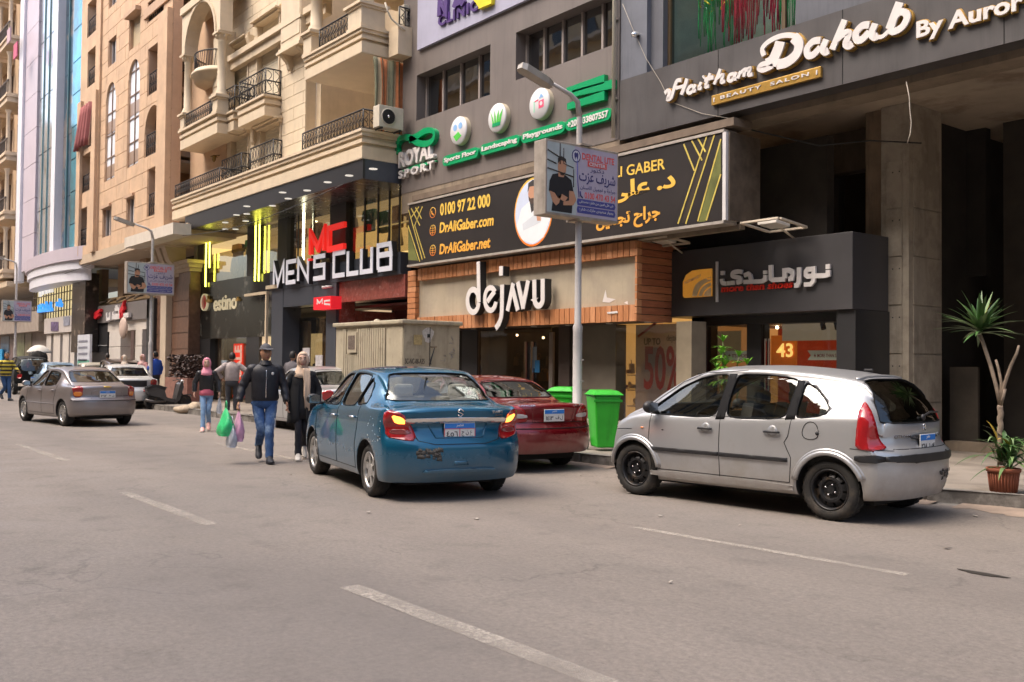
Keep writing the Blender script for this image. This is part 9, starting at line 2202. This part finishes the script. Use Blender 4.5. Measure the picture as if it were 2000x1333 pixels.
 if detail:
  poly([(.395+.062*cos(t),.86+.095*sin(t)) for t in[2*pi*k/20 for k in range(20)]],nvy,'logo_ring',3);poly([(.395+.050*cos(t),.86+.078*sin(t)) for t in[2*pi*k/20 for k in range(20)]],mat('print_white',(.55,.55,.62),.5,var=0),'logo_field',4)
  poly([(.365,.89),(.38,.915),(.395,.90),(.41,.915),(.425,.89),(.42,.84),(.41,.80),(.40,.84),(.395,.85),(.388,.84),(.38,.80),(.37,.84)],nvy,'logo_tooth',5)
 tx('DENTAL LITE',.48,.83,.95,.925,rdp,'letters_red',off=.02);poly([(.56,.74),(.84,.74),(.84,.82),(.56,.82)],rdp,'centre_bar',1);tx('CENTER',.58,.755,.82,.808,mat('print_white',(.55,.55,.62)),'letters_white',3,off=.025)
 tx(ar('دكتور'),.60,.655,.80,.735,nvy,'letters_navy');tx(ar('شريف عزت'),.44,.47,.97,.66,nvy,'letters_navy',off=.012)
 tx(ar('جراحة و تجميل الاسنان'),.46,.385,.97,.455,nvy,'letters_small');tx('0100 470 43 54',.52,.265,.97,.36,rdp,'phone_number',off=.015)
 q=MB();q.tube([P(.455,.36,2),P(.462,.30,2),P(.49,.27,2)],.014,5);q.build('phone_icon',nvy,b,local=True)
 for v0,s in((.155,'ش على امين من شارع مصطفى'),(.045,'بجوار سعودى ماركت شارع')):poly([(.42,v0-.0),(.96,v0-.0),(.975,v0+.045),(.96,v0+.095),(.42,v0+.095),(.41,v0+.045)],blp,'address_bar',1);tx(ar(s),.44,v0+.02,.94,v0+.08,mat('print_white',(.55,.55,.62)),'address',3,off=.02)
 q=MB();q.tube([P(.41,.82,2),P(.42,.5,2),P(.44,.27,2)],.008,4);q.build('print_line',blp,b,local=True)
 m=MB();m.box(-X-.03,-.12,H_+.001,X+.03,.12,H_+.03);m.box(-X-.03,-.12,-.03,X+.03,.12,-.001);m.build('clamp',M_BOXM,b,local=True);return b
yp=10.75;pz=PY(1128,700,yp);xp=pz.x
xs_=xp+.15
a_,b_=PX(1066,300,xs_),PX(1208,300,xs_)
zt0_,zb0_=PX(1066,270,xs_).z,PX(1066,418,xs_).z
lamp_post(xp,yp,'tall grey white street lamp nearest to us, in front of the timber fascia','box sign for the dental centre covering part of the long black banner',top=PY(1130,195,yp).z-.15,s0=(a_.y,b_.y),z0=zb0_,z1=zt0_)
W2=b_.y-a_.y;off=a_.y-yp;dz=zb0_,zt0_
for i,(px,py_,lp_,ls_) in enumerate([(294,440,'grey street lamp before the brown granite pier, second from the right','smaller dental centre box sign on the lamp post before the tan building'),(29,500,'grey street lamp at the far left before the dim far shops','smallest dental centre box sign, on the far left lamp post')]):
 yq_=10.7;x=XZ(px,700,yq_)[0];xs2=x+.15
 L_,T_,R2_,B_=((248,510,341,573),(5,586,62,628))[i]
 a2,b2=PX(L_,540 if i==0 else 600,xs2),PX(R2_,540 if i==0 else 600,xs2);z1_,z0_=PX(L_,T_,xs2).z,PX(L_,B_,xs2).z
 lamp_post(x,yq_,lp_,ls_,top=PY(px,py_+20,yq_).z,s0=(a2.y,b2.y),z0=z0_,z1=z1_,detail=i==0)
# ------------------------------------------------------------------ utility kiosk
yk=10.35;M_KSK=mat('kiosk_beige',(.41,.36,.265),.65,var=.12,vs=3,stain=.3,col2=(.30,.26,.19),c2scale=4,c2lo=.55,c2hi=.7)
kx1=XZ(788,700,yk)[0];kx0=XZ(656,700,yk)[0];kz=XZ(788,633,yk)[1];kyb=PX(897,680,kx1).y
kk=thing('utility_kiosk','big beige ribbed metal electricity kiosk with a stencilled code on its side','kiosk',((kx0+kx1)/2,yk,.15))
MB().box(kx0,yk,.15,kx1,kyb,kz).build('body',M_KSK,kk)
MB().box(kx0-.06,yk-.07,kz+.002,kx1+.06,kyb+.05,kz+.09).build('roof',M_KSK,kk,bevel=.02)
Kx=lambda px:XZ(px,700,yk)[0]
for k in range(20):
 x=Kx(672)+(Kx(752)-Kx(672))*k/19
 if Kx(678)<x<Kx(699):
  MB().box(x-.035,yk-.035,.3,x+.035,yk-.001,XZ(690,692,yk)[1]).build('rib',M_KSK,kk,bevel=.008)
 else:MB().box(x-.035,yk-.035,.3,x+.035,yk-.001,kz-.06).build('rib',M_KSK,kk,bevel=.008)
q=R(680,650,698,689,yk-.03);MB().box(q[0],yk-.06,q[1],q[2],yk-.03,q[3]).build('vent_frame',M_KSK,kk);MB().box(q[0]+.07,yk-.066,q[1]+.07,q[2]-.07,yk-.061,q[3]-.07).build('vent',mat('vent_rust',(.13,.10,.08),.8,var=.4,vs=20),kk)
MB().box(Kx(751)+.08,yk-.014,.25,kx1-.02,yk-.001,kz-.05).build('door_panel',M_KSK,kk,bevel=.004)
for yy in(yk+(kyb-yk)*.46,):MB().box(kx1+.001,yy-.008,.3,kx1+.006,yy+.008,kz-.05).build('door_gap',M_GAP,kk)
kp=lambda px,py:PX(px,py,kx1)
c=kp(788+28,664);mb=MB();mb.box(kx1,c.y-.10,c.z-.10,kx1+.012,c.y+.10,c.z+.10);mb.build('warning_plate',mat('plate_sand',(.42,.33,.16),.6,var=.3,vs=20),kk)
c=kp(836,655);mb=MB();mb.prism([(kx1+.002,c.y+.13*cos(t)*(1+.3*sin(3*t)),c.z+.16*sin(t)) for t in[2*pi*k/12 for k in range(12)]],(.003,0,0));mb.build('torn_sticker',mat('sticker_white',(.55,.53,.5),.6,var=.3,vs=20),kk);MB().box(kx1+.005,c.y-.02,c.z-.05,kx1+.03,c.y+.03,c.z+.02).build('lock',M_INK,kk)
MB().tube([kp(840,678)+Vector((.02,0,0)),kp(852,678)+Vector((.02,0,0))],.012,6).build('door_handle',mat('handle_rust',(.2,.15,.1),.6),kk)
a,b=kp(791,711),kp(829,711);text_box('SC-NC-08-A35',(kx1+.001,a.y,a.z),(0,1,0),(0,0,1),(1,0,0),(b.y-a.y),.11,.004,'stencil',mat('stencil_ink',(.06,.05,.04),.8,var=.3),kk,off=.01)
rn=random.Random(6);m=MB()
for k in range(9):
 c=kp(860+rn.random()*32,660+rn.random()*44);m.tube([c+Vector((.003,rn.uniform(-.06,.06),rn.uniform(-.05,.05))) for _ in range(4)],.004,4)
m.build('scribble',mat('scribble_grey',(.28,.27,.30),.8),kk,kind='stuff')
m=MB();m.sphere(XZ(700,628,yk)[0:1]+(yk+.3,kz+.1),.09,8,(1,1,.6)) if False else m.sphere((Kx(712),yk+.3,kz+.1),.09,8,(1,1,.7));m.build('lifting_eye',M_KSK,kk)
# ------------------------------------------------------------------ green wheelie bins
def wheelie(x,y,rz,label):
 r=thing('wheelie_bin',label,'bin',(x,y,.15),rz,'green wheelie bins by the lamp post');g=mat('bin_green',(.035,.44,.03),.42,var=.12,vs=3,stain=.35);g2=mat('bin_green_dark',(.02,.33,.02),.4)
 P=[(-.19,-.22),(.19,-.22),(.21,.22),(-.21,.22)];b=MB();lo=[(x_*.82,y_*.80,.05) for x_,y_ in P];hi=[(x_*1.12,y_*1.15,.88) for x_,y_ in P];b.add(lo+hi,[(0,3,2,1),(4,5,6,7),(0,1,5,4),(1,2,6,5),(2,3,7,6),(3,0,4,7)]);b.build('body',g,r,local=True,bevel=.025)
 l=MB();l.box(-.25,-.28,.882,.25,.30,.905);l.prism([(-.235,-.265,.906),(.235,-.265,.906),(.235,.20,.955),(-.235,.20,.955)],(0,0,0.004)) if False else None
 l.add([(-.24,-.27,.905),(.24,-.27,.905),(.24,.27,.905),(-.24,.27,.905),(-.18,-.20,.96),(.18,-.20,.96),(.19,.20,.97),(-.19,.20,.97)],[(4,5,6,7),(0,1,5,4),(1,2,6,5),(2,3,7,6),(3,0,4,7)]);l.build('lid',g,r,local=True,bevel=.012)
 MB().tube([(-.2,.31,.90),(-.2,.35,.86),(.2,.35,.86),(.2,.31,.90)],.016,8).build('handle',g,r,local=True)
 m=MB();m.box(-.235,-.262,.78,.235,-.235,.82);m.build('rim',g2,r,local=True,bevel=.006)
 for s in(-1,1):
  w=MB();w.lathe([(.03,-.025),(.10,-.022),(.105,0),(.10,.022),(.03,.025)],(s*.24,.20,.105),'x',20);wo=w.build('wheel',M_BLKP,r,local=True);w=MB();w.lathe([(.001,.028),(.06,.026),(.065,.02)],(s*.24+(.0 if s>0 else-.052),.20,.105),'x',14);w.build('hub',g,wo,local=True)
 return r
p=PG(1170,880,.15);wheelie(p.x,p.y+.1,radians(62),'bright green wheelie bin between the red sedan and the silver hatchback')
p=XZ(1102,775,11.6);wheelie(p[0],11.6,radians(30),'green wheelie bin behind the lamp post, only its lid showing over the red sedan')
# ------------------------------------------------------------------ scooter, sacks, dome umbrella
M_SCB=mat('scooter_body_grey',(.07,.068,.07),.35,.2,var=.15,coat=.4)
sc_p=PG(328,799);sc=thing('motor_scooter','grey and black motor scooter leaning on its stand beside the pale silver sedan','scooter',(sc_p.x,sc_p.y,0),radians(93));sc.scale=(.88,.88,.88)
for xw,nm in((-.62,0),(.62,1)):
 w=MB();w.lathe([(.17,-.05),(.24,-.045),(.255,0),(.24,.045),(.17,.05),(.17,-.05)],(xw,0,.255),'y',28);wo=w.build('wheel',M_TYRE,sc,local=True);w=MB();w.lathe([(.001,-.04),(.03,-.05),(.16,-.03),(.17,-.04)],(xw,0,.255),'y',20);w.lathe([(.17,.04),(.16,.03),(.03,.05),(.001,.04)],(xw,0,.255),'y',20);w.build('rim',M_STEEL,wo,local=True)
b=MB();b.prism([(-.85,-.13,.72),(-.72,-.13,.50),(-.35,-.13,.42),(-.15,-.13,.30),(.22,-.13,.24),(.30,-.13,.30),(.20,-.13,.36),(-.10,-.13,.40),(-.18,-.13,.68),(-.50,-.13,.78)],(0,.26,0));b.build('body',M_SCB,sc,local=True,bevel=.03)
b=MB();b.prism([(.22,-.17,.26),(.34,-.17,.34),(.50,-.17,.80),(.44,-.17,.98),(.36,-.17,.90),(.26,-.17,.50)],(0,.34,0));b.build('front_shield',M_SCB,sc,local=True,bevel=.03)
MB().prism([(-.80,-.12,.80),(-.78,-.12,.74),(-.16,-.12,.70),(-.12,-.12,.78),(-.35,-.12,.83),(-.55,-.12,.86)],(0,.24,0)).build('seat',M_BLKP,sc,local=True,bevel=.03)
MB().prism([(-.72,-.11,.16),(-.12,-.11,.16),(.30,-.11,.20),(.30,-.11,.27),(-.15,-.11,.42),(-.70,-.11,.46)],(0,.22,0)).build('engine',M_STEEL,sc,local=True,bevel=.03)
MB().tube([(.62,.09,.255),(.52,.09,.62),(.46,0,.80),(.42,0,1.02)],.028,8).build('fork',M_STEEL,sc,local=True);MB().tube([(.30,-.34,1.02),(.40,-.12,1.07),(.42,0,1.04),(.40,.12,1.07),(.30,.34,1.02)],.016,8).build('handlebar',M_BLKP,sc,local=True)
MB().sphere((.50,0,.98),.10,12,(.8,1,.8)).build('headlight',M_CLR,sc,local=True);MB().prism([(.45,-.07,.50),(.82,-.07,.53),(.86,-.07,.42),(.80,-.07,.50)],(0,.14,0)).build('mudguard',M_SCB,sc,local=True,bevel=.01)
for s in(-1,1):m=MB();m.tube([(.38,s*.22,1.07),(.36,s*.27,1.22)],.007,5);m.sphere((.35,s*.28,1.26),.055,8,(.4,1,.7));m.build('mirror',M_BLKP,sc,local=True)
MB().tube([(-.15,-.16,.28),(-.50,-.19,.25),(-.90,-.19,.34)],[.03,.06,.05],10).build('exhaust',mat('exhaust_dull',(.10,.09,.085),.4,.6),sc,local=True);MB().sphere((-.88,0,.66),.05,8,(.5,1.6,.8)).build('tail_light',M_RED,sc,local=True)
MB().tube([(-.1,.12,.28),(-.15,.22,.02)],.014,6).build('kick_stand',M_STEEL,sc,local=True)
def sack(px,py,l,w,h,a,label,c=(.42,.34,.25)):
 p=PG(px,py);r=thing('sandbag',label,'sack',(p.x,p.y,0),a,'sacks lying at the kerb');m=MB();m.sphere((0,0,h/2),1,16,(l/2,w/2,h/2));m.v=[Vector((v.x,v.y*(1+.1*sin(v.x*14)),max(.002,v.z*(1+.12*sin(v.x*9+v.y*11))))) for v in m.v];m.build('sack',mat('sack_cloth',c,.95,var=.25,vs=9,bump=.4,bs=60),r,local=True)
sack(356,808,.75,.34,.24,.3,'pale sack lying flat beside the scooter');sack(376,808,.42,.36,.32,1.1,'rounder dusty sack standing next to the flat one',(.35,.26,.18))
up_=XZ(76,690,10.2);um=thing('dome_umbrella','white dome umbrella over a street cart at the far left','umbrella',(up_[0],10.2,.1));zt_u=XZ(76,677,10.2)[1]
m=MB();m.lathe([(.001,.32),(.18,.29),(.36,.19),(.5,.03),(.53,-.05),(.5,-.04),(.33,.14),(.001,.27)],(0,0,zt_u-.35),'z',16);m.build('canopy',mat('umbrella_white',(.6,.57,.52),.7,var=.08),um,local=True);MB().tube([(0,0,0),(0,0,zt_u-.2)],.025,6).build('pole',M_POLE,um,local=True)
ct=thing('street_cart','dark street cart with a round black vent under the white dome umbrella','cart',(up_[0]+.3,10.3,.1));MB().box(-.7,-.4,.3,.7,.4,1.15).build('body',mat('cart_grey',(.12,.12,.13),.6,var=.3),ct,local=True,bevel=.03);m=MB();m.lathe([(.001,.3),(.3,.28),(.42,0),(.3,-.28),(.001,-.3)],(0,-.2,1.5),'x',14);m.build('tyre_roll',M_TYRE,ct,local=True)
# ------------------------------------------------------------------ plants
M_LEAF=mat('leaf_dracaena',(.055,.125,.035),.45,var=.3,vs=6,coat=.1);M_LEAFL=mat('leaf_pale_edge',(.14,.22,.085),.45,var=.2,vs=6);M_LEAFY=mat('leaf_yellowing',(.42,.30,.05),.5,var=.2);M_LEAFB=mat('leaf_bright_green',(.13,.34,.025),.45,var=.25,vs=8)
def blade(c,d,L,w,droop,m_fold=.25):
 """one sword leaf as its own mesh data: base c, direction d"""
 d=Vector(d).normalized();up=Vector((0,0,1));s=d.cross(up);s=s.normalized() if s.length>.05 else Vector((1,0,0));nn=s.cross(d);mb=MB();n=8;P=Vector(c)
 for i in range(n+1):
  t=i/n;ww=w*(.35+.65*min(1,t*4))*(1-t**2.2)+.001;q=P+d*L*t+Vector((0,0,-droop*L*t*t));mb.v+=[q-s*ww+nn*ww*m_fold,q,q+s*ww+nn*ww*m_fold]
 for i in range(n):
  for k in(0,1):a=3*i+k;mb.f.append([a,a+1,a+4,a+3]);mb.mi.append(0);mb.sm.append(True)
 return mb
pl_x=thing('potted_dracaena','tall spiky dracaena with bare forked stems in a ribbed terracotta pot at the right edge','plant',PG(1960,962,.15))
pb_=Vector(pl_x.location);rp_=random.Random(17)
zp=lambda px,py:PY(px,py,pb_.y)
M_TER=mat('terracotta',(.30,.095,.05),.75,var=.2,vs=4,stain=.25);pr=(zp(1998,915).x-zp(1922,915).x)/2*.80;ph=zp(1960,914).z-pb_.z
m=MB();m.lathe([(.001,.0),(pr*.76,0),(pr*.92,ph*.82),(pr*.94,ph*.84),(pr*1.04,ph*.85),(pr*1.06,ph*.98),(pr,ph),(pr*.92,ph*.97),(pr*.88,ph*.8)],(0,0,0),'z',36);m.build('pot',M_TER,pl_x,local=True)
m=MB()
for k in range(30):t=2*pi*k/30;m.tube([(pr*.78*cos(t),pr*.78*sin(t),.01),(pr*.925*cos(t),pr*.925*sin(t),ph*.81)],.008,5)
m.build('pot_ribs',M_TER,pl_x,local=True);m=MB();m.lathe([(.001,ph*.9),(pr*.9,ph*.9)],(0,0,0),'z',20);m.build('soil',mat('soil',(.05,.035,.025),.95),pl_x,local=True)
W0=lambda px,py,dy=0:PY(px,py,pb_.y+dy)-pb_
M_STEM=mat('stem_bark',(.26,.20,.15),.8,var=.3,vs=14,bump=.5,bs=40)
T0=[W0(1953,908),W0(1955,860),W0(1956,820),W0(1954,792)]
m=MB();m.tube([T0[0].lerp(T0[-1],k/24)+Vector((.006*sin(k*1.3),0,0)) for k in range(25)],[.029+.003*(k%2) for k in range(25)],10);m.tube([T0[-1],W0(1946,755),W0(1935,715),W0(1920,670),W0(1914,655)],[.024,.022,.022,.021,.024],8);m.tube([T0[-1],W0(1962,750),W0(1974,715),W0(1986,690),W0(1990,675)],[.022,.02,.018,.015,.012],8);m.tube([T0[-1],W0(1956,750),W0(1950,720),W0(1945,703)],[.02,.018,.016,.015],8);m.tube([T0[-1],W0(1963,760)],[.024,.018],8);m.build('stem',M_STEM,pl_x,local=True)
hd=W0(1914,652)
for k in range(74):
 t=rp_.random()*2*pi;el=-.15+rp_.random()**.75*1.5;d=(cos(t)*cos(el),sin(t)*cos(el),sin(el));L=.36+rp_.random()*.26
 blade(hd+Vector((0,0,rp_.random()*.06)),d,L,.023+rp_.random()*.009,.12+.22*rp_.random()).build('leaf',M_LEAFY if k==5 else(M_LEAFL if k%4==0 else M_LEAF),pl_x,local=True)
for k in range(80):
 t=rp_.random()*2*pi;el=.25+rp_.random()*1.1;d=(cos(t)*cos(el),sin(t)*cos(el),sin(el));L=.38+rp_.random()*.28
 blade(Vector((rp_.uniform(-.08,.12),rp_.uniform(-.08,.12),ph*.92+rp_.random()*.25)),d,L,.018+rp_.random()*.01,.35+.5*rp_.random()).build('leaf',M_LEAFY if k%19==3 else(M_LEAFL if k%3==0 else M_LEAF),pl_x,local=True)
# young plant behind the hatchback
sp=XZ(1418,700,11.5);sh2=thing('green_shrub','bright green leafy plant showing over the windscreen of the silver hatchback','plant',(sp[0],11.5,.15));b0=Vector(sh2.location);S0=lambda px,py:PY(px,py,11.5)-b0
m=MB();tips=[(1412,668,.0),(1443,697,.0),(1392,720,.1),(1425,715,-.1),(1402,695,.1),(1455,712,.05),(1420,690,-.1)]
for px,py,dy in tips:q=S0(px,py);q.y=dy;m.tube([(0,0,0),(q.x*.3,dy*.5,q.z*.5),q],[.02,.013,.008],6)
m.build('stem',mat('stem_green',(.12,.15,.05),.6),sh2,local=True)
for px,py,dy in tips:
 q=S0(px,py);q.y=dy
 for lv in range(3):
  for k in range(9):
   t=2*pi*k/9+lv*.4+rp_.random()*.4;el=.9-lv*.55+rp_.random()*.25;blade(q-Vector((0,0,lv*.10)),(cos(t)*cos(el),sin(t)*cos(el),sin(el)),.17+.05*rp_.random(),.020,.35).build('leaf',M_LEAFB,sh2,local=True)
# low dark hedge in front of the granite pier
hx0,hx1=XZ(342,720,12.0)[0],XZ(386,720,12.0)[0]
hg=thing('low_hedge','low dark reddish hedge on a brick planter before the granite pier','hedge',((hx0+hx1)/2,12.0,.15));m=MB();rh=random.Random(3)
for k in range(1500):
 p=Vector((rh.uniform(hx0,hx1),12.0+rh.uniform(-.3,.3),.8+rh.random()*.95))-Vector(hg.location);t=rh.random()*6.28;u=Vector((cos(t),sin(t),rh.uniform(-.6,.6))).normalized()*.06;v=u.orthogonal().normalized()*.04;m.add([p-u,p+v,p+u,p-v],[(0,1,2,3)])
m.build('foliage',mat('hedge_dark_red',(.075,.05,.045),.7,var=.5,vs=4),hg,local=True,kind='stuff');MB().box(hx0,11.65,.146,hx1,12.35,.95).build('planter',mat('planter_brick',(.26,.13,.10),.8,var=.2,vs=6),hg)
for i,(x0,x1) in enumerate(((-34,-21),(-60,-38))):
 w=thing('overhead_wire',('thin sagging wire along the front of the cream block','thin sagging wire before the tan block')[i],'wire',(x0,11.2,6));MB().tube([(x0+(x1-x0)*k/12,11.25,5.9-.35*sin(pi*k/12)) for k in range(13)],.011,4).build('wire',M_INK,w)
